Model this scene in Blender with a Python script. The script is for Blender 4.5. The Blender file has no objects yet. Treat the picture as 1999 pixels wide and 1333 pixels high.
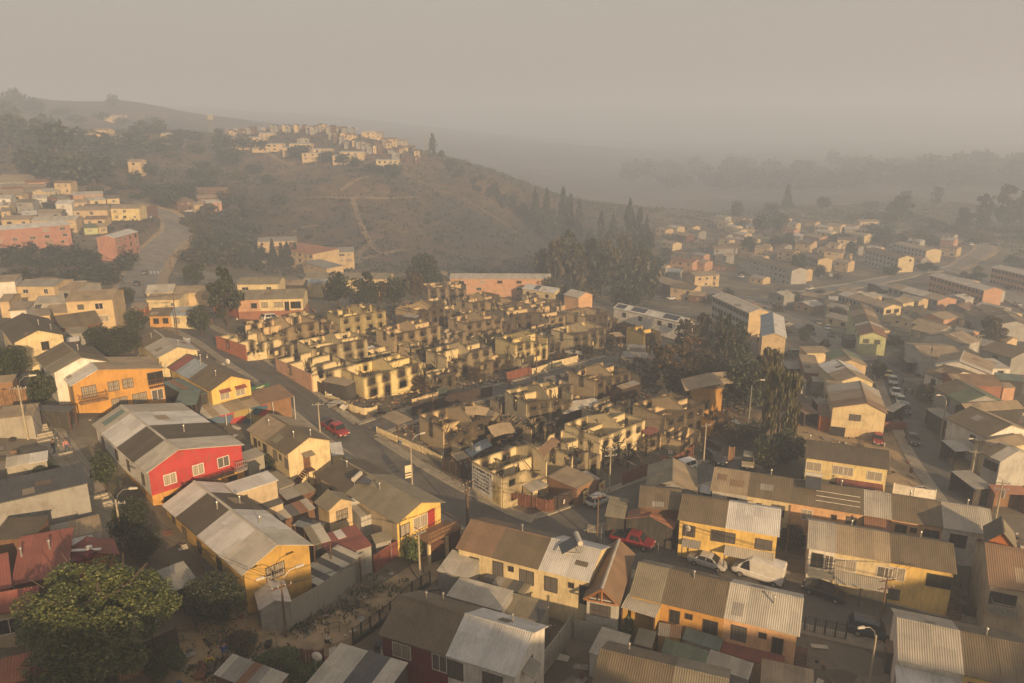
import bpy, math, random
import numpy as np
from mathutils import Vector, Matrix

random.seed(7)
RNG = np.random.default_rng(11)
SC = bpy.context.scene
COL = SC.collection
PI = math.pi
R = math.radians

# ---------------------------------------------------------------- camera
FPX, TILT, CAMZ = 1480.0, R(16.2), 49.0      # focal length in photo pixels (1999 wide), downward tilt, height
CT, ST = math.cos(TILT), math.sin(TILT)
cam_data = bpy.data.cameras.new('camera')
cam = bpy.data.objects.new('camera', cam_data)
COL.objects.link(cam)
cam_data.sensor_width = 36.0
cam_data.lens = 36.0 * FPX / 1999.0
cam_data.clip_start = 0.5
cam_data.clip_end = 12000
cam.location = (0, 0, CAMZ)
cam.rotation_euler = (PI / 2 - TILT, 0, 0)
SC.camera = cam

# ---------------------------------------------------------------- sky and sun
SUN_AZ, SUN_EL = 152.0, 15.0                 # azimuth clockwise from the view direction (+Y)
world = bpy.data.worlds.new('World')
SC.world = world
world.use_nodes = True
wn = world.node_tree
sky = wn.nodes.new('ShaderNodeTexSky')
sky.sky_type = 'NISHITA'
sky.sun_disc = False
sky.sun_elevation = R(SUN_EL)
sky.sun_rotation = R(SUN_AZ)
sky.altitude = 100
sky.air_density = 1.2
sky.dust_density = 8.0
sky.ozone_density = 0.3
smoke = wn.nodes.new('ShaderNodeMix')        # smoke-laden air: the sky is greyed and warmed
smoke.data_type = 'RGBA'
smoke.inputs[0].default_value = 0.65
smoke.inputs[7].default_value = (5.9, 5.1, 4.4, 1)
bg = wn.nodes['Background']
wn.links.new(sky.outputs[0], smoke.inputs[6])
wn.links.new(smoke.outputs[2], bg.inputs[0])
bg.inputs[1].default_value = 0.07

sun_data = bpy.data.lights.new('sun', 'SUN')
sun_data.energy = 5.0
sun_data.angle = R(0.6)
sun_data.color = (1.0, 0.665, 0.34)
sun = bpy.data.objects.new('sun', sun_data)
COL.objects.link(sun)
_sa, _se = R(SUN_AZ), R(SUN_EL)
sun_dir = Vector((math.sin(_sa) * math.cos(_se), math.cos(_sa) * math.cos(_se), math.sin(_se)))
sun.rotation_euler = sun_dir.to_track_quat('Z', 'Y').to_euler()

SC.view_settings.view_transform = 'Standard'
SC.view_settings.look = 'None'
SC.view_settings.gamma = 1
SC.view_settings.use_curve_mapping = False
SC.view_settings.exposure = 0.55
SC.render.engine = 'CYCLES'
SC.cycles.use_denoising = True
SC.cycles.max_bounces = 5
SC.cycles.diffuse_bounces = 3
SC.cycles.glossy_bounces = 2
SC.cycles.transparent_max_bounces = 4
SC.cycles.volume_bounces = 1

# ---------------------------------------------------------------- terrain heights
def ray(u, v):
 a, b = (u - 999.5) / FPX, (v - 666.5) / FPX
 return np.array((a, CT - b * ST, -ST - b * CT))

def at_depth(u, v, d):
 return np.array((0, 0, CAMZ)) + d * ray(u, v)

def at_level(u, v, z):
 r = ray(u, v)
 return np.array((0, 0, CAMZ)) + r * ((z - CAMZ) / r[2])

# (u, v, z): ground of known level; (u, v, None, d): ground at a known distance
GROUND = [
 (1475,1130,0),(1237,1065,.4),(1605,1165,-.6),(1850,1235,-1),(1968,1235,-1.2),(1050,1040,.8),(905,1010,1.2),(760,900,2.2),(657,845,3.4),
 (560,760,4.4),(430,670,5.4),(530,622,5),(412,1308,7.5),(300,1330,8.5),(100,1330,10),(820,1150,2),(700,1215,4),(600,1250,5.5),(900,1333,.8),(1100,1320,-.5),
 (1400,1333,-1.5),(1700,1333,-2),(2050,1333,-2.5),
 (215,800,12),(60,840,14),(240,1060,11),(40,690,13),(480,900,7.5),(420,1010,8.5),(650,960,4.5),(330,720,9.5),(120,950,13),(700,1100,4),(850,1080,2),
 (1150,985,0),(1330,920,-.3),(1480,905,-1),(1690,885,-2),(1900,960,-2.5),(1780,820,-3),(1560,850,-2.5),(1960,830,-3),
 (900,800,0),(1000,860,.2),(700,740,3),(1200,830,-.6),(1400,840,-1.5),(1160,730,-2.5),(800,690,1),(1000,690,-2),(640,650,3.5),(1250,690,-4.5),(1000,625,-5),(1250,640,-8),(800,620,0),(1340,630,-10),(1480,740,-5.5),(1440,660,-9),
 (1640,700,-8.5),(1780,700,-9.5),(1980,720,-8.5),(1580,640,-16),(1500,700,-10),(1900,640,-15),(1700,600,-19),(1460,580,-19),(1960,610,-19),
 (1330,560,-20),(1600,520,-23),(1900,504,-24),(1750,540,-23),(1330,470,-24),(1600,450,-23),(1900,440,-23),(1950,405,-22),(1650,415,-22),(1420,420,-24),(1260,560,-19),(1180,575,-18),
 (480,590,5),(300,600,5),(100,600,6),(270,560,2),(283,533,1),(330,465,3),(340,430,8),(230,495,3),(70,482,4),(150,540,0),
 (100,410,10),(220,410,9),(30,340,22),(250,365,17),(420,395,9),(60,290,35),
 (600,525,-12),(430,545,-6),(500,490,-12),(900,545,-13),(1060,560,-15),(420,470,-4),
 (700,510,-15),(700,440,-5),(700,380,7),(600,360,10),(520,420,0),(690,330,21),(560,315,22),(800,360,8),(900,440,-10),(820,500,-17),(950,500,-20),
 (430,280,33),(600,255,42),(480,262,39),(845,305,24),(740,285,32),(920,345,12),(1000,415,-10),(1060,470,-24),(1100,520,-24),(1020,540,-20),
 (300,260,40),(150,240,60),(40,200,78),(300,330,22),(230,225,62),
]
FARG = [(60,200,None,950),(230,196,None,1000),(0,200,None,2500),(160,198,None,2500),(400,210,None,2500),(650,226,None,2400),(900,255,None,2300),(1050,300,None,1500),(1200,340,None,1300),(1450,345,None,1150),(1700,335,None,1150),(1950,325,None,1100),(1500,395,None,800),(1800,385,None,800),(1050,380,None,900)]
def _ctrl():
 pts = []
 for g in GROUND:
  p = at_level(g[0], g[1], g[2]); pts.append(p)
 for g in FARG:
  pts.append(at_depth(g[0], g[1], g[3]))
 for x, y, z in ((-40,0,12),(0,0,6),(50,0,0),(-120,40,18),(110,40,-2),(-220,100,20),(200,120,-4),(-350,250,14),(350,300,-18),
     (0,850,-30),(120,800,-50),(-100,760,10),(-300,780,30),(-230,720,36),(300,2600,-40),(-900,2900,70),(1500,2600,-20),(-1600,2300,80),(1700,1200,-20),(800,600,-22),(-900,600,60),(-700,300,30)):
  pts.append(np.array((x, y, z), float))
 return np.array(pts)
CP = _ctrl()
_C2 = 18.0 ** 2
def _phi(dx, dy):
 return np.sqrt(dx * dx + dy * dy + _C2)
NCP = len(CP)
_A = np.zeros((NCP + 3, NCP + 3))
_A[:NCP, :NCP] = _phi(CP[:, None, 0] - CP[None, :, 0], CP[:, None, 1] - CP[None, :, 1])
_A[:NCP, :NCP] -= np.eye(NCP) * 3.0              # a little smoothing
_A[:NCP, NCP] = 1; _A[:NCP, NCP + 1] = CP[:, 0] / 100; _A[:NCP, NCP + 2] = CP[:, 1] / 100
_A[NCP:, :NCP] = _A[:NCP, NCP:].T
_W = np.linalg.solve(_A, np.concatenate([CP[:, 2], np.zeros(3)]))
def Hn(x, y):
 x = np.asarray(x, float); y = np.asarray(y, float)
 out = np.full(x.shape, _W[NCP]) + _W[NCP + 1] * x / 100 + _W[NCP + 2] * y / 100
 for i in range(NCP):
  out = out + _W[i] * _phi(x - CP[i, 0], y - CP[i, 1])
 t = np.clip((28 - y) / 62, 0, 1); back = np.clip((y + 140) / 100, 0, 1)     # unseen spur behind the viewpoint, shaped to keep the nearest rows in shade
 out = out + (31.5 + 5.0 / (1 + np.exp((x - 28) / 7)) + 2.5 * np.sin(x * .07) + 1.5 * np.sin(x * .19 + 1) - out * .9) * t * t * (3 - 2 * t) * (.4 + .6 * back)
 far = np.clip((np.hypot(x, y) - 330) / 150, 0, 1)
 out = out + far * (1.6 * np.sin(x * .045 + y * .021 + 2 * np.sin(y * .013)) + 1.1 * np.sin(y * .06 - x * .03) + .7 * np.sin(x * .13) * np.sin(y * .11))
 return out
def H(x, y):
 return float(Hn(np.array([x]), np.array([y]))[0])
_DS = np.concatenate([np.arange(30, 260, 1.0), np.arange(260, 800, 4.0), np.arange(800, 3000, 20.0)])
def P(u, v, h=0.0):
 """world point h metres above the ground that the photo shows at (u, v)"""
 r = ray(u, v)
 pts = np.array((0, 0, CAMZ))[None, :] + _DS[:, None] * r[None, :]
 g = pts[:, 2] - Hn(pts[:, 0], pts[:, 1]) - h
 k = np.nonzero(g < 0)[0]
 if len(k) == 0:
  return Vector(pts[np.argmin(g)])
 k = max(int(k[0]), 1)
 a, b = _DS[k - 1], _DS[k]
 for _ in range(12):
  m = (a + b) / 2
  p = np.array((0, 0, CAMZ)) + m * r
  if p[2] - H(p[0], p[1]) - h < 0: b = m
  else: a = m
 return Vector(np.array((0, 0, CAMZ)) + b * r)
def zoomer(x0, y0, s):
 return lambda x, y: (x0 + x / s, y0 + y / s)
z1 = zoomer(0, 580, 4); z2 = zoomer(0, 880, 2.942); z3 = zoomer(400, 780, 4); z4 = zoomer(700, 1000, 4); z5 = zoomer(1100, 1000, 4)
z6 = zoomer(1500, 880, 2.942); z7 = zoomer(300, 1080, 4.442); z8 = zoomer(1500, 580, 4)
b1 = zoomer(400, 580, 4); b2 = zoomer(800, 560, 4); b3 = zoomer(850, 740, 4); b4 = zoomer(1150, 680, 4)
h1 = zoomer(0, 180, 3.332); h2 = zoomer(400, 230, 3.332); h3 = zoomer(950, 300, 3.332); h4 = zoomer(1400, 360, 3.332)

# ---------------------------------------------------------------- materials
MATS = {}
def _new(name):
 m = bpy.data.materials.new(name); m.use_nodes = True
 nt = m.node_tree; b = nt.nodes['Principled BSDF']
 return m, nt, b
def _n(nt, t, **kw):
 n = nt.nodes.new(t)
 for k, v in kw.items(): setattr(n, k, v)
 return n
def rgba(c): return (c[0], c[1], c[2], 1)
def scl(c, k): return (min(c[0] * k, 1), min(c[1] * k, 1), min(c[2] * k, 1))
def ramp(nt, fac, stops):
 r = _n(nt, 'ShaderNodeValToRGB')
 el = r.color_ramp.elements
 while len(el) < len(stops): el.new(0.5)
 for e, (p, c) in zip(el, stops): e.position = p; e.color = rgba(c)
 nt.links.new(fac, r.inputs[0]); return r.outputs[0]
def noise(nt, vec, scale, detail=4, rough=.6):
 n = _n(nt, 'ShaderNodeTexNoise'); n.inputs['Scale'].default_value = scale; n.inputs['Detail'].default_value = detail; n.inputs['Roughness'].default_value = rough
 nt.links.new(vec, n.inputs['Vector']); return n.outputs[0]
def mixc(nt, fac, a, b, mode='MIX'):
 m = _n(nt, 'ShaderNodeMix', data_type='RGBA', blend_type=mode)
 for val, idx in ((fac, 0), (a, 6), (b, 7)):
  if isinstance(val, (int, float)): m.inputs[idx].default_value = val
  elif isinstance(val, tuple): m.inputs[idx].default_value = rgba(val)
  else: nt.links.new(val, m.inputs[idx])
 return m.outputs[2]
def mth(nt, op, a, b=None, c=None):
 m = _n(nt, 'ShaderNodeMath', operation=op)
 for i, val in enumerate((a, b, c)):
  if val is None: continue
  if isinstance(val, (int, float)): m.inputs[i].default_value = val
  else: nt.links.new(val, m.inputs[i])
 return m.outputs[0]
def mapped(nt, out='Object', sc=(1, 1, 1)):
 t = _n(nt, 'ShaderNodeTexCoord'); mp = _n(nt, 'ShaderNodeMapping'); mp.inputs['Scale'].default_value = sc
 nt.links.new(t.outputs[out], mp.inputs[0]); return mp.outputs[0]
def bump(nt, b, h, st=.3, dist=.05):
 n = _n(nt, 'ShaderNodeBump'); n.inputs['Strength'].default_value = st; n.inputs['Distance'].default_value = dist
 nt.links.new(h, n.inputs['Height']); nt.links.new(n.outputs[0], b.inputs['Normal'])
def plain(name, c, rough=.7, metal=0, var=.18, scale=2.0, coat=0):
 """one colour with weathering noise"""
 if name in MATS: return MATS[name]
 m, nt, b = _new(name)
 f = noise(nt, mapped(nt), scale, 5)
 nt.links.new(ramp(nt, f, [(.3, scl(c, 1 - var)), (.7, scl(c, 1 + var))]), b.inputs['Base Color'])
 b.inputs['Roughness'].default_value = rough; b.inputs['Metallic'].default_value = metal
 if coat: b.inputs['Coat Weight'].default_value = coat
 MATS[name] = m; return m
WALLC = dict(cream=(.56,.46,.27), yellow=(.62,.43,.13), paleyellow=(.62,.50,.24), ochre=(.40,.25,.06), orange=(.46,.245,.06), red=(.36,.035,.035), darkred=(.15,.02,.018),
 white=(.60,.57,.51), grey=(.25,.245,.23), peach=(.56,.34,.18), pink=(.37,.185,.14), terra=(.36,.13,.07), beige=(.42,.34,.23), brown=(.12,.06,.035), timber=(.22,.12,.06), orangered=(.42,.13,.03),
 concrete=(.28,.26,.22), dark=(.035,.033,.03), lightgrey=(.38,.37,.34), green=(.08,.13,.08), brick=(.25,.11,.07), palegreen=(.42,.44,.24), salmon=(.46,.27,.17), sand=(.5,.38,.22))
def wallm(k, siding=False):
 key = 'wall_' + k + ('_siding' if siding else '')
 if key in MATS: return MATS[key]
 c = WALLC[k]; m, nt, b = _new(key)
 o = mapped(nt)
 f1 = noise(nt, o, .5, 6, .65); f2 = noise(nt, mapped(nt, 'Object', (2.2, 2.2, .35)), 1.6, 5)
 col = ramp(nt, f1, [(.25, scl(c, .6)), (.5, c), (.75, scl(c, 1.12))])
 col = mixc(nt, ramp(nt, f2, [(.48, (0, 0, 0)), (.74, (.45, .45, .45))]), col, scl((.16, .12, .08), 1))
 if siding:
  sp = _n(nt, 'ShaderNodeSeparateXYZ'); nt.links.new(o, sp.inputs[0])
  saw = mth(nt, 'FRACT', mth(nt, 'MULTIPLY', sp.outputs[2], 5.0))
  bump(nt, b, saw, .6, .03)
 nt.links.new(col, b.inputs['Base Color']); b.inputs['Roughness'].default_value = .88
 MATS[key] = m; return m
ROOFC = dict(brown=(.125,.098,.06), dark=(.075,.062,.042), olive=(.20,.175,.12), light=(.33,.30,.245), white=(.50,.485,.455), grey=(.24,.225,.195), red=(.20,.065,.05), rust=(.20,.10,.055),
 teal=(.11,.15,.135), blue=(.24,.28,.31), tan=(.27,.21,.135), charcoal=(.075,.075,.075), orange=(.33,.15,.085), green=(.11,.14,.09), clay=(.26,.10,.06), pale=(.40,.37,.31), umber=(.19,.12,.07))
def roofm(k, rust=.3):
 key = 'roof_' + k
 if key in MATS: return MATS[key]
 c = ROOFC[k]; m, nt, b = _new(key)
 uv = mapped(nt, 'UV'); sp = _n(nt, 'ShaderNodeSeparateXYZ'); nt.links.new(uv, sp.inputs[0])
 wav = mth(nt, 'MULTIPLY_ADD', mth(nt, 'SINE', mth(nt, 'MULTIPLY', sp.outputs[0], 2 * PI / .2)), .5, .5)
 # single sheets, each a little different in tone
 cx = mth(nt, 'FLOOR', mth(nt, 'MULTIPLY', sp.outputs[0], 1 / .95)); cy = mth(nt, 'FLOOR', mth(nt, 'MULTIPLY', sp.outputs[1], 1 / 2.3))
 cb = _n(nt, 'ShaderNodeCombineXYZ'); nt.links.new(cx, cb.inputs[0]); nt.links.new(cy, cb.inputs[1])
 wn_ = _n(nt, 'ShaderNodeTexWhiteNoise', noise_dimensions='3D')
 oi = _n(nt, 'ShaderNodeObjectInfo'); nt.links.new(oi.outputs['Random'], cb.inputs[2]); nt.links.new(cb.outputs[0], wn_.inputs['Vector'])
 sheet = mth(nt, 'MULTIPLY_ADD', wn_.outputs[0], .26, .87)
 ov = mapped(nt, 'Object')
 f1 = noise(nt, ov, .45, 6, .7); f2 = noise(nt, mapped(nt, 'UV', (3, .35, 1)), 1.2, 5, .7); f3 = noise(nt, ov, 3.5, 4)
 col = ramp(nt, f1, [(.25, scl(c, .7)), (.5, c), (.78, scl(c, 1.18))])
 col = mixc(nt, ramp(nt, f2, [(.5, (0, 0, 0)), (.8, (rust * 1.4,) * 3)]), col, (.13, .085, .045))
 col = mixc(nt, ramp(nt, f3, [(.55, (0, 0, 0)), (.75, (.3, .3, .3))]), col, scl(c, .55))
 sh = _n(nt, 'ShaderNodeCombineColor')
 for i in range(3): nt.links.new(sheet, sh.inputs[i])
 col = mixc(nt, 1.0, col, sh.outputs[0], 'MULTIPLY')
 nt.links.new(col, b.inputs['Base Color'])
 bump(nt, b, wav, .55, .06)
 b.inputs['Roughness'].default_value = .62 if k in ('white', 'pale', 'light') else .8
 MATS[key] = m; return m
def sootm(k):
 """plaster or block wall with burn stains stored per vertex in 'soot'"""
 key = 'burnt_' + k
 if key in MATS: return MATS[key]
 c = WALLC[k]; m, nt, b = _new(key); o = mapped(nt)
 at = _n(nt, 'ShaderNodeAttribute', attribute_name='soot')
 f1 = noise(nt, o, .9, 6, .65); f2 = noise(nt, o, 4, 4)
 col = ramp(nt, f1, [(.28, scl(c, .7)), (.5, c), (.75, scl(c, 1.08))])
 s = mth(nt, 'ADD', at.outputs['Fac'], mth(nt, 'MULTIPLY_ADD', f1, .75, -.375))
 s = mth(nt, 'ADD', s, mth(nt, 'MULTIPLY_ADD', f2, .3, -.15))
 col = mixc(nt, ramp(nt, s, [(.22, (0, 0, 0)), (.52, (.9, .9, .9))]), col, scl(c, .3))
 col = mixc(nt, ramp(nt, s, [(.6, (0, 0, 0)), (1.0, (.92, .92, .92))]), col, (.035, .025, .016))
 nt.links.new(col, b.inputs['Base Color']); b.inputs['Roughness'].default_value = .95
 bump(nt, b, f2, .3, .03)
 MATS[key] = m; return m
def glassm(k):
 key = 'pane_' + k
 if key in MATS: return MATS[key]
 c = dict(dark=(.03,.028,.025), curtain=(.32,.28,.22), mid=(.12,.11,.10))[k]
 m, nt, b = _new(key)
 sp = _n(nt, 'ShaderNodeSeparateXYZ'); nt.links.new(mapped(nt), sp.inputs[0])
 w = mth(nt, 'MULTIPLY_ADD', mth(nt, 'SINE', mth(nt, 'MULTIPLY', sp.outputs[0], 26)), .5, .5)
 nt.links.new(ramp(nt, w, [(0, scl(c, .65)), (1, scl(c, 1.15))]), b.inputs['Base Color'])
 b.inputs['Roughness'].default_value = .12; b.inputs['Specular IOR Level'].default_value = .5
 MATS[key] = m; return m

# ---------------------------------------------------------------- mesh building
class MB:
 def __init__(s): s.v = []; s.f = []; s.m = []; s.u = []; s.has_uv = False
 def poly(s, pts, m=0, uv=None):
  k = len(s.v); s.v += [tuple(p) for p in pts]; s.f.append(tuple(range(k, k + len(pts)))); s.m.append(m)
  if uv: s.has_uv = True
  s.u.append(uv)
 def hexa(s, b, t, m=0, uvt=None):
  """eight corners: four bottom, four top (ccw seen from above)"""
  s.poly(t, m, uvt); s.poly(b[::-1], m)
  for i in range(4):
   j = (i + 1) % 4; s.poly((b[i], b[j], t[j], t[i]), m)
 def bx(s, x0, x1, y0, y1, z0, z1, m=0):
  b = [(x0, y0, z0), (x1, y0, z0), (x1, y1, z0), (x0, y1, z0)]
  s.hexa(b, [(p[0], p[1], z1) for p in b], m)
 def obox(s, c, size, M, m=0):
  x, y, z = size[0] / 2, size[1] / 2, size[2] / 2; c = Vector(c)
  q = [c + M @ Vector(p) for p in ((-x,-y,-z),(x,-y,-z),(x,y,-z),(-x,y,-z),(-x,-y,z),(x,-y,z),(x,y,z),(-x,y,z))]
  s.hexa(q[:4], q[4:], m)
 def tube(s, pts, r, n=6, m=0, cap=True):
  pts = [Vector(p) for p in pts]; rs = r if isinstance(r, (list, tuple)) else [r] * len(pts)
  k0 = len(s.v)
  for i, p in enumerate(pts):
   d = (pts[min(i + 1, len(pts) - 1)] - pts[max(i - 1, 0)]).normalized()
   a = d.cross(Vector((0, 0, 1)) if abs(d.z) < .9 else Vector((1, 0, 0))).normalized(); b = d.cross(a)
   for j in range(n):
    t = 2 * PI * j / n; s.v.append(tuple(p + (a * math.cos(t) + b * math.sin(t)) * rs[i]))
  for i in range(len(pts) - 1):
   for j in range(n):
    a, b = k0 + i * n + j, k0 + i * n + (j + 1) % n
    s.f.append((a, b, b + n, a + n)); s.m.append(m); s.u.append(None)
  if cap:
   s.f.append(tuple(k0 + j for j in range(n))[::-1]); s.m.append(m); s.u.append(None)
   e = k0 + (len(pts) - 1) * n; s.f.append(tuple(e + j for j in range(n))); s.m.append(m); s.u.append(None)
 def mesh(s, name, mats, smooth=False, attr=None):
  me = bpy.data.meshes.new(name); me.from_pydata(s.v, [], s.f)
  if not isinstance(mats, (list, tuple)): mats = [mats]
  for mm in mats: me.materials.append(mm)
  if len(mats) > 1: me.polygons.foreach_set('material_index', s.m)
  if smooth: me.polygons.foreach_set('use_smooth', [True] * len(s.f))
  if s.has_uv:
   ul = me.uv_layers.new(name='UVMap'); flat = []
   for f, u in zip(s.f, s.u):
    if u is None: u = [(s.v[i][0], s.v[i][1] + s.v[i][2]) for i in f]
    for q in u: flat += [q[0], q[1]]
   ul.data.foreach_set('uv', flat)
  if attr:
   a = me.attributes.new(attr[0], 'FLOAT', 'POINT'); a.data.foreach_set('value', attr[1])
  me.update(); return me
 def build(s, name, mats, parent=None, smooth=False, attr=None):
  return link(name, s.mesh(name, mats, smooth, attr), parent)
def link(name, me, parent=None):
 o = bpy.data.objects.new(name, me); COL.objects.link(o)
 if parent: o.parent = parent
 return o
def tag(o, label, cat, group=None, kind=None):
 if label: o['label'] = label
 if cat: o['category'] = cat
 if group: o['group'] = group
 if kind: o['kind'] = kind
 return o
def thing(name, label, cat, loc, rz=0.0, group=None):
 o = bpy.data.objects.new(name, None); COL.objects.link(o); o.empty_display_size = .3
 o.location = loc; o.rotation_euler = (0, 0, rz); return tag(o, label, cat, group)
def copy_tree(o, parent=None):
 c = o.copy(); COL.objects.link(c)
 if parent: c.parent = parent
 for ch in o.children: copy_tree(ch, c)
 return c

# ---------------------------------------------------------------- ground sheet
def axis(lo, hi, step, far_lo, far_hi, mid=9.0, mid_to=800.0):
 a = list(np.arange(lo, hi + .01, step))
 s, x = step, a[-1]
 while x < far_hi:
  s = min(s * 1.08, mid if abs(x) < mid_to else 60); x += s; a.append(x)
 s, x = step, a[0]; pre = []
 while x > far_lo:
  s = min(s * 1.08, mid if abs(x) < mid_to else 60); x -= s; pre.append(x)
 return np.array(pre[::-1] + a)
GX = axis(-120, 130, 2.5, -2600, 2600); GY = axis(-60, 230, 2.5, -260, 2900)
_gx, _gy = np.meshgrid(GX, GY)
_gz = Hn(_gx, _gy)
def ground_mat():
 m, nt, b = _new('ground_soil'); o = mapped(nt)
 at = _n(nt, 'ShaderNodeAttribute', attribute_name='burn'); ad = _n(nt, 'ShaderNodeAttribute', attribute_name='dirt')
 f0 = noise(nt, o, .012, 6, .65); f1 = noise(nt, o, .09, 8, .7); f2 = noise(nt, o, 1.1, 6, .7)
 yard = ramp(nt, f1, [(.3, (.055, .05, .035)), (.5, (.125, .10, .068)), (.68, (.21, .165, .10))])
 dirt = ramp(nt, f2, [(.3, (.24, .16, .08)), (.7, (.40, .285, .15))])
 fac = mth(nt, 'ADD', mth(nt, 'MULTIPLY', f1, .55), mth(nt, 'MULTIPLY', f0, .6))
 vo = _n(nt, 'ShaderNodeTexVoronoi', distance='CHEBYCHEV'); vo.inputs['Scale'].default_value = .14; nt.links.new(o, vo.inputs['Vector'])
 vs = _n(nt, 'ShaderNodeSeparateColor'); nt.links.new(vo.outputs['Color'], vs.inputs[0])
 plot = ramp(nt, vs.outputs[0], [(0, (.07,.06,.042)), (.3, (.16,.14,.105)), (.5, (.10,.08,.052)), (.7, (.22,.195,.15)), (.88, (.06,.062,.03))]); plot.node.color_ramp.interpolation = 'CONSTANT'
 yard = mixc(nt, .55, yard, plot)
 scorch = ramp(nt, fac, [(.40, (.014, .011, .009)), (.52, (.04, .03, .021)), (.62, (.085, .058, .036)), (.76, (.19, .125, .068))])
 col = mixc(nt, ad.outputs['Fac'], yard, dirt)
 col = mixc(nt, at.outputs['Fac'], col, scorch)
 col = mixc(nt, ramp(nt, f2, [(.5, (0, 0, 0)), (.72, (.45, .45, .45))]), col, scl((.05, .045, .03), 1))
 nt.links.new(col, b.inputs['Base Color']); b.inputs['Roughness'].default_value = .95
 bump(nt, b, f2, .5, .15)
 return m
def _blob(x, y, pts, r, s):
 d = np.full(x.shape, 1e9)
 for p in pts: d = np.minimum(d, np.hypot(x - p[0], y - p[1]))
 return np.clip((r - d) / s + .5, 0, 1)
_fx, _fy = _gx.ravel(), _gy.ravel()
burn = np.clip((np.hypot(_fx, _fy) - 300) / 60, 0, 1)
burn *= np.clip((np.minimum(90 - _fx + (_fy - 300) * .12, 400)) / 40, 0, 1)            # the burnt hill on the left and centre
burn = np.maximum(burn, np.clip((np.hypot(_fx, _fy) - 640) / 120, 0, 1) * .8)
burn = np.maximum(burn, .4 * _blob(_fx, _fy, [P(u, v) for u, v in ((700,660),(800,640),(900,650),(1000,640),(1100,650),(1180,660),(760,700),(880,720),(960,720),(1080,720),(850,770),(960,830),(1050,820),(1150,800),(1000,900),(1100,880),(1200,800),(1300,830),(1240,740),(680,640),(1380,850))], 9, 6))
burn *= 1 - _blob(_fx, _fy, [P(u, v) for u, v in ((60,420),(120,390),(40,470),(150,420),(20,360),(200,410))], 28, 20)
dirt = _blob(_fx, _fy, [P(u, v) for u, v in ((1600,870),(1660,890),(1720,890),(1770,920),(1800,950),(1560,830),(1700,920),(1590,850),(1640,870),(1690,870),(1740,880),(1790,900),(1620,850))], 8, 3)
dirt = np.maximum(dirt, _blob(_fx, _fy, [P(u, v) for u, v in ((430,1270),(480,1240),(500,1275),(550,1245),(600,1235),(400,1300))], 3.2, 3))
dirt = np.maximum(dirt, .8 * _blob(_fx, _fy, [P(u, v) for u, v in ((300,345),(240,350),(380,350),(200,320),(620,350),(660,345),(700,350))], 14, 14))
gv = np.stack([_fx, _fy, _gz.ravel()], 1)
nx, ny = len(GX), len(GY)
ii = (np.arange(ny - 1)[:, None] * nx + np.arange(nx - 1)[None, :]).ravel()
gf = np.stack([ii, ii + 1, ii + 1 + nx, ii + nx], 1)
gme = bpy.data.meshes.new('ground'); gme.from_pydata(gv.tolist(), [], gf.tolist())
gme.polygons.foreach_set('use_smooth', [True] * len(gf)); gme.materials.append(ground_mat())
for nm, arr in (('burn', burn), ('dirt', dirt)):
 a = gme.attributes.new(nm, 'FLOAT', 'POINT'); a.data.foreach_set('value', arr.astype(np.float32))
ground = link('ground', gme); ground['kind'] = 'structure'

# ---------------------------------------------------------------- roads, kerbs, pavements
def smooth_line(pts, step=2.0):
 pts = [Vector((p[0], p[1])) for p in pts]; out = []
 q = [pts[0] * 2 - pts[1]] + pts + [pts[-1] * 2 - pts[-2]]
 for i in range(1, len(q) - 2):
  n = max(2, int((q[i + 1] - q[i]).length / step))
  for k in range(n):
   t = k / n; a, b_, c, d = q[i - 1], q[i], q[i + 1], q[i + 2]
   out.append(.5 * ((2 * b_) + (c - a) * t + (2 * a - 5 * b_ + 4 * c - d) * t * t + (3 * b_ - a - 3 * c + d) * t ** 3))
 out.append(pts[-1]); return out
def strip(name, line, o0, o1, mat_, lift, skirt=0.0, nc=4, avoid=()):
 """ribbon between two side offsets of a plan line, laid on the ground"""
 mb = MB(); n = len(line); dist = 0; rows = []
 for i, p in enumerate(line):
  t = (line[min(i + 1, n - 1)] - line[max(i - 1, 0)]).normalized(); nrm = Vector((t.y, -t.x))
  if i: dist += (p - line[i - 1]).length
  xs = [o0 + (o1 - o0) * k / nc for k in range(nc + 1)]
  q = [p + nrm * x for x in xs]
  zs = Hn(np.array([a.x for a in q]), np.array([a.y for a in q])) + lift
  rows.append(([(a.x, a.y, float(z)) for a, z in zip(q, zs)], dist, xs))
 for i in range(n - 1):
  a, b_ = rows[i], rows[i + 1]
  if avoid:
   cx, cy = (a[0][nc // 2][0] + b_[0][nc // 2][0]) / 2, (a[0][nc // 2][1] + b_[0][nc // 2][1]) / 2
   if any((q.x - cx) ** 2 + (q.y - cy) ** 2 < r * r for ln_, r in avoid for q in ln_): continue
  for k in range(nc):
   mb.poly((a[0][k], a[0][k + 1], b_[0][k + 1], b_[0][k]), 0, [(a[2][k], a[1]), (a[2][k + 1], a[1]), (b_[2][k + 1], b_[1]), (b_[2][k], b_[1])])
  if skirt:
   for k in (0, nc):
    p, q = a[0][k], b_[0][k]
    w = ((p[0], p[1], p[2] - skirt), (q[0], q[1], q[2] - skirt), q, p)
    mb.poly(w if k == nc else w[::-1], 0)
 o = mb.build(name, mat_); o['kind'] = 'structure'; return o
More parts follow.
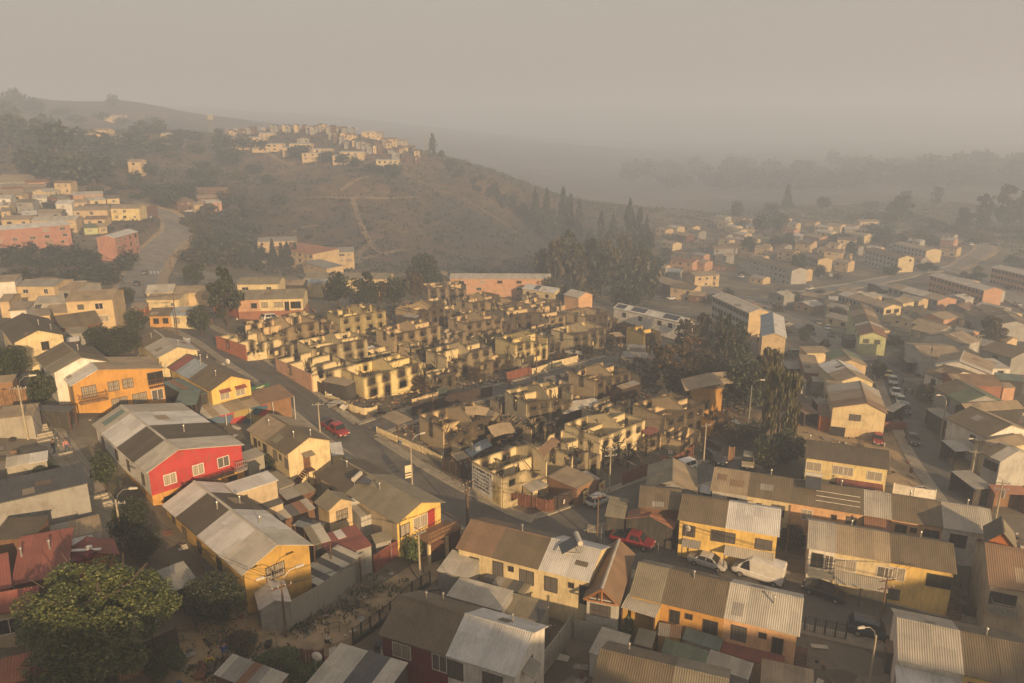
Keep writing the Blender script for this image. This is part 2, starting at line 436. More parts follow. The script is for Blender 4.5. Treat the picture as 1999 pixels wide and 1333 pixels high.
def asphalt(name='asphalt', k=1.25):
 if name in MATS: return MATS[name]
 m, nt, b = _new(name); o = mapped(nt)
 f1 = noise(nt, o, .22, 7, .65); f2 = noise(nt, mapped(nt, 'UV', (1.2, .05, 1)), 1.0, 4)
 col = ramp(nt, f1, [(.3, scl((.05, .046, .04), k)), (.55, scl((.078, .071, .06), k)), (.75, scl((.12, .105, .082), k))])
 col = mixc(nt, ramp(nt, f2, [(.5, (0, 0, 0)), (.7, (.35, .35, .35))]), col, (.14, .12, .09))
 vo = _n(nt, 'ShaderNodeTexVoronoi', feature='DISTANCE_TO_EDGE'); vo.inputs['Scale'].default_value = .16
 wob = _n(nt, 'ShaderNodeVectorMath', operation='ADD'); nt.links.new(o, wob.inputs[0])
 nn = _n(nt, 'ShaderNodeTexNoise'); nn.inputs['Scale'].default_value = .5; nt.links.new(o, nn.inputs['Vector'])
 sc_ = _n(nt, 'ShaderNodeVectorMath', operation='SCALE'); sc_.inputs['Scale'].default_value = 3.0; nt.links.new(nn.outputs['Color'], sc_.inputs[0]); nt.links.new(sc_.outputs[0], wob.inputs[1])
 nt.links.new(wob.outputs[0], vo.inputs['Vector'])
 col = mixc(nt, ramp(nt, vo.outputs['Distance'], [(.0, (.6, .6, .6)), (.012, (0, 0, 0))]), col, (.025, .023, .02))
 nt.links.new(col, b.inputs['Base Color']); b.inputs['Roughness'].default_value = .85
 MATS[name] = m; return m
CONC = plain('concrete_pavement', (.24, .205, .15), .9, 0, .28, .8)
KERB = plain('kerb_concrete', (.30, .265, .20), .9, 0, .2, 1.0)
PAINT = plain('road_paint', (.45, .43, .38), .8, 0, .4, 1.5)
TRACK = plain('trodden_track', (.16,.115,.07), .95, 0, .45, .3)
DUST = plain('dry_earth', (.26, .19, .11), .95, 0, .4, .5)
RD = dict(
 main=([(350,630),(420,664),(480,705),(560,758),(640,822),(720,880),(810,940),(900,992),(985,1035),(1080,1062),(1180,1072),(1290,1092),(1400,1124),(1540,1172),(1700,1208),(1850,1246),(2080,1300)], 6.6, .05, (1.8, 1.6), CONC, 2),
 cul=([(1040,1046),(1110,1020),(1200,985),(1290,950),(1370,925),(1440,912),(1500,915)], 5.4, .058, (1.2, 1.0), CONC, 2),
 inner=([(690,850),(740,832),(800,812),(880,788),(975,762),(1050,742),(1130,718),(1200,700)], 4.2, .058, (.9, .9), CONC, 2),
 alley=([(1010,838),(1090,815),(1170,798),(1260,780)], 2.6, .05, (0, 0), CONC, 2),
 narrow=([(1722,640),(1728,690),(1752,760),(1778,815),(1800,862),(1826,905),(1862,955),(1905,1010)], 4.6, .05, (0, 1.8), CONC, 2),
 farmain=([(2040,610),(1900,540),(1835,528),(1730,546),(1610,566),(1520,585),(1400,575),(1330,540)], 8, .25, (1.5, 1.5), CONC, 4),
 loop=([(1835,528),(1895,504),(1922,486),(1900,474),(1840,470)], 8, .3, (2, 3), DUST, 4),
 curve=([(1400,578),(1490,602),(1560,630),(1612,662),(1650,690),(1690,705)], 6.5, .2, (1.5, 1.2), CONC, 4),
 valley=([(255,600),(266,570),(280,534),(302,497),(330,470),(347,450),(338,428),(300,412),(262,404)], 10, .3, (1.5, 3), DUST, 4),
 steps=([(30,760),(75,810),(105,850),(140,900),(180,960),(215,1010),(240,1060)], 3.0, .05, (0, 0), CONC, 2))
RL = {k: smooth_line([P(*q) for q in v[0]], v[5]) for k, v in RD.items()}
for k, (px, w, lift, walk, wm, stp) in RD.items():
 line = RL[k]; av = [(RL[o], RD[o][1] / 2 + .5) for o in RD if o != k]
 strip('alley' if k in ('alley', 'steps') else 'road', line, -w / 2, w / 2, CONC if k == 'steps' else asphalt('asphalt_dusty', 2.5) if stp == 4 else asphalt(), lift)
 for s, ww in ((-1, walk[0]), (1, walk[1])):
  if ww:
   a, b_ = (-w / 2 - ww, -w / 2 - .16) if s < 0 else (w / 2 + .16, w / 2 + ww)
   strip('pavement', line, a, b_, wm, lift + .12, .4, 2, av)
   a, b_ = (-w / 2 - .16, -w / 2) if s < 0 else (w / 2, w / 2 + .16)
   strip('kerb', line, a, b_, KERB, lift + .14, .4, 1, av)
S_MAIN, S_IN = RL['main'], RL['inner']
for nm, px, w in (('dirt_path', [(905,1068),(845,1105),(780,1150),(715,1195),(650,1228),(580,1248),(500,1268),(430,1290),(380,1320)], 3.4),):
 strip(nm, smooth_line([P(*q) for q in px]), -w / 2, w / 2, DUST, .04)
for px, w in (([(685,385),(695,410),(705,440),(716,465),(722,475),(700,495),(700,510)], 5), ([(722,475),(735,490),(760,500)], 2.5), ([(680,520),(715,505),(750,495),(790,488)], 5),
     ([(580,388),(640,386),(700,386),(760,388),(820,385)], 2.5), ([(665,372),(690,355),(720,345)], 4), ([(900,385),(950,415),(1000,448),(1050,476)], 3), ([(520,300),(550,315),(575,322)], 5), ([(572,455),(590,445),(622,440)],3), ([(790,340),(815,352),(850,370),(880,378)], 4)):
 strip('footpath', smooth_line([P(*q) for q in px], 5), -w * .32, w * .32, TRACK, .35, 0, 2)
for k in range(7):                                       # zebra crossing on the far road
 u = 289 + k * 7
 p, q = P(u, 536), P(u - 2.5, 530)
 strip('crossing_stripe', [Vector(p[:2]), Vector(q[:2])], -.35, .35, PAINT, .33, 0, 1)

# ---------------------------------------------------------------- houses
FRAME = {'w': plain('window_frame_white', (.55, .52, .46), .6), 'd': plain('window_frame_dark', (.06, .045, .035), .6)}
DOORM = {'d': plain('door_dark', (.05, .03, .022), .6), 'r': plain('door_red', (.28, .03, .02), .6), 'w': plain('door_white', (.5, .46, .38), .6), 'b': plain('door_brown', (.13, .06, .03), .6)}
METAL = plain('galvanised_metal', (.35, .34, .31), .45, .6)
DARKM = plain('dark_metal', (.04, .037, .034), .5, .3)
WOOD = plain('bare_wood', (.20, .115, .055), .8, 0, .35)
WOODD = plain('dark_wood', (.085, .04, .024), .8, 0, .35)
_wc = {}
def win_mesh(w, h, fr, pane, bars):
 k = (round(w, 2), round(h, 2), fr, pane, bars)
 if k not in _wc:
  a = MB(); t = .07; y = .045
  for x0, x1, z0, z1 in ((-w/2-t, w/2+t, -h/2-t, -h/2), (-w/2-t, w/2+t, h/2, h/2+t), (-w/2-t, -w/2, -h/2, h/2), (w/2, w/2+t, -h/2, h/2), (-.03, .03, -h/2, h/2)):
   a.bx(x0, x1, -y, 0, z0, z1)
  if bars:
   nb = int(w / .16)
   for i in range(1, nb):
    x = -w/2 + w * i / nb; a.bx(x - .012, x + .012, -y - .05, -y - .02, -h/2, h/2)
   a.bx(-w/2-t, w/2+t, -y - .055, -y - .015, -.02, .02)
  p = MB(); p.bx(-w/2 + .002, w/2 - .002, -.02, -.004, -h/2 + .002, h/2 - .002)
  _wc[k] = (a.mesh('window', FRAME[fr]), p.mesh('pane', glassm(pane)))
 return _wc[k]
class House: pass
def face_xf(hs, f):
 """point and outward rotation for a face of the wall body"""
 o = hs.ins
 if f == 'f': return lambda t: (o[0] + t * (hs.L - o[0] - o[1]), o[2]), 0.0
 if f == 'b': return lambda t: (o[0] + t * (hs.L - o[0] - o[1]), hs.D - o[3]), PI
 if f == 'l': return lambda t: (o[0], o[2] + t * (hs.D - o[2] - o[3])), -PI / 2
 return lambda t: (hs.L - o[1], o[2] + t * (hs.D - o[2] - o[3])), PI / 2
def add_window(hs, f, t, z, w, h, fr='d', pane='mid', bars=False, name='window'):
 fn, rz = face_xf(hs, f); x, y = fn(t); me = win_mesh(w, h, fr, pane, bars)
 o = link(name, me[0], hs.root); o.location = (x, y, z); o.rotation_euler = (0, 0, rz)
 p = link('pane', me[1], o); return o
def add_door(hs, f, t, z, w=.9, h=2.0, c='d'):
 fn, rz = face_xf(hs, f); x, y = fn(t)
 k = ('door', w, h, c)
 if k not in _wc:
  a = MB(); a.bx(-w/2, w/2, -.05, 0, 0, h); hd = MB(); hd.bx(w*.35, w*.42, -.1, -.05, h*.47, h*.51)
  _wc[k] = (a.mesh('door', DOORM[c]), hd.mesh('handle', METAL))
 o = link('door', _wc[k][0], hs.root); o.location = (x, y, z); o.rotation_euler = (0, 0, rz); link('handle', _wc[k][1], o); return o
ALLH = []
def house(label, A, B, h, D, ridge='x', rt=.5, rise=1.35, roof='brown', wall='cream', segs=None, over=(.25, .25, .3, .3), win=(), g=None, name='house', cat='house', group=None,
    auto=None, vents=(), wall2=None, h1=None, siding=False, cap=None, th=.09, gablec=None, open_sides='', Lm=None):
 A, B = tuple(A), tuple(B); mid = ((A[0] + B[0]) / 2, (A[1] + B[1]) / 2)
 pm = P(mid[0], mid[1], h); gz = H(pm.x, pm.y) if g is None else g
 a, b_ = Vector(at_level(A[0], A[1], gz + h)), Vector(at_level(B[0], B[1], gz + h))
 if abs(ray(*mid)[2]) < .075:               # far up the slope, seen almost level: measured at the distance of the slope
  a, b_ = [Vector(at_depth(q[0], q[1], pm.y / (CT - (q[1] - 666.5) / FPX * ST))) for q in (A, B)]; a.z = b_.z = gz + h
 d = b_ - a; L = Vector((d.x, d.y)).length; ang = math.atan2(d.y, d.x)
 if Lm: L = Lm
 if isinstance(D, tuple):                 # depth read from a far corner seen at eave level
  c_ = Vector(at_level(D[0], D[1], gz + h + (rise if rt >= 1 else 0))) - a
  D = max(1.5, -c_.x * math.sin(ang) + c_.y * math.cos(ang))
 hs = House(); hs.L, hs.D, hs.h, hs.ins, hs.g, hs.ang = L, D, h, over, gz, ang
 hs.root = root = thing(name, label, cat, (a.x, a.y, gz), ang, group)
 ca, sa = math.cos(ang), math.sin(ang)
 hs.world = lambda x, y, z=0: Vector((a.x + x * ca - y * sa, a.y + x * sa + y * ca, gz + z))
 cor = [hs.world(x, y) for x in (0, L) for y in (0, D)] + [hs.world(L / 2, D / 2)]
 zb = min(min(H(c.x, c.y) for c in cor) - gz, 0) - .35
 hs.zb = zb
 Wd = D if ridge == 'x' else L; Ln = L if ridge == 'x' else D
 hh1 = h if h1 is None else h1
 if rt <= 0: prof = [(0, h + rise), (Wd, hh1)]
 elif rt >= 1: prof = [(0, h), (Wd, h + rise)]
 else: prof = [(0, h), (rt * Wd, h + rise), (Wd, hh1)]
 hs.prof = prof
 def zt(c):
  for (c0, z0), (c1, z1_) in zip(prof, prof[1:]):
   if c <= c1 + 1e-6: return z0 + (z1_ - z0) * (c - c0) / (c1 - c0)
  return prof[-1][1]
 hs.zt = zt
 # walls
 x0, x1, y0, y1 = over[0], L - over[1], over[2], D - over[3]
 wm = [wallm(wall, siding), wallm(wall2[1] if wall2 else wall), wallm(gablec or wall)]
 mb = MB(); zs = wall2[0] if wall2 else None
 def side(p, q, top, mi_top=0):            # vertical wall piece from p to q (plan), with top polyline [(t, z)...]
  if zs is not None:
   mb.poly([(p[0], p[1], zb), (q[0], q[1], zb), (q[0], q[1], zs), (p[0], p[1], zs)], 1); zlo = zs
  else: zlo = zb
  pts = [(p[0], p[1], zlo), (q[0], q[1], zlo)]
  pts += [(p[0] + (q[0] - p[0]) * t, p[1] + (q[1] - p[1]) * t, z - .012) for t, z in top[::-1]]
  mb.poly(pts, mi_top)
 def tl(c0, c1):
  out = [(0, zt(c0))]
  for c, z in prof:
   if min(c0, c1) < c < max(c0, c1): out.append(((c - c0) / (c1 - c0), z))
  return sorted(out + [(1, zt(c1))])
 if ridge == 'x':
  if 'f' not in open_sides: side((x0, y0), (x1, y0), [(0, zt(y0)), (1, zt(y0))])
  if 'r' not in open_sides: side((x1, y0), (x1, y1), tl(y0, y1), 2)
  if 'b' not in open_sides: side((x1, y1), (x0, y1), [(0, zt(y1)), (1, zt(y1))])
  if 'l' not in open_sides: side((x0, y1), (x0, y0), tl(y1, y0), 2)
 else:
  if 'f' not in open_sides: side((x0, y0), (x1, y0), tl(x0, x1), 2)
  if 'r' not in open_sides: side((x1, y0), (x1, y1), [(0, zt(x1)), (1, zt(x1))])
  if 'b' not in open_sides: side((x1, y1), (x0, y1), tl(x1, x0), 2)
  if 'l' not in open_sides: side((x0, y1), (x0, y0), [(0, zt(x0)), (1, zt(x0))])
 if mb.f: mb.build('wall', wm, root)
 if open_sides:
  for px, py in ((x0, y0), (x1, y0), (x1, y1), (x0, y1)):
   pm_ = MB(); pm_.bx(px - .06, px + .06, py - .06, py + .06, zb, zt(py if ridge == 'x' else px) - .01)
   pm_.build('post', WOODD, root)
 # roof, in strips of different sheeting
 segs = segs or [(0, 1, roof)]
 names = []; rb = MB()
 for s in segs:
  t0, t1 = s[0], s[1]; cols = s[2:] if len(s) > 3 else (s[2],) * (len(prof) - 1)
  for k, ((c0, z0), (c1, z1_)) in enumerate(zip(prof, prof[1:])):
   cn = cols[min(k, len(cols) - 1)]
   if cn not in names: names.append(cn)
   mi = names.index(cn); l0, l1 = t0 * Ln, t1 * Ln; sl = math.hypot(c1 - c0, z1_ - z0)
   dz = random.uniform(0, .02) if len(segs) > 1 else 0
   if ridge == 'x': q = [(l0, c0, z0), (l1, c0, z0), (l1, c1, z1_), (l0, c1, z1_)]
   else: q = [(c0, l1, z0), (c0, l0, z0), (c1, l0, z1_), (c1, l1, z1_)]
   rb.hexa([(p[0], p[1], p[2] + dz) for p in q], [(p[0], p[1], p[2] + th + dz) for p in q], mi, [(l0, 0), (l1, 0), (l1, sl), (l0, sl)])
 if 0 < rt < 1:
  cn = cap or segs[0][2]
  if cn not in names: names.append(cn)
  mi = names.index(cn); c, z = prof[1]; z += th + .02
  w = .16
  if ridge == 'x': q = [(0, c - w, z - .03), (Ln, c - w, z - .03), (Ln, c, z + .04), (0, c, z + .04)]; q2 = [(0, c, z + .04), (Ln, c, z + .04), (Ln, c + w, z - .03), (0, c + w, z - .03)]
  else: q = [(c - w, Ln, z - .03), (c - w, 0, z - .03), (c, 0, z + .04), (c, Ln, z + .04)]; q2 = [(c, Ln, z + .04), (c, 0, z + .04), (c + w, 0, z - .03), (c + w, Ln, z - .03)]
  rb.poly(q, mi, [(0, 0), (Ln, 0), (Ln, .2), (0, .2)]); rb.poly(q2, mi, [(0, 0), (Ln, 0), (Ln, .2), (0, .2)])
 if rt >= 0 and Ln * Wd > 26:                     # replaced sheets
  for _ in range(random.randrange(0, 3)):
   (c0, z0), (c1, z1_) = random.choice(list(zip(prof, prof[1:])))
   w_, t_, f0 = random.uniform(.8, 1.9), random.uniform(0, Ln - 2), random.uniform(.05, .6); f1 = f0 + random.uniform(.15, .38)
   cn = random.choice(('tan', 'grey', 'brown', 'olive', 'umber'))
   if cn not in names: names.append(cn)
   q = []
   for f_, l_ in ((f0, t_), (f0, t_ + w_), (f1, t_ + w_), (f1, t_)):
    c_, z_ = c0 + (c1 - c0) * f_, z0 + (z1_ - z0) * f_ + th + .035
    q.append((l_, c_, z_) if ridge == 'x' else (c_, l_, z_))
   if ridge != 'x': q = q[::-1]
   rb.poly(q, names.index(cn), [(t_, 0), (t_ + w_, 0), (t_ + w_, 2), (t_, 2)])
 hs.roof = rb.build('roof', [roofm(n) for n in names], root)
 for tx, ty in vents:
  x, y = tx * L, ty * D; z = zt(y if ridge == 'x' else x) + th
  v = MB(); v.tube([(x, y, z - .1), (x, y, z + .75)], .08, 8); v.tube([(x, y, z + .75), (x, y, z + .85)], [.14, .1], 8)
  v.build('vent_pipe', METAL, hs.roof)
 for w in win: add_window(hs, *w)
 if auto:
  nst, sp, ww, wh, fr, pane, faces = auto
  for f in faces:
   ln = (L - over[0] - over[1]) if f in 'fb' else (D - over[2] - over[3])
   n = max(1, int(ln / sp))
   for s_ in range(nst):
    z = h - 1.15 - 2.45 * (nst - 1 - s_) if nst > 1 else h - 1.2
    if f in 'lr' and ridge == 'x' or f in 'fb' and ridge == 'y': pass
    for i in range(n):
     if random.random() < .88: add_window(hs, f, (i + .5 + random.uniform(-.12, .12)) / n, z, ww * random.choice((.75, 1, 1, 1.25)), wh * random.choice((.8, 1)), random.choice(fr + 'w'), random.choice((pane, pane, 'mid', 'curtain')))
 ALLH.append(hs); return hs
def terrace(A, B, h, D, units, **kw):
 """row of dwellings under one ridge: units = (t0, t1, label, wall, roof, windows, extra)"""
 out = []; pm = P((A[0] + B[0]) / 2, (A[1] + B[1]) / 2, h); kw.setdefault('g', H(pm.x, pm.y))
 for u in units:
  t0, t1, label, wall, roof = u[:5]
  a = (A[0] + (B[0] - A[0]) * t0, A[1] + (B[1] - A[1]) * t0); b_ = (A[0] + (B[0] - A[0]) * t1, A[1] + (B[1] - A[1]) * t1)
  k = dict(kw); k['win'] = u[5] if len(u) > 5 else (); k.update(u[6] if len(u) > 6 else {})
  ov = list(k.pop('over', (.25, .25, .3, .3)))
  if t0 > 0: ov[0] = .004
  if t1 < 1: ov[1] = .004
  out.append(house(label, a, b_, h, D, wall=wall, roof=roof, over=tuple(ov), **k))
 return out

# ================================================================ the left-hand houses, above the street
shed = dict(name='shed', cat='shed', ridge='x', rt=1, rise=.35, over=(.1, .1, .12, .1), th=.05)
GL = dict(ridge='y', over=(.35, .35, .25, .25))
house('cream two-storey house with a dark roof and one small dark gable window, left edge', z1(95,365), z1(515,300), 4.8, z1(285,180), rise=1.4, roof='dark', wall='cream', win=[('f',.6,3.7,.9,1.2,'d','dark'),('l',.2,3.7,.9,1.2,'d','dark')], vents=[(.62,.35),(.8,.2)], **GL)
house('low house with a wide brown roof behind the cream gable house', z1(470,245), z1(795,198), 3.6, 9, roof='brown', wall='brown', rise=1.3)
house('olive lean-to shed against the wide brown-roofed house', z1(490,292), z1(662,280), 3.0, z1(495,240), roof='olive', wall='grey', **shed)
house('small white-roofed shed beside the cream gable house', z1(520,352), z1(622,340), 2.4, z1(515,322), roof='white', wall='dark', **shed)
house('bright orange shed with a tan roof at the upper left junction', z1(1005,100), z1(1135,92), 2.6, 5, roof='tan', wall='orangered', **shed)
terrace(z1(1150,152), z1(1518,142), 2.7, 6.5, [
  (0,.48,'orange single-storey dwelling with a brown roof near the upper junction','orange','brown',[('f',.75,1.6,1.0,1.1,'d','dark'),('f',.3,1.6,1.0,1.1,'d','dark')]),
  (.48,1,'cream single-storey dwelling with a pale blue-grey roof behind a utility pole','cream','blue',[('f',.25,1.6,1.0,1.1,'d','curtain'),('f',.8,1.6,.9,1.1,'d','dark')])], rise=1.0)
# orange corner building
O1 = house('large orange two-storey house with a white and tan roof and wooden balconies', z1(545,700), z1(1285,558), 5.0, z1(400,605), ridge='y', rt=.3, rise=1.5, wall='orange', over=(.35,.3,.2,.01),
  segs=[(0,1,'white','tan')], win=[('f',.16,3.8,1.6,1.5,'d','curtain',True),('f',.43,3.9,1.25,1.2,'d','curtain',True),('f',.59,3.9,1.2,1.2,'d','curtain',True),('f',.47,1.4,1.8,1.5,'d','curtain',True),('f',.70,1.5,1.7,1.4,'d','curtain',True),('f',.91,1.5,1.4,1.4,'w','mid'),('f',.91,3.9,1.9,1.6,'d','dark'),('l',.2,3.6,.9,1.9,'d','dark'),('l',.7,3.6,.9,1.9,'d','dark')])
def balcony(hs, f, t0, t1, z, dep, mat_=None, rail=1.0, slab=.15, n=None, name='balcony', diag=False):
 if f in 'lb': t0, t1 = t1, t0
 fn, rz = face_xf(hs, f); a = Vector((*fn(t0), z)); b_ = Vector((*fn(t1), z)); w = (b_ - a).length; mm = mat_ or WOODD
 m = MB(); m.bx(0, w, -dep, -.003, -slab, 0)
 ns = n or int(w / .22)
 for i in range(ns + 1): x = w * i / ns; m.bx(x - .025, x + .025, -dep, -dep + .05, 0, rail)
 for x in (0, w - .05):
  m.bx(x, x + .05, -dep + .05, -.003, rail - .06, rail); m.bx(x, x + .05, -dep + .05, -.003, rail * .45, rail * .45 + .05)
 m.bx(0, w, -dep - .01, -dep + .06, rail, rail + .07); m.bx(0, w, -dep - .005, -dep + .055, .1, .16); m.bx(0, w, -dep - .005, -dep + .055, rail * .5, rail * .5 + .06)
 o = m.build(name, mm, hs.root); o.location = a; o.rotation_euler = (0, 0, rz); return o
def awning(hs, f, t0, t1, z, dep, drop, roof='light', posts=True, mm=None):
 if f in 'lb': t0, t1 = t1, t0
 fn, rz = face_xf(hs, f); a = Vector((*fn(t0), z)); b_ = Vector((*fn(t1), z)); w = (b_ - a).length
 m = MB(); m.hexa([(0,-dep,-drop),(w,-dep,-drop),(w,-.003,0),(0,-.003,0)], [(0,-dep,-drop+.06),(w,-dep,-drop+.06),(w,-.003,.06),(0,-.003,.06)], 0, [(0,0),(w,0),(w,dep),(0,dep)])
 o = m.build('awning', roofm(roof), hs.root); o.location = a; o.rotation_euler = (0, 0, rz)
 if posts:
  n = max(1, int(w / 2.6))
  for i in range(n + 1): p = MB(); x = .08 + (w - .16) * i / n; p.bx(x - .05, x + .05, -dep + .05, -dep + .15, -z + hs.zb, -drop); p.build('post', mm or DARKM, o)
 return o
balcony(O1, 'f', .03, .33, 2.75, 1.3, WOOD); balcony(O1, 'f', .82, .99, 2.75, .35, WOODD)
house('grey-white rear house with an olive and brown roof joined to the orange building', z1(400,605), z1(900,510), 5.0, z1(205,485), ridge='y', rise=1.5, wall='white', Lm=7.5, over=(.35,.3,.01,.25), segs=[(0,.4,'olive','brown'),(.4,1,'brown','dark')], win=[('l',.2,3.6,.9,1.2,'d','dark'),('l',.75,3.6,.9,1.2,'d','dark')], vents=[(.6,.5)])
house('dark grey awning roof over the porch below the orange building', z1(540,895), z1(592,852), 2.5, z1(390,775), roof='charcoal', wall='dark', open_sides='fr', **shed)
# yellow shop house with the mural
Y1 = house('yellow house with a brown gable roof and two hooded windows above a mural', z1(1640,740), z1(1985,655), 4.9, z1(1290,560), ridge='y', rt=.5, rise=1.5, wall='yellow', segs=[(0,.5,'brown'),(.5,.82,'blue','brown'),(.82,1,'red','brown')], over=(.4,.4,.5,.2), win=[('f',.32,3.7,1.3,1.2,'w','curtain'),('f',.72,3.7,1.3,1.2,'w','curtain')], vents=[(.35,.2),(.4,.6),(.55,.75)], gablec='yellow')
for t in (.32, .72): awning(Y1, 'f', t - .14, t + .14, 4.6, .6, .35, 'red', False)
def muralm():
 m, nt, b = _new('mural_paint'); o = mapped(nt, 'Object', (.55, 1, .9))
 v = _n(nt, 'ShaderNodeTexVoronoi', distance='CHEBYCHEV'); v.inputs['Scale'].default_value = .75; nt.links.new(o, v.inputs['Vector'])
 s = _n(nt, 'ShaderNodeSeparateColor'); nt.links.new(v.outputs['Color'], s.inputs[0])
 col = ramp(nt, s.outputs[0], [(0,(.32,.04,.035)),(.2,(.05,.12,.07)),(.38,(.30,.23,.08)),(.5,(.07,.11,.17)),(.66,(.35,.05,.04)),(.82,(.04,.09,.13)),(.95,(.3,.26,.18))])
 col.node.color_ramp.interpolation = 'CONSTANT'
 nt.links.new(col, b.inputs['Base Color']); b.inputs['Roughness'].default_value = .8; return m
MUR = house('long tin-roofed porch over a red, green and blue mural wall', z1(1565,965), b1(700,775), 2.6, 4.6, segs=[(0,.12,'pale'),(.12,.2,'tan'),(.2,.3,'pale'),(.3,.62,'tan'),(.62,1,'umber')], wall='timber', name='shed', cat='shed', rt=1, rise=.7, over=(.2,.2,.9,.1), th=.05)
_m = MB(); _m.bx(.3, MUR.L * .72, .86, .895, MUR.zb + .2, 2.3); _m.build('mural', muralm(), MUR.root)
for _x in (.05, MUR.L / 4, MUR.L / 2, MUR.L * .75, MUR.L - .13): _m = MB(); _m.bx(_x, _x + .08, .05, .13, MUR.zb, 2.58); _m.build('post', FRAME['w'], MUR.root)
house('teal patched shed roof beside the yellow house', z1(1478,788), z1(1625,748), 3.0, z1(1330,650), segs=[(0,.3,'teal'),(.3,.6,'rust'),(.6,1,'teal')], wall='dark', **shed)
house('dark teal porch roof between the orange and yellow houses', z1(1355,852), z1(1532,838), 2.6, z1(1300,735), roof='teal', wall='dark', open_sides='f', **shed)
house('low cream gable house with a grey-white and brown roof beside the street', z1(1225,480), z1(1560,420), 3.9, z1(985,345), rise=1.2, wall='cream', segs=[(0,.55,'light'),(.55,1,'brown')], vents=[(.3,.75),(.6,.15)], **GL)
house('small white flat shed behind the grey-white roofed house', z1(1410,375), z1(1485,368), 2.4, 3, roof='white', wall='white', **shed)
# red gable house
Rd = house('red and orange gable house, its long roof in pale, brown and white sheets', (285,926), (477,869), 5.1, (160,835), ridge='y', rt=.33, rise=1.6, wall='white', gablec='red', wall2=(2.45,'orange'), over=(.35,.25,.25,.25),
  segs=[(0,.2,'pale'),(.2,.5,'dark'),(.5,.8,'white'),(.8,1,'light')], win=[('f',.2,3.7,1.2,1.1,'w','curtain'),('f',.5,3.8,1.1,1.1,'w','curtain'),('f',.78,3.8,1.2,1.1,'w','mid'),('f',.2,1.2,1.7,1.3,'d','dark'),('f',.86,1.3,.9,1.0,'d','dark'),
  ('l',.12,3.6,.8,1.2,'d','mid'),('l',.38,3.6,.8,1.2,'d','mid'),('l',.6,3.6,.8,1.2,'d','dark'),('l',.88,3.6,.9,1.2,'d','mid')], vents=[(.6,.33)])
_m = MB(); _z = Rd.zt(Rd.L*.14) ; _m.hexa([(.8,Rd.D*.86,Rd.zt(.8)+.12),(.8,Rd.D*.93,Rd.zt(.8)+.12),(Rd.L*.3,Rd.D*.93,Rd.zt(Rd.L*.3)+.12),(Rd.L*.3,Rd.D*.86,Rd.zt(Rd.L*.3)+.12)][::-1],[(.8,Rd.D*.86,Rd.zt(.8)+.15),(.8,Rd.D*.93,Rd.zt(.8)+.15),(Rd.L*.3,Rd.D*.93,Rd.zt(Rd.L*.3)+.15),(Rd.L*.3,Rd.D*.86,Rd.zt(Rd.L*.3)+.15)][::-1],0); _m.build('skylight_sheet', roofm('teal'), Rd.roof)
balcony(Rd, 'f', .88, 1.0, 2.6, 1.0, METAL)
balcony(Rd, 'f', .3, .86, 2.5, .8, DARKM, .5, n=9)
house('small tan flat roof annexe behind the red gable house', z1(1245,975), z1(1430,935), 3.6, z1(1180,905), roof='tan', wall='beige', **shed)
house('white concrete water cabin behind the red gable house', z1(1455,1085), z1(1560,1070), 2.2, 2.4, roof='pale', wall='lightgrey', **shed)
# ochre gable house with white roof
Oc = house('ochre gable house with a white, dark and cream striped long roof', (472,1125), (612,1065), 5.0, (290,996), ridge='y', rise=1.5, wall='ochre', over=(.35,.3,.3,.2), segs=[(0,.22,'pale'),(.22,.52,'white'),(.52,.8,'dark'),(.8,1,'white')],
  win=[('f',.45,3.9,1.7,1.3,'d','curtain',True),('l',.3,3.5,.9,1.2,'d','dark'),('l',.55,3.5,.9,1.2,'d','dark'),('l',.75,3.5,1.0,1.3,'d','mid'),('l',.9,3.5,.8,1.9,'d','dark')], vents=[(.65,.3),(.4,.6),(.75,.62)])
balcony(Oc, 'l', .82, .99, 2.4, 1.5, WOODD); awning(Oc, 'l', .1, .8, 2.5, 1.8, .5, 'charcoal')
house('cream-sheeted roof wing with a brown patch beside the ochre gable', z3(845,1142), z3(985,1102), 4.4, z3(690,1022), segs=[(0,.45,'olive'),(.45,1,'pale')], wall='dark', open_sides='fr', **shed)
house('white flat-roofed beige annexe behind the ochre house', z3(235,742), z3(575,632), 4.6, z3(150,664), roof='white', wall='beige', name='shed', cat='annexe', rt=1, rise=.15, over=(.15,.15,.15,.15), win=[('f',.15,3.4,.9,1.3,'d','dark')])
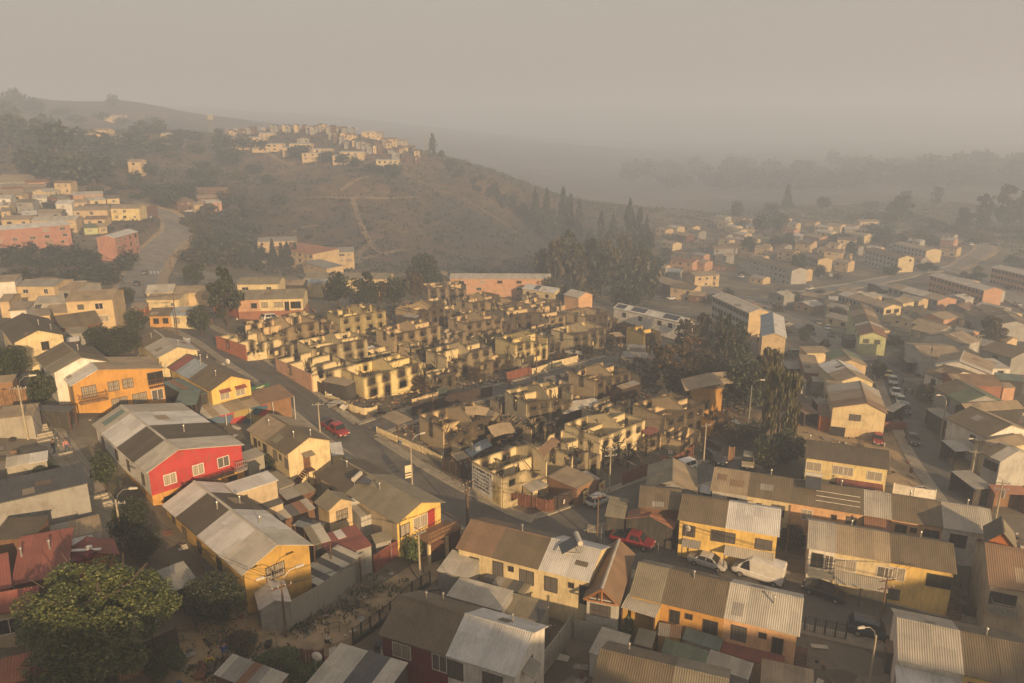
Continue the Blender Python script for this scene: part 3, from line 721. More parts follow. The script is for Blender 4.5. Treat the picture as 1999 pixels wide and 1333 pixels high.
# cream house with outside stair
C1 = house('cream gable house with a brown and tan roof and an outside stair', z3(635,440), z3(1000,325), 5.0, z3(275,252), ridge='y', rise=1.4, wall='cream', over=(.35,.35,.25,.25), segs=[(0,.52,'brown'),(.52,1,'tan')],
  win=[('l',.05,3.6,.7,1.2,'d','curtain'),('l',.33,3.7,.9,1.2,'d','curtain'),('l',.6,3.6,.9,1.4,'d','dark'),('l',.86,3.7,.8,1.1,'d','dark'),('l',.75,3.9,.5,.6,'d','dark'),('l',.2,3.9,.5,.6,'d','mid')], vents=[(.35,.2),(.62,.1),(.3,.75)])
add_door(C1, 'f', .42, 2.45, .9, 2.0, 'b'); awning(C1, 'f', .3, .55, 4.6, 1.0, .3, 'olive', False)
def stair(hs, f, t, z, run, w=.95, mm=None, sgn=-1):
 """outside stair along a wall face from a landing at height z"""
 fn, rz = face_xf(hs, f); a = Vector((*fn(t), 0)); m = MB(); n = 13
 m.bx(-.5, .5, -w - .1, -.003, z - .12, z)
 for i in range(n):
  x = sgn * (.5 + run * i / n); zz = z * (1 - (i + 1) / n) + 0
  m.bx(min(x, x + sgn * run / n * 1.1), max(x, x + sgn * run / n * 1.1), -w - .1, -.05, zz - .06, zz)
 for y in (-w - .1, -.08):
  m.tube([(sgn * .5, y, z + .0), (sgn * (.5 + run), y, 0)], .06, 4)
 m.tube([(0, -w - .1, z + .95), (sgn * .5, -w - .1, z + .95), (sgn * (.5 + run), -w - .1, .95)], .03, 5)
 for i in range(0, n, 3):
  x = sgn * (.5 + run * i / n); zz = z * (1 - i / n); m.tube([(x, -w - .1, zz - .05), (x, -w - .1, zz + .95)], .025, 5)
 for x in (-.45, .45): m.bx(x - .05, x + .05, -w - .1, -w, hs.zb, z - .12)
 o = m.build('stair', mm or WOODD, hs.root); o.location = a; o.rotation_euler = (0, 0, rz); return o
stair(C1, 'f', .42, 2.45, 3.0)
house('white-roofed shed between the cream gable house and the street', z3(990,440), z3(1085,428), 2.8, z3(985,340), roof='white', wall='cream', **shed)
# yellow balcony house
Yb = house('yellow balcony house with a long olive roof and a red door', z3(1500,975), z3(1880,805), 5.0, z3(860,610), ridge='y', rise=1.25, wall='beige', gablec='yellow', over=(.35,.35,.5,.2), segs=[(0,.62,'olive'),(.62,1,'dark')],
  win=[('f',.17,3.6,1.2,1.3,'d','curtain'),('f',.52,3.7,1.9,1.4,'w','curtain'),('l',.85,3.6,.8,1.2,'d','dark'),('l',.72,3.7,.6,.7,'d','dark')], vents=[(.42,.86),(.35,.4)])
add_door(Yb, 'f', .77, 2.55, 1.0, 2.1, 'r'); balcony(Yb, 'f', .36, 1.12, 2.5, 2.6, WOOD)
_m = MB(); _m.bx(Yb.L*.38, Yb.L*1.05, -2.0, -1.9, Yb.zb - .6, 2.2); _m.build('garage_gate', plain('gate_brown', (.075,.03,.018), .7), Yb.root)
for _x in (.37, .74, 1.08):
 _m = MB(); _m.bx(Yb.L*_x - .15, Yb.L*_x + .15, -2.3, -2.0, Yb.zb - .6, 2.35); _m.build('pillar', wallm('cream'), Yb.root)
house('small sand-coloured gable annexe with an olive roof and blinds', z3(955,882), z3(1175,800), 3.4, z3(835,812), rise=.95, wall='sand', roof='olive', win=[('f',.55,2.3,1.3,1.2,'d','curtain',True)], **GL)
house('grey tin utility room beside the sand-coloured annexe', z3(1215,925), z3(1315,890), 2.6, z3(1120,835), segs=[(0,.5,'light'),(.5,1,'olive')], wall='lightgrey', **shed)
RedS = house('dark red metal roof with a white skylight over a courtyard', z3(988,1246), z3(1308,1140), 2.7, z3(930,1052), roof='red', wall='grey', **shed)
_m = MB(); _m.hexa([(RedS.L*.42,RedS.D*.62,2.86+.06),(RedS.L*.62,RedS.D*.62,2.86+.06),(RedS.L*.62,RedS.D*.97,3.0+.06),(RedS.L*.42,RedS.D*.97,3.0+.06)],[(RedS.L*.42,RedS.D*.62,3.02),(RedS.L*.62,RedS.D*.62,3.02),(RedS.L*.62,RedS.D*.97,3.14),(RedS.L*.42,RedS.D*.97,3.14)]); _m.build('skylight', roofm('white'), RedS.roof)
house('shed roof of alternating pale and dark sheets along the grey tin fence', z7(1440,292), z7(1800,20), 2.6, z7(1240,180), segs=[(i/7,(i+1)/7,('pale','charcoal')[i%2]) for i in range(7)], wall='grey', open_sides='fl', **shed)
Gr = house('grey garage with a low white gable roof and double doors', z7(910,500), z7(1197,425), 2.6, z7(835,300), ridge='y', rise=.55, wall='grey', segs=[(0,1,'white')], over=(.15,.15,.25,.1))
_m = MB(); _m.bx(.25, Gr.L/2 - .03, .19, .24, Gr.zb + .3, 2.05); _m.build('garage_door', plain('garage_door_grey', (.22,.21,.19), .6), Gr.root); _m = MB(); _m.bx(Gr.L/2 + .03, Gr.L - .25, .19, .24, Gr.zb + .3, 2.05); _m.build('garage_door', plain('garage_door_grey', (.22,.21,.19)), Gr.root)
house('grey tin hut beside the brick yard wall', z3(1330,1130), z3(1462,1095), 2.4, z3(1258,1068), roof='olive', wall='grey', **shed)
house('dark slanting awning between the white annexe and scrap roofs', z3(455,866), z3(620,806), 2.8, z3(378,790), roof='charcoal', wall='beige', **shed)
house('rusty patched scrap roof in the middle of the back yards', z3(595,946), z3(865,850), 2.5, z3(475,880), segs=[(0,.3,'light'),(.3,.55,'charcoal'),(.55,.8,'rust'),(.8,1,'light')], wall='brown', **shed)
house('crooked pale sheet roof beside the sand-coloured annexe', z3(880,1032), z3(942,966), 2.4, z3(720,950), segs=[(0,.6,'pale'),(.6,1,'charcoal')], wall='brown', **shed)
house('grey low roof behind the white beige annexe', z3(578,702), z3(706,652), 2.5, z3(520,570), roof='olive', wall='grey', **shed)
house('long low grey roof under the dark house gutter', z3(640,790), z3(868,708), 2.4, z3(580,715), segs=[(0,.5,'grey'),(.5,1,'olive')], wall='brown', **shed)
house('flat concrete roof behind the red gable house balcony', z3(330,480), z3(470,430), 2.6, z3(325,400), roof='grey', wall='concrete', **shed)
# far left sheds
house('tall grey corrugated warehouse wall with a dark roof, left edge', z2(-160,340), z2(508,188), 4.2, 6.5, roof='charcoal', wall='grey', siding=True, name='shed', cat='warehouse', rt=1, rise=-.5, over=(.1,.1,.1,.1))
house('olive and tan lean-to roof with a mint fascia below the warehouse wall', z2(250,545), z2(590,460), 2.5, z2(165,462), segs=[(0,.45,'grey'),(.45,1,'tan')], wall='lightgrey', **shed)
house('dark flat roof between the warehouse and the red roof, left edge', z2(-60,520), z2(197,500), 3.0, z2(-30,395), roof='dark', wall='brown', **shed)
house('narrow white sheet roof under the mint fascia', z2(300,602), z2(548,525), 2.3, z2(262,562), roof='white', wall='grey', **shed)
house('big dull red metal roof with vents at the left edge', z2(60,780), z2(392,712), 3.3, z2(0,520), roof='red', wall='brown', name='house', rt=1, rise=1.0, over=(.2,.3,.4,.2), vents=[(.1,.55),(.6,.6)])
house('dull red roof wing stepping down at the left edge', z2(-160,850), z2(70,786), 3.0, z2(-160,640), roof='red', wall='orangered', name='house', rt=1, rise=1.0, over=(.2,.2,.3,.2))
house('small dull red hipped roof with clutter on top beside the big tree', z2(375,690), z2(690,600), 3.2, z2(330,600), ridge='y', rise=.9, roof='red', wall='orangered', over=(.3,.3,.3,.3))
Bs = house('beige sided cottage with a red roof and a white window, left edge', z2(-150,968), z2(213,902), 3.2, z2(130,796), roof='red', wall='beige', siding=True, rt=1, rise=.9, over=(.2,.3,.35,.2), win=[('f',.5,1.9,1.5,1.2,'w','dark'),('f',.1,1.9,1.2,1.2,'w','dark')])
house('terracotta tiled roof in the bottom left corner', z2(-140,1390), z2(172,1312), 2.6, z2(140,1168), roof='clay', wall='brown', rt=1, rise=.8, over=(.2,.2,.3,.2))
house('dark grey shed roof under the big tree', z2(330,1365), z2(600,1300), 2.3, z2(420,1245), roof='charcoal', wall='dark', **shed)
house('weathered plank roof hut between the big tree and the round bush', z2(985,815), z2(1145,752), 2.4, z2(900,690), roof='grey', wall='grey', open_sides='f', **shed)
house('pale flat roof with a raised white edge at the left edge', z1(40,1335), z1(372,1278), 2.8, z1(0,1262), segs=[(0,.55,'pale'),(.55,1,'white')], wall='concrete', **shed)
house('tan flat roof above a concrete block wall at the left edge', z1(-40,955), z1(256,925), 2.6, z1(-40,862), roof='tan', wall='concrete', **shed)
house('tan low roof with a plank fence at the left edge', z1(-60,680), z1(100,665), 2.5, z1(-60,620), roof='tan', wall='timber', **shed)
# bottom roofs
house('corrugated shed roof of mixed light, brown and red sheets at the bottom', z7(515,1055), z7(1010,1245), 2.4, z7(728,890), segs=[(0,.12,'pale'),(.12,.4,'grey'),(.4,.55,'rust'),(.55,.7,'grey'),(.7,1,'light')], wall='brown', **shed)
house('pale shed roof with a dark middle strip beside the red-walled house', (596,1337), (735,1382), 2.6, (700,1266), segs=[(0,.42,'pale'),(.42,.75,'charcoal'),(.75,1,'pale')], wall='dark', **shed)

# ================================================================ bottom centre and right-hand terraces
terrace(z4(150,960), z4(1230,1300), 5.0, z4(480,612), [
  (0,.49,'dark red terrace house with a brown corrugated roof at the bottom','darkred','brown',[('f',.3,3.9,1.7,1.3,'w','curtain'),('f',.88,3.9,1.3,1.5,'w','mid')],dict(vents=[(.35,.62),(.5,.8)])),
  (.49,1,'white terrace house with a white corrugated roof at the bottom','white','white',[('f',.12,3.7,1.3,1.6,'d','mid'),('f',.68,3.5,1.7,1.8,'d','mid'),('r',.5,3.7,.8,1.1,'d','dark')],dict(vents=[(.6,.72)]))], rise=1.7)
stair(ALLH[-1], 'r', .3, 2.4, 2.6, sgn=-1)
awning(ALLH[-1], 'r', .2, .5, 4.4, 1.0, .4, 'grey', False)
T3 = terrace(z4(755,285), z4(1800,552), 5.0, 7.2, [
  (0,.62,'cream terrace house with a long brown roof beside the main street','cream','brown',[('f',.5,3.7,1.1,1.6,'d','mid'),('f',.85,3.6,1.5,1.5,'d','mid'),('f',.66,4.1,.5,.5,'d','dark'),('f',.2,3.7,1,1.2,'d','dark')],dict(segs=[(0,.45,'umber'),(.45,1,'brown')],vents=[(.65,.5)])),
  (.62,1,'cream terrace house with a white roof carrying a solar heater','cream','white',[('f',.25,3.5,1.3,1.6,'d','mid'),('f',.67,4.0,.5,.5,'d','dark'),('f',.93,3.3,.8,2,'d','dark')])], rise=1.6)
house('white-topped grey tin shed beside the dirt path', z4(610,456), z4(856,514), 2.7, z4(792,306), roof='pale', wall='grey', siding=True, **shed)
house('broad pale flat roof between the two terrace rows', z4(682,652), z4(1112,774), 2.7, z4(832,512), roof='pale', wall='grey', **shed)
house('weathered brown flat roof next to the broad pale roof', z4(1118,774), z4(1416,856), 2.6, z4(1246,642), segs=[(0,.7,'olive'),(.7,1,'charcoal')], wall='concrete', **shed)
house('patchwork roof of dark and olive plastic sheets behind the cream terrace', z4(962,528), z4(1290,652), 2.3, z4(1032,456), segs=[(0,.25,'charcoal'),(.25,.45,'grey'),(.45,.6,'olive'),(.6,.85,'charcoal'),(.85,1,'olive')], wall='concrete', **shed)
Bg = house('pale house with a brown cross gable and orange timber truss', z5(150,680), z5(440,735), 4.8, 9.5, ridge='y', rise=1.5, wall='lightgrey', gablec='lightgrey', roof='umber', cap='pale', over=(.3,.3,.6,.2), win=[('f',.45,3.5,1.9,1.2,'d','mid',True)])
_m = MB(); _m.tube([(.1,.1,4.72),(Bg.L/2,.1,6.2)], .09, 4); _m.tube([(Bg.L-.1,.1,4.72),(Bg.L/2,.1,6.2)], .09, 4); _m.tube([(.3,.1,4.75),(Bg.L-.3,.1,4.75)], .09, 4); _m.tube([(Bg.L/2,.1,4.75),(Bg.L/2,.1,6.15)], .09, 4); _m.build('truss', plain('orange_timber', (.32,.13,.03), .7), Bg.root)
_m = MB(); _m.poly([(.5,.585,4.8),(Bg.L-.5,.585,4.8),(Bg.L/2,.585,5.95)]); _m.build('gable_panel', WOODD, Bg.root)
T6 = terrace(z5(510,652), z5(1845,975), 5.0, z5(1905,652), [
  (0,.19,'narrow terrace unit with an olive roof between brown gable and orange house','ochre','olive',[]),
  (.19,.555,'orange terrace house with a plain brown roof','orange','brown',[('f',.22,3.7,.9,1.3,'d','dark'),('f',.45,4.1,.6,.5,'d','dark'),('f',.8,3.5,1.3,1.4,'d','dark')],dict(vents=[(.42,.45)])),
  (.555,1,'peach terrace house with a white roof and brick-patched wall','peach','pale',[('f',.22,3.6,1.3,1.5,'d','mid'),('f',.55,4.0,.6,.5,'d','dark'),('f',.76,3.3,.9,1.6,'d','dark')],dict(vents=[(.62,.35)]))], rise=1.7)
_s6 = stair(T6[-1], 'r', .25, 2.3, 2.6, sgn=-1)
house('white sheet porch roof in front of the narrow olive unit', z5(448,742), z5(716,826), 4.0, z5(515,632), roof='pale', wall='ochre', open_sides='f', **shed)
house('green-grey flat roof in the yard below the orange terrace', z5(760,1092), z5(1102,1196), 2.5, z5(800,986), roof='green', wall='concrete', **shed)
house('blue-grey flat roof under the orange wall', z5(924,992), z5(1216,1086), 2.7, z5(960,906), roof='teal', wall='concrete', **shed)
house('small brown roof patch against the orange wall', z5(735,962), z5(915,992), 2.6, z5(800,880), segs=[(0,.5,'grey'),(.5,1,'umber')], wall='ochre', **shed)
house('flat dull red patio roof below the peach house', z5(1225,1090), z5(1700,1240), 2.3, z5(1255,970), roof='red', wall='peach', **shed)
house('cream shed with a pale tin roof at the dirt yard', z5(195,1097), z5(430,1172), 2.7, z5(310,896), roof='light', wall='white', **shed)
house('little olive tilted roof beside the pale tin shed', z5(548,1028), z5(690,1064), 2.6, z5(620,910), roof='olive', wall='brown', **shed)
terrace(z5(200,1420), z5(1250,1690), 5.0, z5(430,1026), [
  (0,.58,'long brown corrugated roof at the bottom edge','white','brown',[],dict(vents=[(.35,.72)])),
  (.58,1,'olive-grey continuation of the brown roof at the bottom edge','white','olive',[])], rise=1.7)
house('cream corrugated flat roof in front of the dull red patio', z5(1100,1196), z5(1446,1312), 2.7, z5(1150,1072), roof='light', wall='grey', **shed)
house('wide tan corrugated roof at the bottom, left of the narrow lane', z5(1530,1430), z5(1960,1530), 3.0, z5(1665,1168), roof='tan', wall='grey', **shed)
# street-side yellow terrace
T1 = [None] + terrace((1322,1015), (1522,1049), 5.0, 7.0, [
  (0,.47,'golden yellow terrace house with a brown roof and barred windows','yellow','brown',[('f',.22,3.7,1.3,1.3,'d','mid',True),('f',.85,3.7,1.4,1.3,'d','mid',True)]),
  (.47,1,'bright yellow terrace house with a white roof behind the white van','yellow','white',[('f',.1,3.7,1.1,1.2,'d','mid'),('f',.76,3.6,1.7,1.2,'d','mid')])], rise=1.5)
house('set-back brown-roofed terrace end behind the orange carport roof', (1246,990), (1330,998), 4.6, 6, rise=1.2, roof='brown', wall='brown')
awning(T1[2], 'f', .02, .98, 2.7, 1.5, .45, 'pale'); awning(T1[1], 'f', .1, .5, 2.6, 1.3, .3, 'grey')
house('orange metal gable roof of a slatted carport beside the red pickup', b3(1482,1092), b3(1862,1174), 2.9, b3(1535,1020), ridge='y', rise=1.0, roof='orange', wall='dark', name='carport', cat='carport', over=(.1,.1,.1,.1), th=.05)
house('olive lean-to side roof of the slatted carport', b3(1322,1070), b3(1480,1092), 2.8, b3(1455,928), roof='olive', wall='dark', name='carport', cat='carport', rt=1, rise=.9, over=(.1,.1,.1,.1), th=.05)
house('small tan gable-roofed house behind the orange carport', b4(440,1095), b4(850,1135), 3.4, 7, ridge='y', rise=1.4, segs=[(0,1,'olive','tan')], wall='grey', over=(.3,.3,.3,.2))
house('little white tarpaulin roof on posts behind the yellow terrace', b4(855,1120), b4(945,1142), 2.9, b4(870,1076), roof='white', wall='dark', open_sides='flr', **shed)
T2 = terrace((1386,957), (1942,1048), 4.9, 7.2, [
  (0,.13,'terrace end with a broad tan roof in the second row','lightgrey','tan',[('f',.6,3.6,1.2,1.3,'d','dark')]),
  (.13,.28,'plain brown-roofed terrace house with a half-lit white wall','cream','brown',[('f',.3,3.8,.5,.5,'d','dark'),('f',.75,3.5,1.4,1.4,'d','mid')],dict(vents=[(.5,.7)])),
  (.28,.54,'terrace house with a solar tank and white pipes on its brown roof','peach','brown',[('f',.25,3.6,1.1,1.3,'w','curtain'),('f',.62,3.9,.5,.5,'d','dark'),('f',.85,3.6,1,1.3,'d','mid')],dict(vents=[(.7,.6)])),
  (.54,.64,'terrace unit with a pale roof running down to rusty sheets','grey','light',[]),
  (.64,.82,'pink-grey terrace house with a brown roof and three dark windows','peach','brown',[('f',.2,3.6,1.1,1.4,'d','dark'),('f',.45,3.9,.6,.5,'d','dark'),('f',.8,3.5,1.5,1.5,'d','dark')],dict(vents=[(.4,.6)])),
  (.82,1,'white terrace house with a pale roof in the second row','white','light',[('f',.35,3.5,1.6,1.5,'d','dark'),('f',.85,3.8,1,.6,'d','dark')],dict(vents=[(.55,.55)]))], rise=1.5)
awning(T2[3], 'f', .02, .98, 4.7, 2.2, 1.3, 'rust', False)
T3b = terrace(z6(222,560), z6(1085,712), 5.0, 7.0, [
  (0,.19,'white terrace house with a grey railed balcony','white','light',[('f',.35,3.6,1.1,1.6,'d','dark'),('f',.8,3.5,.8,1.8,'w','mid')]),
  (.19,.56,'cream terrace house with a wide pale brown roof facing the black car','cream','tan',[('f',.2,3.6,2.2,1.3,'w','curtain'),('f',.92,3.6,1.4,1.2,'w','mid')],dict(vents=[(.3,.6)])),
  (.56,1,'bright yellow terrace house with a brown corrugated roof','yellow','brown',[('f',.12,3.7,1.5,1.4,'w','curtain'),('f',.8,3.7,2.3,1.4,'d','dark'),('f',.1,1.2,1.3,1.2,'d','mid')],dict(vents=[(.5,.6)]))], rise=1.5)
balcony(T3b[0], 'f', .02, .98, 2.5, 1.6, METAL, n=26); awning(T3b[1], 'f', .02, .98, 2.8, 2.0, .4, 'light')
stair(T3b[2], 'r', .25, 2.4, 2.6, sgn=-1)
R4 = house('pale yellow house with a long dark roof beside the dirt lot', (1571,894), (1737,918), 4.9, 6.5, rise=1.4, roof='dark', wall='paleyellow', win=[('f',.1,3.7,1.9,1.2,'w','curtain'),('f',.41,3.7,1.3,1.2,'w','curtain'),('f',.53,3.7,1.3,1.2,'w','curtain'),('f',.86,3.6,1.8,1.2,'w','curtain'),('f',.4,1.2,1.4,1.2,'d','dark'),('f',.5,1.2,1.2,1.2,'d','mid'),('f',.8,1.2,1.6,1,'d','dark')], vents=[(.05,.7)])
awning(R4, 'f', .4, .97, 2.5, 1.4, .3, 'red')
R5 = house('tall tan-walled house with a brown roof and a balcony, right edge', z6(1264,774), z6(1580,835), 6.4, z6(1205,520), rise=2.2, roof='umber', wall='beige', win=[('f',.3,5.0,2.2,1.3,'d','dark')])
balcony(R5, 'f', .05, .6, 4.1, 1.2, METAL)
house('dark cross gable with an orange end panel on top of the right-hand houses', z6(1240,530), z6(1430,572), 7.2, z6(1205,430), ridge='y', rise=1.6, segs=[(0,1,'dark','olive')], wall='beige', gablec='orangered', name='house', over=(.3,.3,.3,.1))
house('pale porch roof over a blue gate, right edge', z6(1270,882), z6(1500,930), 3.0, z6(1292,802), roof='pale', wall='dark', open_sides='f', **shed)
T7 = terrace(z6(742,1205), z6(1560,1392), 5.0, z6(737,912), [
  (0,.47,'pale corrugated roof house in the bottom right corner','white','light',[],),
  (.47,1,'brown corrugated roof house in the bottom right corner','yellow','brown',[('f',.2,3.6,1.2,1.3,'d','dark')],dict(vents=[(.38,.55)]))], rise=1.6)
house('white tin lean-to roof below the pale corrugated roof, bottom right', z6(745,1440), z6(1112,1530), 4.0, z6(745,1235), roof='white', wall='grey', **shed)
house('grey flat shed roof behind the tall tan house', z6(1090,660), z6(1210,668), 3.0, z6(1070,540), roof='grey', wall='grey', **shed)
house('dark small shed beside the narrow lane, bottom right', z6(680,1160), z6(742,1172), 2.4, z6(690,1120), roof='umber', wall='dark', **shed)

# ================================================================ right-hand neighbourhood
AW = lambda n, sp=3.0, w=1.2, h=1.1, faces='fl', pane='dark': (n, sp, w, h, 'd', pane, faces)
G2 = dict(ridge='y', over=(.3, .3, .25, .25))
Q1 = house('big cream gable house with one window, beside the dirt lot', z8(490,868), z8(935,915), 4.9, z8(890,735), rt=.62, rise=1.5, wall='cream', wall2=(1.7,'sand'), segs=[(0,.28,'umber'),(.28,.68,'tan'),(.68,1,'light')], win=[('f',.44,3.6,1.7,1.0,'d','mid')], **G2)
house('tan and white roofed house stepped behind the big cream gable', z8(540,668), z8(832,672), 4.4, z8(775,535), rt=.5, rise=1.3, wall='cream', segs=[(0,.5,'tan'),(.5,1,'white')], win=[('r',.5,3.3,1,1,'d','dark')], **G2)
house('green-topped tan roofed house, last of the stepped cream row', z8(512,528), z8(778,540), 4.2, z8(745,450), rt=.5, rise=1.2, wall='sand', segs=[(0,.4,'tan'),(.4,1,'green')], **G2)
_m = MB(); _m.bx(.35, Q1.L*.3, .19, .245, Q1.zb, 1.6); _m.build('garage_opening', plain('garage_shade', (.02,.018,.016), .9), Q1.root)  # near-black slab paints the shade inside the garage opening
def S(label, A, B, h, D, roof, wall='grey', **k):
 kk = dict(shed); kk.update(k); return house(label, A, B, h, D, roof=roof, wall=wall, **kk)
S('raised tan cross roof over cream wall, second along the cream gable row', z8(440,745), z8(575,762), 4.2, z8(440,645), 'tan', 'cream', win=[('f',.5,3.2,2.2,1.1,'d','dark')])
S('white side wing roof high on the cream gable row', z8(430,555), z8(545,560), 4.4, z8(430,515), 'white', 'lightgrey')
S('tan boarded annexe near the top of the cream gable row', z8(285,590), z8(420,600), 3.2, z8(315,450), 'tan', 'timber')
S('cream hut with a tan roof and pale stripes by the row of willows', z8(160,660), z8(305,660), 2.6, z8(160,598), 'tan', 'lightgrey')
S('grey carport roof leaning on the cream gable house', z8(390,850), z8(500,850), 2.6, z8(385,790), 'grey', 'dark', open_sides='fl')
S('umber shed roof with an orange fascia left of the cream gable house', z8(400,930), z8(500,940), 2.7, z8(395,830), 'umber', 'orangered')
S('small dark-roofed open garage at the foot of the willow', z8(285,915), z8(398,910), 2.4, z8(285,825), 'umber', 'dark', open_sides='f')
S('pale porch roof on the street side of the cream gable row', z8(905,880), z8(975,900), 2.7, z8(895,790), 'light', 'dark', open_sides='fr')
S('grey tin roof behind the boarded annexe', z8(350,660), z8(440,665), 2.6, z8(350,620), 'light', 'grey')
S('low dark roof in the yard behind the row of huts', z8(150,560), z8(290,560), 2.4, z8(150,500), 'grey', 'dark')
Q2 = house('pale green gable house with a red front roof and two windows', z8(708,302), z8(932,320), 4.9, z8(450,60), rise=1.2, wall='palegreen', segs=[(0,.17,'rust'),(.17,.3,'umber'),(.3,.36,'pale'),(.36,.62,'brown'),(.62,.8,'tan'),(.8,1,'brown')], win=[('f',.25,3.6,1.3,1.0,'d','mid'),('f',.68,3.6,1.3,1.0,'d','mid'),('l',.15,3.6,1,1,'d','dark'),('l',.3,3.6,1,1,'d','dark'),('l',.5,3.6,1,1,'d','dark'),('l',.7,3.6,1,1,'d','dark')], **G2)
S('sand block annexe to the right of the pale green gable house', z8(870,265), z8(955,260), 4.0, z8(850,215), 'tan', 'sand')
S('dark shed beneath the left side of the pale green gable house', z8(600,330), z8(700,335), 2.6, z8(605,290), 'charcoal', 'dark')
Q3 = house('long grey two-storey block with a cream glazed end wall', z8(903,88), z8(1048,75), 5.0, z8(655,-30), rise=1.1, wall='lightgrey', gablec='cream', segs=[(0,.8,'tan'),(.8,1,'pale')], win=[('f',.28,3.7,1.9,1.2,'d','dark'),('f',.74,3.7,1.9,1.2,'d','dark')]+[('l',(i+.5)/12,3.7,1.1,1.1,'d','dark') for i in range(12)], **G2)
house('brown gable roof with a pale verge between two parallel streets', z8(1205,300), z8(1515,378), 4.6, z8(1090,205), rise=1.5, wall='lightgrey', segs=[(0,.28,'brown'),(.28,.34,'pale'),(.34,1,'tan')], win=[('l',.2,3.4,1,1.1,'d','dark'),('l',.6,3.4,1,1.1,'d','dark')], **G2)
house('grey house under a long tan cross roof where someone stands', z8(1215,470), z8(1540,480), 4.6, z8(1195,360), ridge='x', rise=1.0, roof='tan', wall='lightgrey', over=(.3,.3,.3,.3))
house('white-walled gable house with wide pale verges', z8(1298,535), z8(1742,605), 4.8, z8(1225,435), rt=.42, rise=1.7, wall='white', segs=[(0,.2,'pale'),(.2,1,'tan')], win=[('l',.5,3.5,1,1.1,'d','dark')], **G2)
house('brown-roofed lower gable in front of the white-walled house', z8(1362,650), z8(1672,615), 4.4, 5, rise=1.3, wall='white', roof='brown', win=[('l',.5,3.3,1,1,'d','dark')], **G2)
house('small white annexe behind the white-walled gable house', z8(1745,560), z8(1900,560), 3.4, z8(1680,480), ridge='x', rt=1, rise=.3, roof='pale', wall='white', win=[('f',.5,2.4,1.2,1.0,'d','dark')], over=(.15,.15,.15,.15))
house('brick-red house with a long brown roof and a cream edge', z8(1470,690), z8(1845,700), 4.6, z8(1465,600), ridge='x', rise=.9, roof='umber', wall='brick', rt=.6, over=(.3,.3,.3,.3))
S('small peach hut with a pale roof beside the brick-red house', z8(1835,710), z8(1935,710), 3.0, z8(1850,668), 'tan', 'salmon')
house('wide brown and green gable roof on the right-hand slope', z8(1510,835), z8(1870,830), 4.6, z8(1470,700), rt=.5, rise=1.5, wall='grey', segs=[(0,.5,'green'),(.5,1,'brown')], win=[('l',.5,3.4,1,1.1,'d','mid')], **G2)
house('pale-verged brown house stepping down the right-hand slope', z8(1560,900), z8(1999,870), 4.2, z8(1600,830), ridge='x', rise=.8, roof='tan', wall='dark', over=(.3,.3,.3,.3))
house('large brown gable roof with a whitewashed side wall, right edge', z8(1695,1100), z8(2080,1060), 4.9, z8(1608,925), rt=.5, rise=1.7, wall='white', roof='brown', segs=[(0,1,'brown','tan')], win=[('l',.3,3.6,1,1.2,'d','dark')], **G2)
house('cream upper wall under a tan roof, right edge', z8(1765,1200), z8(2060,1140), 4.6, z8(1700,1105), ridge='x', rise=.7, roof='tan', wall='cream', over=(.3,.3,.3,.3))
S('pale corrugated carport roof beside the narrow street', z8(1460,1207), z8(1702,1197), 2.7, z8(1420,1116), 'pale', 'dark', open_sides='fl')
house('white-roofed grey house at the right edge above the striped gate', z8(1815,1290), z8(2080,1235), 4.8, z8(1765,1200), ridge='y', rise=1.2, segs=[(0,.55,'pale'),(.55,1,'brown')], wall='lightgrey', over=(.3,.3,.3,.3), win=[('l',.3,3.6,1,1.2,'d','dark'),('l',.7,3.6,1,1.2,'d','dark')])
S('grey low roof beside the narrow street pavement', z6(1185,222), z6(1300,215), 2.6, z6(1175,110), 'grey', 'dark', open_sides='l')
S('salmon-edged roof over a timber gate, right edge', z6(1300,245), z6(1500,255), 2.8, z6(1300,195), 'orange', 'timber', open_sides='f')
S('dark small roof on the near side of the narrow street', z8(1300,920), z8(1420,910), 2.5, z8(1300,865), 'tan', 'dark', open_sides='fl')
S('grey barred porch on the right-hand slope', z8(1415,985), z8(1525,975), 2.7, z8(1405,870), 'grey', 'dark')
S('brown flat yard roof below the grey barred porch', z8(1415,1080), z8(1520,1075), 2.3, z8(1415,1040), 'tan', 'dark')
S('grey tin roof at the foot of the palm', z8(1080,510), z8(1190,515), 2.6, z8(1080,470), 'grey', 'dark', open_sides='f')
house('cream end wall seen over the willow, top of the street', z8(300,440), z8(490,435), 3.0, z8(305,385), ridge='x', rt=1, rise=.4, roof='tan', wall='cream', over=(.2,.2,.2,.2))
house('brown shallow roof with an orange-lit verge, far right', z8(1690,190), z8(1870,190), 4.4, z8(1620,120), rise=1.2, roof='brown', wall='grey', **G2)
house('long brown roof with bright yellow verge, far right edge', z8(1790,215), z8(2080,235), 4.6, z8(1750,130), rise=1.4, segs=[(0,.5,'brown'),(.5,.6,'tan'),(.6,1,'brown')], wall='lightgrey', win=[('l',.2,3.5,1,1.2,'d','dark'),('l',.6,3.5,1,1.2,'d','dark')], **G2)
house('grey house with a plain brown roof above the right-hand slope', z8(1900,480), z8(2150,440), 4.6, z8(1810,380), rise=1.4, roof='brown', wall='grey', win=[('l',.5,3.5,1,1.2,'d','dark')], **G2)
S('green tin roof to the right of the small white annexe', z8(1790,640), z8(1999,660), 3.0, z8(1790,590), 'teal', 'dark')
house('tan gable half hidden behind the palm and white cars', z8(1170,200), z8(1280,205), 4.2, z8(1100,140), rise=1.1, roof='brown', wall='cream', **G2)
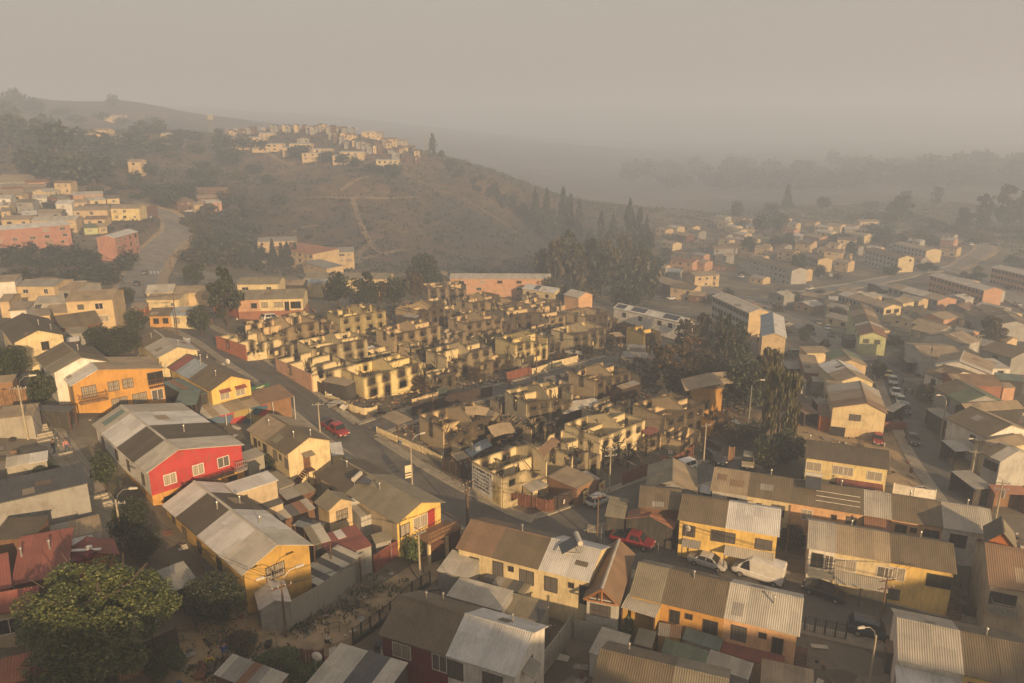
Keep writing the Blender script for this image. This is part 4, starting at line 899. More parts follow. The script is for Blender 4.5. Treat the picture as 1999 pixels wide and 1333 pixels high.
# ---------------- apartment blocks and rows beyond
BL = dict(name='apartment_block', cat='apartment block', group='apartment blocks on the far right')
NW = lambda n, k, hh=7.2: [('l', (i + .5) / n, hh - 1.1 - 2.5 * s, 1.2, 1.1, 'd', 'dark') for i in range(n) for s in range(k)]
house('long grey three-storey apartment block with a brown roof behind a tree', h4(200,482), h4(486,562), 7.2, 9, rise=1.2, roof='brown', wall='lightgrey', over=(.3,.3,.3,.3), auto=AW(3,3.2), **BL)
house('short shade-grey block with a sunlit orange end wall left of the cream blocks', h4(655,492), h4(757,488), 6.2, h4(575,452), wall='grey', gablec='sand', roof='brown', rise=1.2, win=NW(7,2,6.2), **G2, **BL)  # grey sides and warm ends paint shade and low sun into the walls
house('low house with a sunlit orange end behind the dark tree of the grey block', h4(572,566), h4(630,558), 5, h4(500,520), wall='grey', gablec='sand', roof='brown', rise=1.0, **G2)  # end walls coloured as sunlit, side walls as shaded
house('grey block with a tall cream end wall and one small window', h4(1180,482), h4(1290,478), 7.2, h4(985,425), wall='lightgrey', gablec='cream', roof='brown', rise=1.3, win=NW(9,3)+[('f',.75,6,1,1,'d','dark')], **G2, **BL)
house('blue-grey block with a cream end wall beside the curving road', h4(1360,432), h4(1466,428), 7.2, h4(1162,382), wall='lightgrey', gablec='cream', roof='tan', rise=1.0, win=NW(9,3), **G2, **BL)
house('long peach three-storey block with a white roof and orange end wall', h4(1735,692), h4(1866,687), 7.4, h4(1405,590), wall='salmon', gablec='salmon', roof='pale', rise=1.1, win=NW(14,3,7.4), **G2, **BL)
house('peach three-storey block cut by the right edge', h4(2060,605), h4(2180,600), 7.4, h4(1825,538), wall='salmon', gablec='salmon', roof='pale', rise=1.1, win=NW(12,3,7.4), **G2, **BL)
house('low terrace with a pale striped roof and a salmon end wall', h4(1435,758), h4(1566,748), 4.4, h4(1180,662), wall='grey', gablec='salmon', segs=[(0,.3,'tan'),(.3,.75,'pale'),(.75,1,'tan')], rise=1.1, win=NW(9,1,4.4), **G2)
house('shade-grey three-storey block with a white roof and sunlit sand end wall by the cypress', h4(205,838), h4(344,830), 7.2, h4(30,722), wall='lightgrey', gablec='sand', roof='pale', rise=1.1, win=NW(12,3), **G2, **BL)  # shade put into the grey long side, sunlight into the sand end
house('white-roofed block with a sunlit orange end wall behind the willow', h4(285,990), h4(455,1003), 7.0, h4(282,852), wall='grey', gablec='sand', wall2=(2.4,'peach'), segs=[(0,1,'blue','white')], rise=1.1, **G2, **BL)  # grey side painted as shaded, sand end painted as sunlit
house('grey terrace roof in front of the long salmon-ended terrace', h4(1085,690), h4(1170,690), 4.0, h4(1085,640), ridge='x', rise=.8, roof='grey', wall='dark')
house('small white flat roof among parked cars near the cream glazed block', h4(720,750), h4(830,752), 2.8, 5, ridge='x', rt=1, rise=.2, roof='white', wall='grey')
house('pale tan roof end at the head of the pale green row', h4(545,720), h4(690,745), 4.0, h4(480,690), ridge='x', rise=.9, roof='tan', wall='grey')
house('brown roof just left of the long cream-ended block', h4(690,780), h4(850,800), 4.0, h4(640,745), ridge='x', rise=.9, roof='brown', wall='grey')
house('grey carport with a flat roof in front of the peach block', h4(1030,735), h4(1180,740), 2.6, 6, ridge='x', rt=1, rise=.2, roof='grey', wall='dark', open_sides='f')
house('dark long shed below the white roofed peach block', h4(1480,800), h4(1690,830), 2.6, 7, ridge='x', rt=1, rise=.2, roof='green', wall='dark')
# small houses further off: (zoom, x0, y0, x1, y1, wall height, depth, roof, wall, label)
FARH = [
 (h4,780,358,905,366,5,9,'brown','cream','cream two-storey house with a brown roof, front of the far right cluster'),
 (h4,860,322,960,335,5,9,'tan','cream','cream house touching the brown-roofed cream house'),
 (h4,900,298,1000,310,5,9,'tan','sand','sand-coloured house, highest of the far right cluster'),
 (h4,705,262,805,272,5,8,'tan','cream','cream two-storey house alone at the back of the far right cluster'),
 (h4,640,305,740,318,4.5,8,'pale','cream','cream house with a pale roof behind the far right cluster'),
 (h4,560,330,665,350,4.5,9,'tan','salmon','salmon house with a shallow tan roof in the hazy cluster'),
 (h4,480,330,545,338,4,7,'white','grey','tiny white-roofed house in the hazy cluster'),
 (h4,505,380,610,392,4.5,9,'brown','sand','sand house with a wide brown roof in the hazy cluster'),
 (h4,400,365,500,380,4,9,'umber','brown','brown long-roofed house in the hazy cluster'),
 (h4,340,395,440,408,4,9,'umber','grey','umber-roofed house at the left of the hazy cluster'),
 (h4,715,390,790,398,4.5,7,'tan','cream','cream block house with a flat tan top before the cluster'),
 (h4,695,435,820,445,4.5,8,'umber','sand','sand house with an umber roof beside a dark tree'),
 (h4,150,378,225,386,3.5,7,'white','grey','white-roofed shed at the start of the hazy road'),
 (h4,290,402,340,406,5,5,'tan','sand','narrow sand-coloured house between two dark trees'),
 (h4,0,250,70,258,4,8,'tan','cream','first house of the faint stepped row'),
 (h4,50,272,120,282,4,8,'pale','cream','pale second house of the faint stepped row'),
 (h4,80,295,150,305,4,8,'tan','cream','third house of the faint stepped row, tan roofed'),
 (h4,110,320,180,330,4,8,'pale','sand','last house of the faint stepped row, lowest down'),
 (h4,180,270,240,276,4,7,'pale','cream','pale house standing off the faint stepped row'),
 (h4,0,330,60,338,3.5,8,'brown','grey','faint brown roof near the hazy road bend'),
 (h4,20,405,120,415,4,9,'umber','brown','wide umber-roofed house at the hazy road bend'),
 (h4,130,400,200,408,4,8,'brown','sand','sand house beside the wide umber-roofed house'),
 (h4,300,215,400,216,3,9,'tan','sand','low tan wall roof between two dark tree clumps'),
 (h4,830,290,920,293,3,8,'pale','grey','pale flat roof at the edge of the hazy plain'),
 (h4,930,245,1090,240,2.6,8,'tan','sand','long low tan shed out on the hazy plain'),
 (h3,1065,820,1200,860,4.4,9,'tan','brown','tan gable roof at the corner of the ravine trees'),
 (h3,1190,870,1345,890,4.4,9,'brown','sand','sand house with barred windows beside the ravine trees'),
 (h3,1355,800,1520,790,4.8,9,'tan','sand','sand two-storey house with a porch in the hazy middle'),
 (h3,1265,780,1370,790,4.4,9,'rust','sand','red-brown roofed house in the hazy middle'),
 (h3,1190,690,1340,710,4.2,9,'rust','salmon','salmon house with a red-brown roof, second back'),
 (h3,1320,700,1420,715,4,8,'tan','salmon','brick-red walled house behind the porch house'),
 (h3,1070,735,1160,745,4,8,'tan','sand','sand house at the tree edge in the hazy middle'),
 (h3,1015,740,1080,765,4,8,'tan','cream','cream end house closest to the ravine trees'),
 (h3,1150,770,1260,775,3.4,8,'blue','grey','blue-grey shed roof in the hazy middle'),
 (h3,1200,755,1260,765,3.6,7,'brown','grey','brown-roofed hut beside the blue-grey shed'),
 (h3,1130,575,1210,590,3.8,8,'tan','cream','pale bright wall house among the dark hazy trees'),
 (h3,1095,490,1165,500,3.8,8,'tan','sand','faint tan house, left of the scattered hazy houses'),
 (h3,1170,475,1240,485,3.8,8,'pale','sand','faint pale house, second of the scattered hazy houses'),
 (h3,1260,470,1340,482,3.8,8,'brown','sand','faint brown-roofed house, right of the scattered hazy houses'),
 (h3,1200,520,1300,535,3.8,8,'tan','brown','faint tan-roofed long house below the scattered ones'),
 (h3,1310,505,1380,515,3.8,8,'brown','grey','faint dark house under a hazy tree'),
 (h3,1395,610,1500,625,4,9,'umber','brown','umber roof on the hazy slope left of the road'),
 (h3,1480,620,1640,615,4,9,'umber','grey','grey house with a broad umber roof by the hazy road'),
 (h3,1655,585,1725,590,3,7,'white','grey','bright white tin roof by the hazy road'),
 (h3,1740,610,1840,620,5,6,'tan','sand','tall narrow sand house by the hazy road'),
 (h3,1310,920,1420,930,2.6,6,'tan','brown','tan flat shed in front of the barred-window house'),
]
for zf, x0, y0, x1, y1, hh, dd, rf, wl, lb in FARH:
 house(lb, zf(x0,y0), zf(x1,y1), hh, dd, ridge='x', rise=1.1, roof=rf, wall=wl, auto=AW(2 if hh > 4.2 else 1, 3.4, faces='f'))
# ================================================================ row behind the burnt quarter
SP = terrace(h3(820,1003), h3(1290,1108), 4.8, h3(850,975), [
  (0,.5,'white-walled terrace half with a white roof and two solar panels','white','white',[('f',.3,3.4,1.2,1.2,'d','dark'),('f',.75,3.4,1.2,1.2,'d','dark')]),
  (.5,1,'white-walled terrace half with a white roof and one solar panel','white','white',[('f',.3,3.4,1.2,1.2,'d','dark'),('f',.6,3.4,1.2,1.2,'d','dark'),('f',.85,3.4,1.2,1.2,'d','dark')])], rise=1.0)
def panel(hs, x0, x1, y0, y1):
 m = MB(); q = [(x0*hs.L, y0*hs.D), (x1*hs.L, y0*hs.D), (x1*hs.L, y1*hs.D), (x0*hs.L, y1*hs.D)]
 m.hexa([(x, y, hs.zt(y) + .14) for x, y in q], [(x, y, hs.zt(y) + .2) for x, y in q]); m.build('solar_panel', plain('solar_cell', (.03,.035,.05), .2), hs.roof)
panel(SP[0], .48, .85, .1, .45); panel(SP[0], .05, .3, .08, .4); panel(SP[1], .35, .75, .1, .45)
WT = terrace(h3(228,878), h3(440,908), 4.6, 7, [(0,.55,'white-roofed terrace with a dark roof panel behind the ruins','cream','white',[('f',.3,3.2,1.1,1.1,'d','dark'),('f',.7,3.2,1.1,1.1,'d','dark')]),(.55,1,'plain white-roofed terrace end behind the ruins','cream','white',[('f',.5,3.2,1.1,1.1,'d','dark')])], rise=1.0)
panel(WT[0], .6, .85, .1, .45)
house('small gable house with a white roof at the corner of the ruins', h3(598,940), h3(696,918), 5, h3(555,905), wall='peach', roof='pale', rise=1.3, **G2)
house('long orange three-storey block with a pale roof at the foot of the hill', h2(1590,1046), h3(420,816), 6.6, 9, rise=.9, roof='pale', wall='salmon', auto=AW(2,6.5,1.6,1.0,'f'), name='apartment_block', cat='apartment block')
house('low grey continuation of the long orange block', h2(1240,1040), h2(1580,1030), 4.5, 8, rise=.8, roof='tan', wall='sand', auto=AW(1,5,1.6,1.0,'f'))
house('cream row with a tan roof behind the dark round trees', h2(640,1045), h2(1200,1050), 4.8, 9, ridge='x', rise=1.0, roof='olive', wall='cream', auto=AW(2,5,1.6,1.0,'f'))
house('small blue-grey roof in front of the cream row', h2(630,1080), h2(790,1078), 4.0, 6, ridge='x', rise=.7, roof='blue', wall='cream')
house('cream row with railed windows left of the blue-grey roof', h2(200,1085), h2(480,1082), 4.6, 8, ridge='x', rise=1.0, roof='olive', wall='cream', auto=AW(2,4,1.6,1.0,'f'))
house('dark long shed behind the pink and cream row', h2(455,1090), h2(640,1088), 3.6, 7, ridge='x', rise=.7, roof='tan', wall='dark')
terrace(h2(200,1188), h2(640,1176), 5.0, h2(250,1132), [
  (0,.34,'pink house with an olive roof facing the parked white car','salmon','olive',[('f',.75,3.6,1.2,1.1,'d','dark')]),
  (.34,.72,'cream house with two barred windows between the pink and brown units','cream','olive',[('f',.2,3.7,1.2,1.1,'d','curtain'),('f',.75,3.7,1.8,1.1,'d','curtain')]),
  (.72,1,'cream house with a grey roof and a recessed dark balcony','cream','olive',[('f',.6,3.5,2.2,1.5,'d','dark'),('f',.1,3.3,.9,2,'d','dark')])], rise=1.3, wall2=(2.3,'brick'))
# ================================================================ left valley and hillside
PB = dict(name='apartment_block', cat='apartment block')
house('long pink three-storey block with a white roof, left edge', h1(-80,905), h1(458,862), 8.0, 10, ridge='x', rise=1.1, roof='white', wall='pink', over=(.2,.2,.3,.3), auto=AW(3,4.6,1.5,1.1,'f'), **PB)
house('short pink three-storey block with a white roof beside the road bend', h1(750,950), h1(902,906), 8.0, h1(648,942), ridge='x', rise=1.0, roof='white', wall='pink', over=(.2,.2,.3,.3), auto=AW(3,3.6,1.2,1.1,'f'), **PB)
house('beige three-storey block below the burnt slope, left', z1(500,40), z1(885,20), 7.0, 10, ridge='x', rise=1.0, roof='tan', wall='sand', auto=AW(3,4,1.3,1.1,'f'), **PB)
house('beige block wing with a tan roof, left of the beige block', h1(370,1290), h1(480,1295), 6.0, 9, ridge='x', rise=1.0, roof='tan', wall='grey', auto=AW(2,4,1.2,1.1,'f'))
house('white-walled house at the left edge below the burnt slope', h1(-60,1240), h1(100,1230), 6, 10, ridge='x', rise=.5, roof='tan', wall='white')
house('grey flat-roofed house beside the conifer, left edge', h1(90,1265), h1(350,1265), 5, 9, ridge='x', rise=.8, roof='grey', wall='sand', auto=AW(2,4,1.2,1.1,'f'))
house('cream hut with a white hip roof near the zebra crossing', h1(945,1310), h1(1130,1300), 3.5, 8, ridge='x', rise=1.2, roof='pale', wall='cream')
house('tan-roofed row to the right of the white hip roof', h1(1130,1310), h1(1390,1300), 3.4, 8, ridge='x', rise=.9, roof='tan', wall='sand', auto=AW(1,4,1.2,1.1,'f'))
house('white block wall house in the upper left yards', z1(60,110), z1(210,100), 3, 7, ridge='x', rt=1, rise=.3, roof='tan', wall='white')
house('tan low roof above the upper left yards', z1(-20,40), z1(75,35), 3.5, 8, ridge='x', rise=.8, roof='tan', wall='sand')
house('cream tan-roofed shed under utility poles, upper left', z1(270,155), z1(400,140), 2.6, 6, ridge='x', rt=1, rise=.3, roof='tan', wall='cream')
house('tan roofed row behind the orange shed', z1(1130,22), z1(1400,20), 2.6, 7, ridge='x', rise=.7, roof='tan', wall='cream', auto=AW(1,3.4,1.0,.9,'f'))
LH = [
 (470,772,700,766,5,9,'tan','sand','sand two-storey house in the front row of the left hillside'),
 (712,758,906,756,5,9,'tan','paleyellow','yellow two-storey house at the end of the front row, left hillside'),
 (885,750,950,752,4,8,'tan','brown','brown narrow house at the end of the left hillside row'),
 (355,728,466,726,5,8,'white','white','white house in the second row of the left hillside'),
 (466,722,570,718,5,8,'tan','sand','sand house joined to the white house, left hillside'),
 (580,706,692,698,5,8,'pale','cream','pale-roofed cream house, second row of the left hillside'),
 (690,694,780,690,5,8,'brown','cream','brown-roofed end house of the second row, left hillside'),
 (140,800,240,795,4,9,'white','grey','bright white flat roof low on the left hillside'),
 (238,790,400,785,4,9,'tan','grey','tan long roof beside the bright white roof'),
 (200,840,495,832,5,9,'pale','sand','long pale-roofed row just behind the pink block'),
 (0,832,195,828,5,9,'tan','sand','tan-roofed row at the left edge behind the pink block'),
 (-40,695,70,692,6,9,'pale','white','tall white house at the left edge of the hillside'),
 (-40,740,60,738,4,7,'pale','cream','cream lower wing under the tall white house'),
 (300,650,390,640,5,8,'pale','cream','cream house in the third row of the left hillside'),
 (-20,655,150,650,4,9,'tan','brown','brown-walled long house, third row at the left edge'),
 (150,650,300,645,4,9,'olive','brown','olive-roofed house in the third row of the left hillside'),
 (208,692,308,688,4.5,8,'pale','white','white low house between the second and third rows'),
 (460,672,672,664,4,9,'pale','salmon','long salmon house with a pale roof, third row'),
 (310,690,440,688,4,8,'brown','darkred','dark red walled house in the middle of the left hillside'),
 (0,778,70,775,4,8,'olive','sand','olive-roofed corner house, front row at the left edge'),
 (180,590,322,583,4,8,'rust','salmon','salmon house with a red roof, upper left hillside'),
 (-20,560,150,552,4,10,'tan','grey','wide tan roof at the top of the left hillside, left edge'),
 (-20,585,180,580,4,9,'tan','grey','second wide tan roof at the top of the left hillside'),
 (0,620,160,615,4,8,'olive','darkred','olive-roofed house with dark red wall, upper left'),
 (150,620,300,616,4,8,'tan','brown','tan-roofed brown house, upper left hillside'),
 (390,700,462,695,4,7,'olive','palegreen','green-tinted house in the left hillside yards'),
 (1150,715,1262,705,5,12,'umber','brown','brown barn-like house across the road bend'),
 (1262,735,1350,728,5,8,'tan','sand','sand house beside the barn-like house'),
 (1345,722,1445,715,5,8,'pale','salmon','salmon porch house across the road bend'),
 (1250,640,1470,638,3,10,'umber','brown','long umber shed on the terrace above the road'),
 (1280,690,1420,685,4,9,'tan','brown','tan-roofed rear house across the road bend'),
 (825,455,912,450,7,8,'tan','sand','lone tall sand house on the hazy slope'),
 (480,268,592,266,7,12,'tan','sand','left block of the faint pair high on the far hill'),
 (590,246,692,248,8,12,'tan','sand','taller right block of the faint pair on the far hill'),
 (690,288,782,288,5,12,'tan','sand','low faint block below the far hill pair'),
 (782,304,905,302,5,12,'pale','sand','pale long faint block on the far hill'),
 (600,140,790,165,6,14,'tan','sand','faint tan slope-top building under the smoke'),
 (900,285,960,285,4,9,'tan','brown','faint hut left of the hilltop trees'),
 (1040,275,1100,275,5,9,'pale','sand','faint pale house beside the water tower'),
 (560,350,610,350,3,8,'pale','grey','faint white shed at the wooded slope'),
 (240,870,300,868,3,8,'tan','brown','small tan hut between rows, left hillside'),
 (540,885,640,880,2.6,7,'green','palegreen','green-roofed hut beside the short pink block'),
 (640,880,700,874,2.6,6,'tan','sand','tan hut beside the green-roofed hut'),
]
for x0, y0, x1, y1, hh, dd, rf, wl, lb in LH:
 house(lb, h1(x0,y0), h1(x1,y1), hh, dd, ridge='x', rise=1.2, roof=rf, wall=wl, auto=AW(2 if hh > 4.4 else 1, 3.6, faces='f'))
# school at the foot of the hill
SCN = dict(name='school_building', cat='school', over=(.2,.2,.3,.3))
house('tall left block of the peach school with a grey hip roof', h2(338,808), h2(590,800), 7.5, 15, ridge='x', rise=1.0, roof='grey', wall='sand', auto=AW(2,4,1.4,1.2,'f'), **SCN)
house('long middle wing of the peach school with a clay flat roof', h2(435,842), h2(700,888), 7.0, 14, ridge='x', rt=1, rise=.5, roof='orange', wall='sand', auto=AW(2,3.4,1.6,1.4,'f'), **SCN)
house('right block of the peach school with a grey hip roof', h2(690,884), h2(972,872), 7.0, 13, ridge='x', rise=1.2, roof='grey', wall='sand', auto=AW(2,3.6,2.0,1.4,'f'), **SCN)
house('low gatehouse in front of the peach school', h2(632,938), h2(788,982), 4.5, 8, ridge='x', rt=1, rise=.3, roof='grey', wall='sand', auto=AW(1,4,1.2,1.1,'f'), **SCN)
# hill-top blocks
HT = [(500,197,652,194,'upper left'),(545,172,690,170,'rear'),(672,206,822,204,'middle'),(626,230,762,229,'lower middle'),(826,248,982,245,'front right'),(875,223,1032,222,'right rear'),(300,172,502,170,'long flat'),(160,130,392,127,'far left rear'),(70,148,302,151,'far left front')]
HL = ['pale flat-roofed hilltop block beside the leftmost round trees','pale hilltop block at the very back of the block group','pale hilltop block in the middle of the group, behind another','pale hilltop block half hidden by a dark round tree','pale hilltop block directly above the bare patch','pale hilltop block behind and right of the bare patch block','long low hilltop block with a white roof edge behind trees','faint hilltop block at the far left, rear','faint long hilltop block at the far left, front']
for (x0, y0, x1, y1, _), lb in zip(HT, HL):
 house(lb, h2(x0,y0), h2(x1,y1), 6.0, 10, ridge='x', rise=.5, roof='pale', wall='sand', over=(.2,.2,.3,.3), auto=AW(2,3.6,1.4,1.2,'f'), name='apartment_block', cat='apartment block', group='pale blocks on the hilltop')
_b = house('white-banded two-level hilltop block nearest the cliff trees', h2(1105,300), h2(1262,300), 3.4, 9, ridge='x', rt=1, rise=.1, roof='pale', wall='sand', auto=AW(1,3.6,1.4,1.2,'f'), name='apartment_block', cat='apartment block')
house('upper level of the white-banded hilltop block', h2(1110,277), h2(1262,275), 6.4, 7, ridge='x', rise=.4, roof='pale', wall='cream', auto=AW(1,3.6,1.4,1.2,'f'), name='apartment_block', cat='apartment block')
# charred small houses along the crest
CR = []
for k in range(34):
 t = k / 33; x = 120 + 860 * t; y = 82 - 30 * math.sin(t * 2.2) + random.uniform(-6, 14)
 CR.append((x, y))
for k in range(34):
 t = k / 33; x = 820 + 560 * t + random.uniform(-12, 12); y = 115 + 95 * t + random.uniform(-26, 46)
 CR.append((x, y))
for k, (x, y) in enumerate(CR):
 w = random.uniform(22, 38)
 house(('hazy small house on the hill crest skyline' if k < 34 else 'hazy small house on the right shoulder of the hill'), h2(x - w/2, y), h2(x + w/2, y + random.uniform(-2, 5)), random.choice((3,4.5,5)), 8, ridge=random.choice('xy'), rise=1.2,
    roof=random.choice(('tan','brown','umber','dark')), wall=random.choice(('sand','brown','grey','concrete')), name='house', cat='house', group='hazy houses on the hill crest' if k < 34 else 'hazy houses on the right shoulder', auto=(1,4,1.2,1.2,'d','dark','f'))

# ================================================================ the burnt quarter
CS = .35
def burnt_panel(Lw, top, holes, base=.25, edge=.45, z0=0.0, t=.16, rag=None):
 """standing masonry wall: x along, z up, real openings, thickness t, soot plumes above the openings"""
 nx_ = max(2, int(round(Lw / CS))); xs = [Lw * i / nx_ for i in range(nx_ + 1)]
 tops = [top(x / Lw) for x in xs]
 if rag and random.random() < .38: sl = random.choice((-1, 1)) * random.uniform(.8, 2.6); tops = [max(.7, z - max(0, sl * (i / nx_ - .5) * 2 if sl > 0 else sl * (i / nx_ - .5) * 2)) for i, z in enumerate(tops)]
 if rag and (rag > .4 or random.random() < .3):
  kx = random.random(); tops = [max(.6, z - .12 * rag * random.random() - (rag * 1.6 if abs(i / nx_ - kx) < .09 and random.random() < .8 else 0)) for i, z in enumerate(tops)]
 hmin = min(min(tops), 4.8); nz = max(2, int(round((hmin - z0) / CS)))
 ng = max(1, int(round((max(tops) - hmin) / CS)))
 def zrow(i, j):
  if j <= nz: return z0 + (hmin - z0) * j / nz
  return hmin + (tops[i] - hmin) * (j - nz) / ng
 NR = nz + ng
 v = []; soot = []; plume = random.choice((.35, .6, .8, 1.1))
 hc = [((a + b) / 2, max(b - a, .6), c, d) for a, b, c, d in holes]
 for sgn in (-1, 1):
  for i in range(nx_ + 1):
   for j in range(NR + 1):
    z = zrow(i, j); v.append((xs[i], sgn * t / 2, z))
    s = base + edge * math.exp(-max(tops[i] - z, 0) / .22) * 1.1
    for cx, w, za, zb in hc:
     dx = abs(xs[i] - cx) / (w * .75)
     if z > za: s += plume * math.exp(-dx ** 4) * math.exp(-max(z - zb, 0) / .9)
    soot.append(s)
 N = (nx_ + 1) * (NR + 1)
 def idx(i, j, s): return s * N + i * (NR + 1) + j
 solid = {}
 for i in range(nx_):
  for j in range(NR):
   cx = (xs[i] + xs[i + 1]) / 2; cz = (zrow(i, j) + zrow(i + 1, j) + zrow(i, j + 1) + zrow(i + 1, j + 1)) / 4
   ok = not any(a < cx < b and c < cz < d for a, b, c, d in holes)
   if j >= nz and (zrow(i, j + 1) - zrow(i, j)) + (zrow(i + 1, j + 1) - zrow(i + 1, j)) < .08: ok = False
   solid[i, j] = ok
 f = []
 for (i, j), ok in solid.items():
  if not ok: continue
  a, b, c, d = (i, j), (i + 1, j), (i + 1, j + 1), (i, j + 1)
  f.append((idx(*a, 0), idx(*b, 0), idx(*c, 0), idx(*d, 0))); f.append((idx(*d, 1), idx(*c, 1), idx(*b, 1), idx(*a, 1)))
  for p, q, nb in ((a, b, (i, j - 1)), (b, c, (i + 1, j)), (c, d, (i, j + 1)), (d, a, (i - 1, j))):
   if not solid.get(nb, False): f.append((idx(*q, 0), idx(*p, 0), idx(*p, 1), idx(*q, 1)))
 mb = MB(); mb.v = v; mb.f = f; mb.m = [0] * len(f); mb.u = [None] * len(f)
 return mb, soot
ASH = plain('ash_and_rubble', (.17,.125,.075), .95, 0, .5, 2.5)
CHAR = plain('charred_timber', (.02,.016,.013), .9, 0, .4, 3)
SHEETB = plain('scorched_sheet_metal', (.20,.16,.11), .6, .3, .5, 1.2)
RUBM = [plain('rubble_pale', (.36,.28,.17), .95, 0, .4, 2), ASH, CHAR, SHEETB, plain('rubble_rust', (.16,.075,.035), .9, 0, .4, 2)]
def rnd_rot(a=1.0): return Matrix.Rotation(random.uniform(-a, a), 3, 'X') @ Matrix.Rotation(random.uniform(-a, a), 3, 'Y') @ Matrix.Rotation(random.uniform(0, 6.28), 3, 'Z')
def debris(mb, x, y, z, k=1.0):
 r = random.random()
 if r < .45: s = random.uniform(.12, .45) * k; mb.obox((x, y, z + s * .2), (s, s * random.uniform(.5, 1), s * random.uniform(.3, .8)), rnd_rot(.6), random.choice((0, 0, 1, 1, 4)))
 elif r < .75: mb.obox((x, y, z + .15), (random.uniform(.8, 2.4) * k, .08, .08), rnd_rot(.35), 2)
 elif r < .93: mb.obox((x, y, z + .12), (random.uniform(.6, 1.8) * k, random.uniform(.4, .9) * k, .025), rnd_rot(.35), random.choice((3, 3, 1, 4)))
 else: mb.obox((x, y, z + .4), (.07, .07, random.uniform(.8, 1.8)), rnd_rot(.5), 2)
BURNT = []
def _px_frame(A, B, h, g=None):
 pm = P((A[0] + B[0]) / 2, (A[1] + B[1]) / 2, h); gz = H(pm.x, pm.y) if g is None else g
 a, b_ = Vector(at_level(A[0], A[1], gz + h)), Vector(at_level(B[0], B[1], gz + h)); d = b_ - a
 return a, math.atan2(d.y, d.x), Vector((d.x, d.y)).length, gz
def ruin(label, A, B, D=7.2, h=4.8, wall='sand', units=2, g=None, gable=1.5, rag=.1, base=.25, fs=.38, gables=(0,), endw=True, name='burnt_house', cat='burnt house', group='roofless burnt-out houses', slab=True, W=None):
 if W:
  a, ang, L = Vector((W[0], W[1], H(W[0], W[1]))), W[2], W[3]; gz = a.z
 else: a, ang, L, gz = _px_frame(A, B, h, g)
 root = thing(name, label, cat, (a.x, a.y, gz), ang, group)
 ca, sa = math.cos(ang), math.sin(ang)
 wd = lambda x, y, z=0: Vector((a.x + x * ca - y * sa, a.y + x * sa + y * ca, gz + z))
 zlow = min(H(*wd(x, y).xy) for x in (0, L) for y in (0, D)) - gz - .3; z0 = min(zlow, -.1)
 def put(mb_s, x, y, rz, nm='wall', mm=None):
  o = mb_s[0].build(nm, mm or sootm(wall), root, attr=('soot', mb_s[1])); o.location = (x, y, 0); o.rotation_euler = (0, 0, rz); return o
 uw = L / units; flat = lambda s: h
 two = h > 3.5
 def holes(n0, n1, up=True):
  hs_ = []
  for k in range(n0, n1):
   x = k * uw
   if two:
    hs_ += [(x + uw * .14, x + uw * .14 + 1.1, 3.15, 4.1), (x + uw * .62, x + uw * .62 + 1.1, 3.15, 4.1)]
    hs_ += [(x + uw * .18, x + uw * .18 + 1.2, 1.0, 2.1), (x + uw * .66, x + uw * .66 + .95, 0, 2.1)]
   else: hs_ += [(x + uw * .2, x + uw * .2 + 1.2, .9, 2.0), (x + uw * .65, x + uw * .65 + .9, -.2, 2.0)]
  return hs_
 put(burnt_panel(L, flat, holes(0, units), base + fs * random.choice((.7, 1.1, 1.5)), z0=z0, rag=rag), 0, 0, 0)
 put(burnt_panel(L, flat, [(p[0] + .5, p[1] + .4, p[2], p[3]) for p in holes(0, units)], base * .3, z0=z0, rag=rag * 1.5), 0, D, 0)
 eh = [(D * .45, D * .45 + .75, 2.5, 4.15)] if two else []
 for x, pick in ((0, 0), (L, 1)):
  gb = (lambda s: h + gable * max(0, 1 - abs(2 * s - 1))) if pick + 1 in gables else flat
  put(burnt_panel(D - .17, gb, eh if random.random() < .7 else [], base * (.8 if pick == 0 else 1), z0=z0, rag=rag if pick + 1 not in gables else None), x, .085, PI / 2)
 for k in range(1, units):
  gb = lambda s: h + gable * max(0, 1 - abs(2 * s - 1))
  put(burnt_panel(D - .17, gb, [], base * .45, z0=z0), k * uw, .085, PI / 2, 'gable_wall')
 for k in range(units):                       # inner partitions
  if random.random() < .85:
   hh = h - random.choice((0, 0, .4, .9))
   put(burnt_panel(uw - .2, lambda s: hh, [(uw * .2, uw * .2 + .85, 2.45 if two else 0, 4.1 if two else 2), (uw * .6, uw * .6 + .9, 0, 2.0)], base * .3, z0=z0, rag=rag), k * uw + .1, D * random.uniform(.48, .6), 0, 'partition')
  hh2 = h - random.choice((.2, .6, 1.2))
  put(burnt_panel(D * .5, lambda s: hh2, [(D * .2, D * .2 + .8, 2.45 if two else 0, 4.1 if two else 2)], base * .7, z0=z0, rag=rag), (k + random.uniform(.42, .6)) * uw, D * .46, PI / 2, 'partition')
 if two and slab:
  m = MB(); m.bx(.09, L - .09, .09, D - .09, 2.3, 2.45); m.build('floor_slab', ASH, root)
 m = MB(); zf = 2.45 if two and slab else 0
 for _ in range(int(L * D * 1.7)): debris(m, random.uniform(.3, L - .3), random.uniform(.3, D - .3), zf + random.uniform(0, .5))
 for _ in range(int(L * (.9 if two else .5))):
  x, y = random.uniform(.5, L - .5), random.uniform(.4, D - .4); m.tube([(x, y, zf), (x + random.uniform(-1.6, 1.6), min(max(y + random.uniform(-2.5, 2.5), .1), D - .1), h + random.uniform(-.6, .5) if two else h)], .06, 4, random.choice((2, 2, 1)))
 o = m.build('rubble', RUBM, root); o['kind'] = 'stuff'
 BURNT.append((a.x, a.y, ang, L, D)); return root, wd, L, D, h
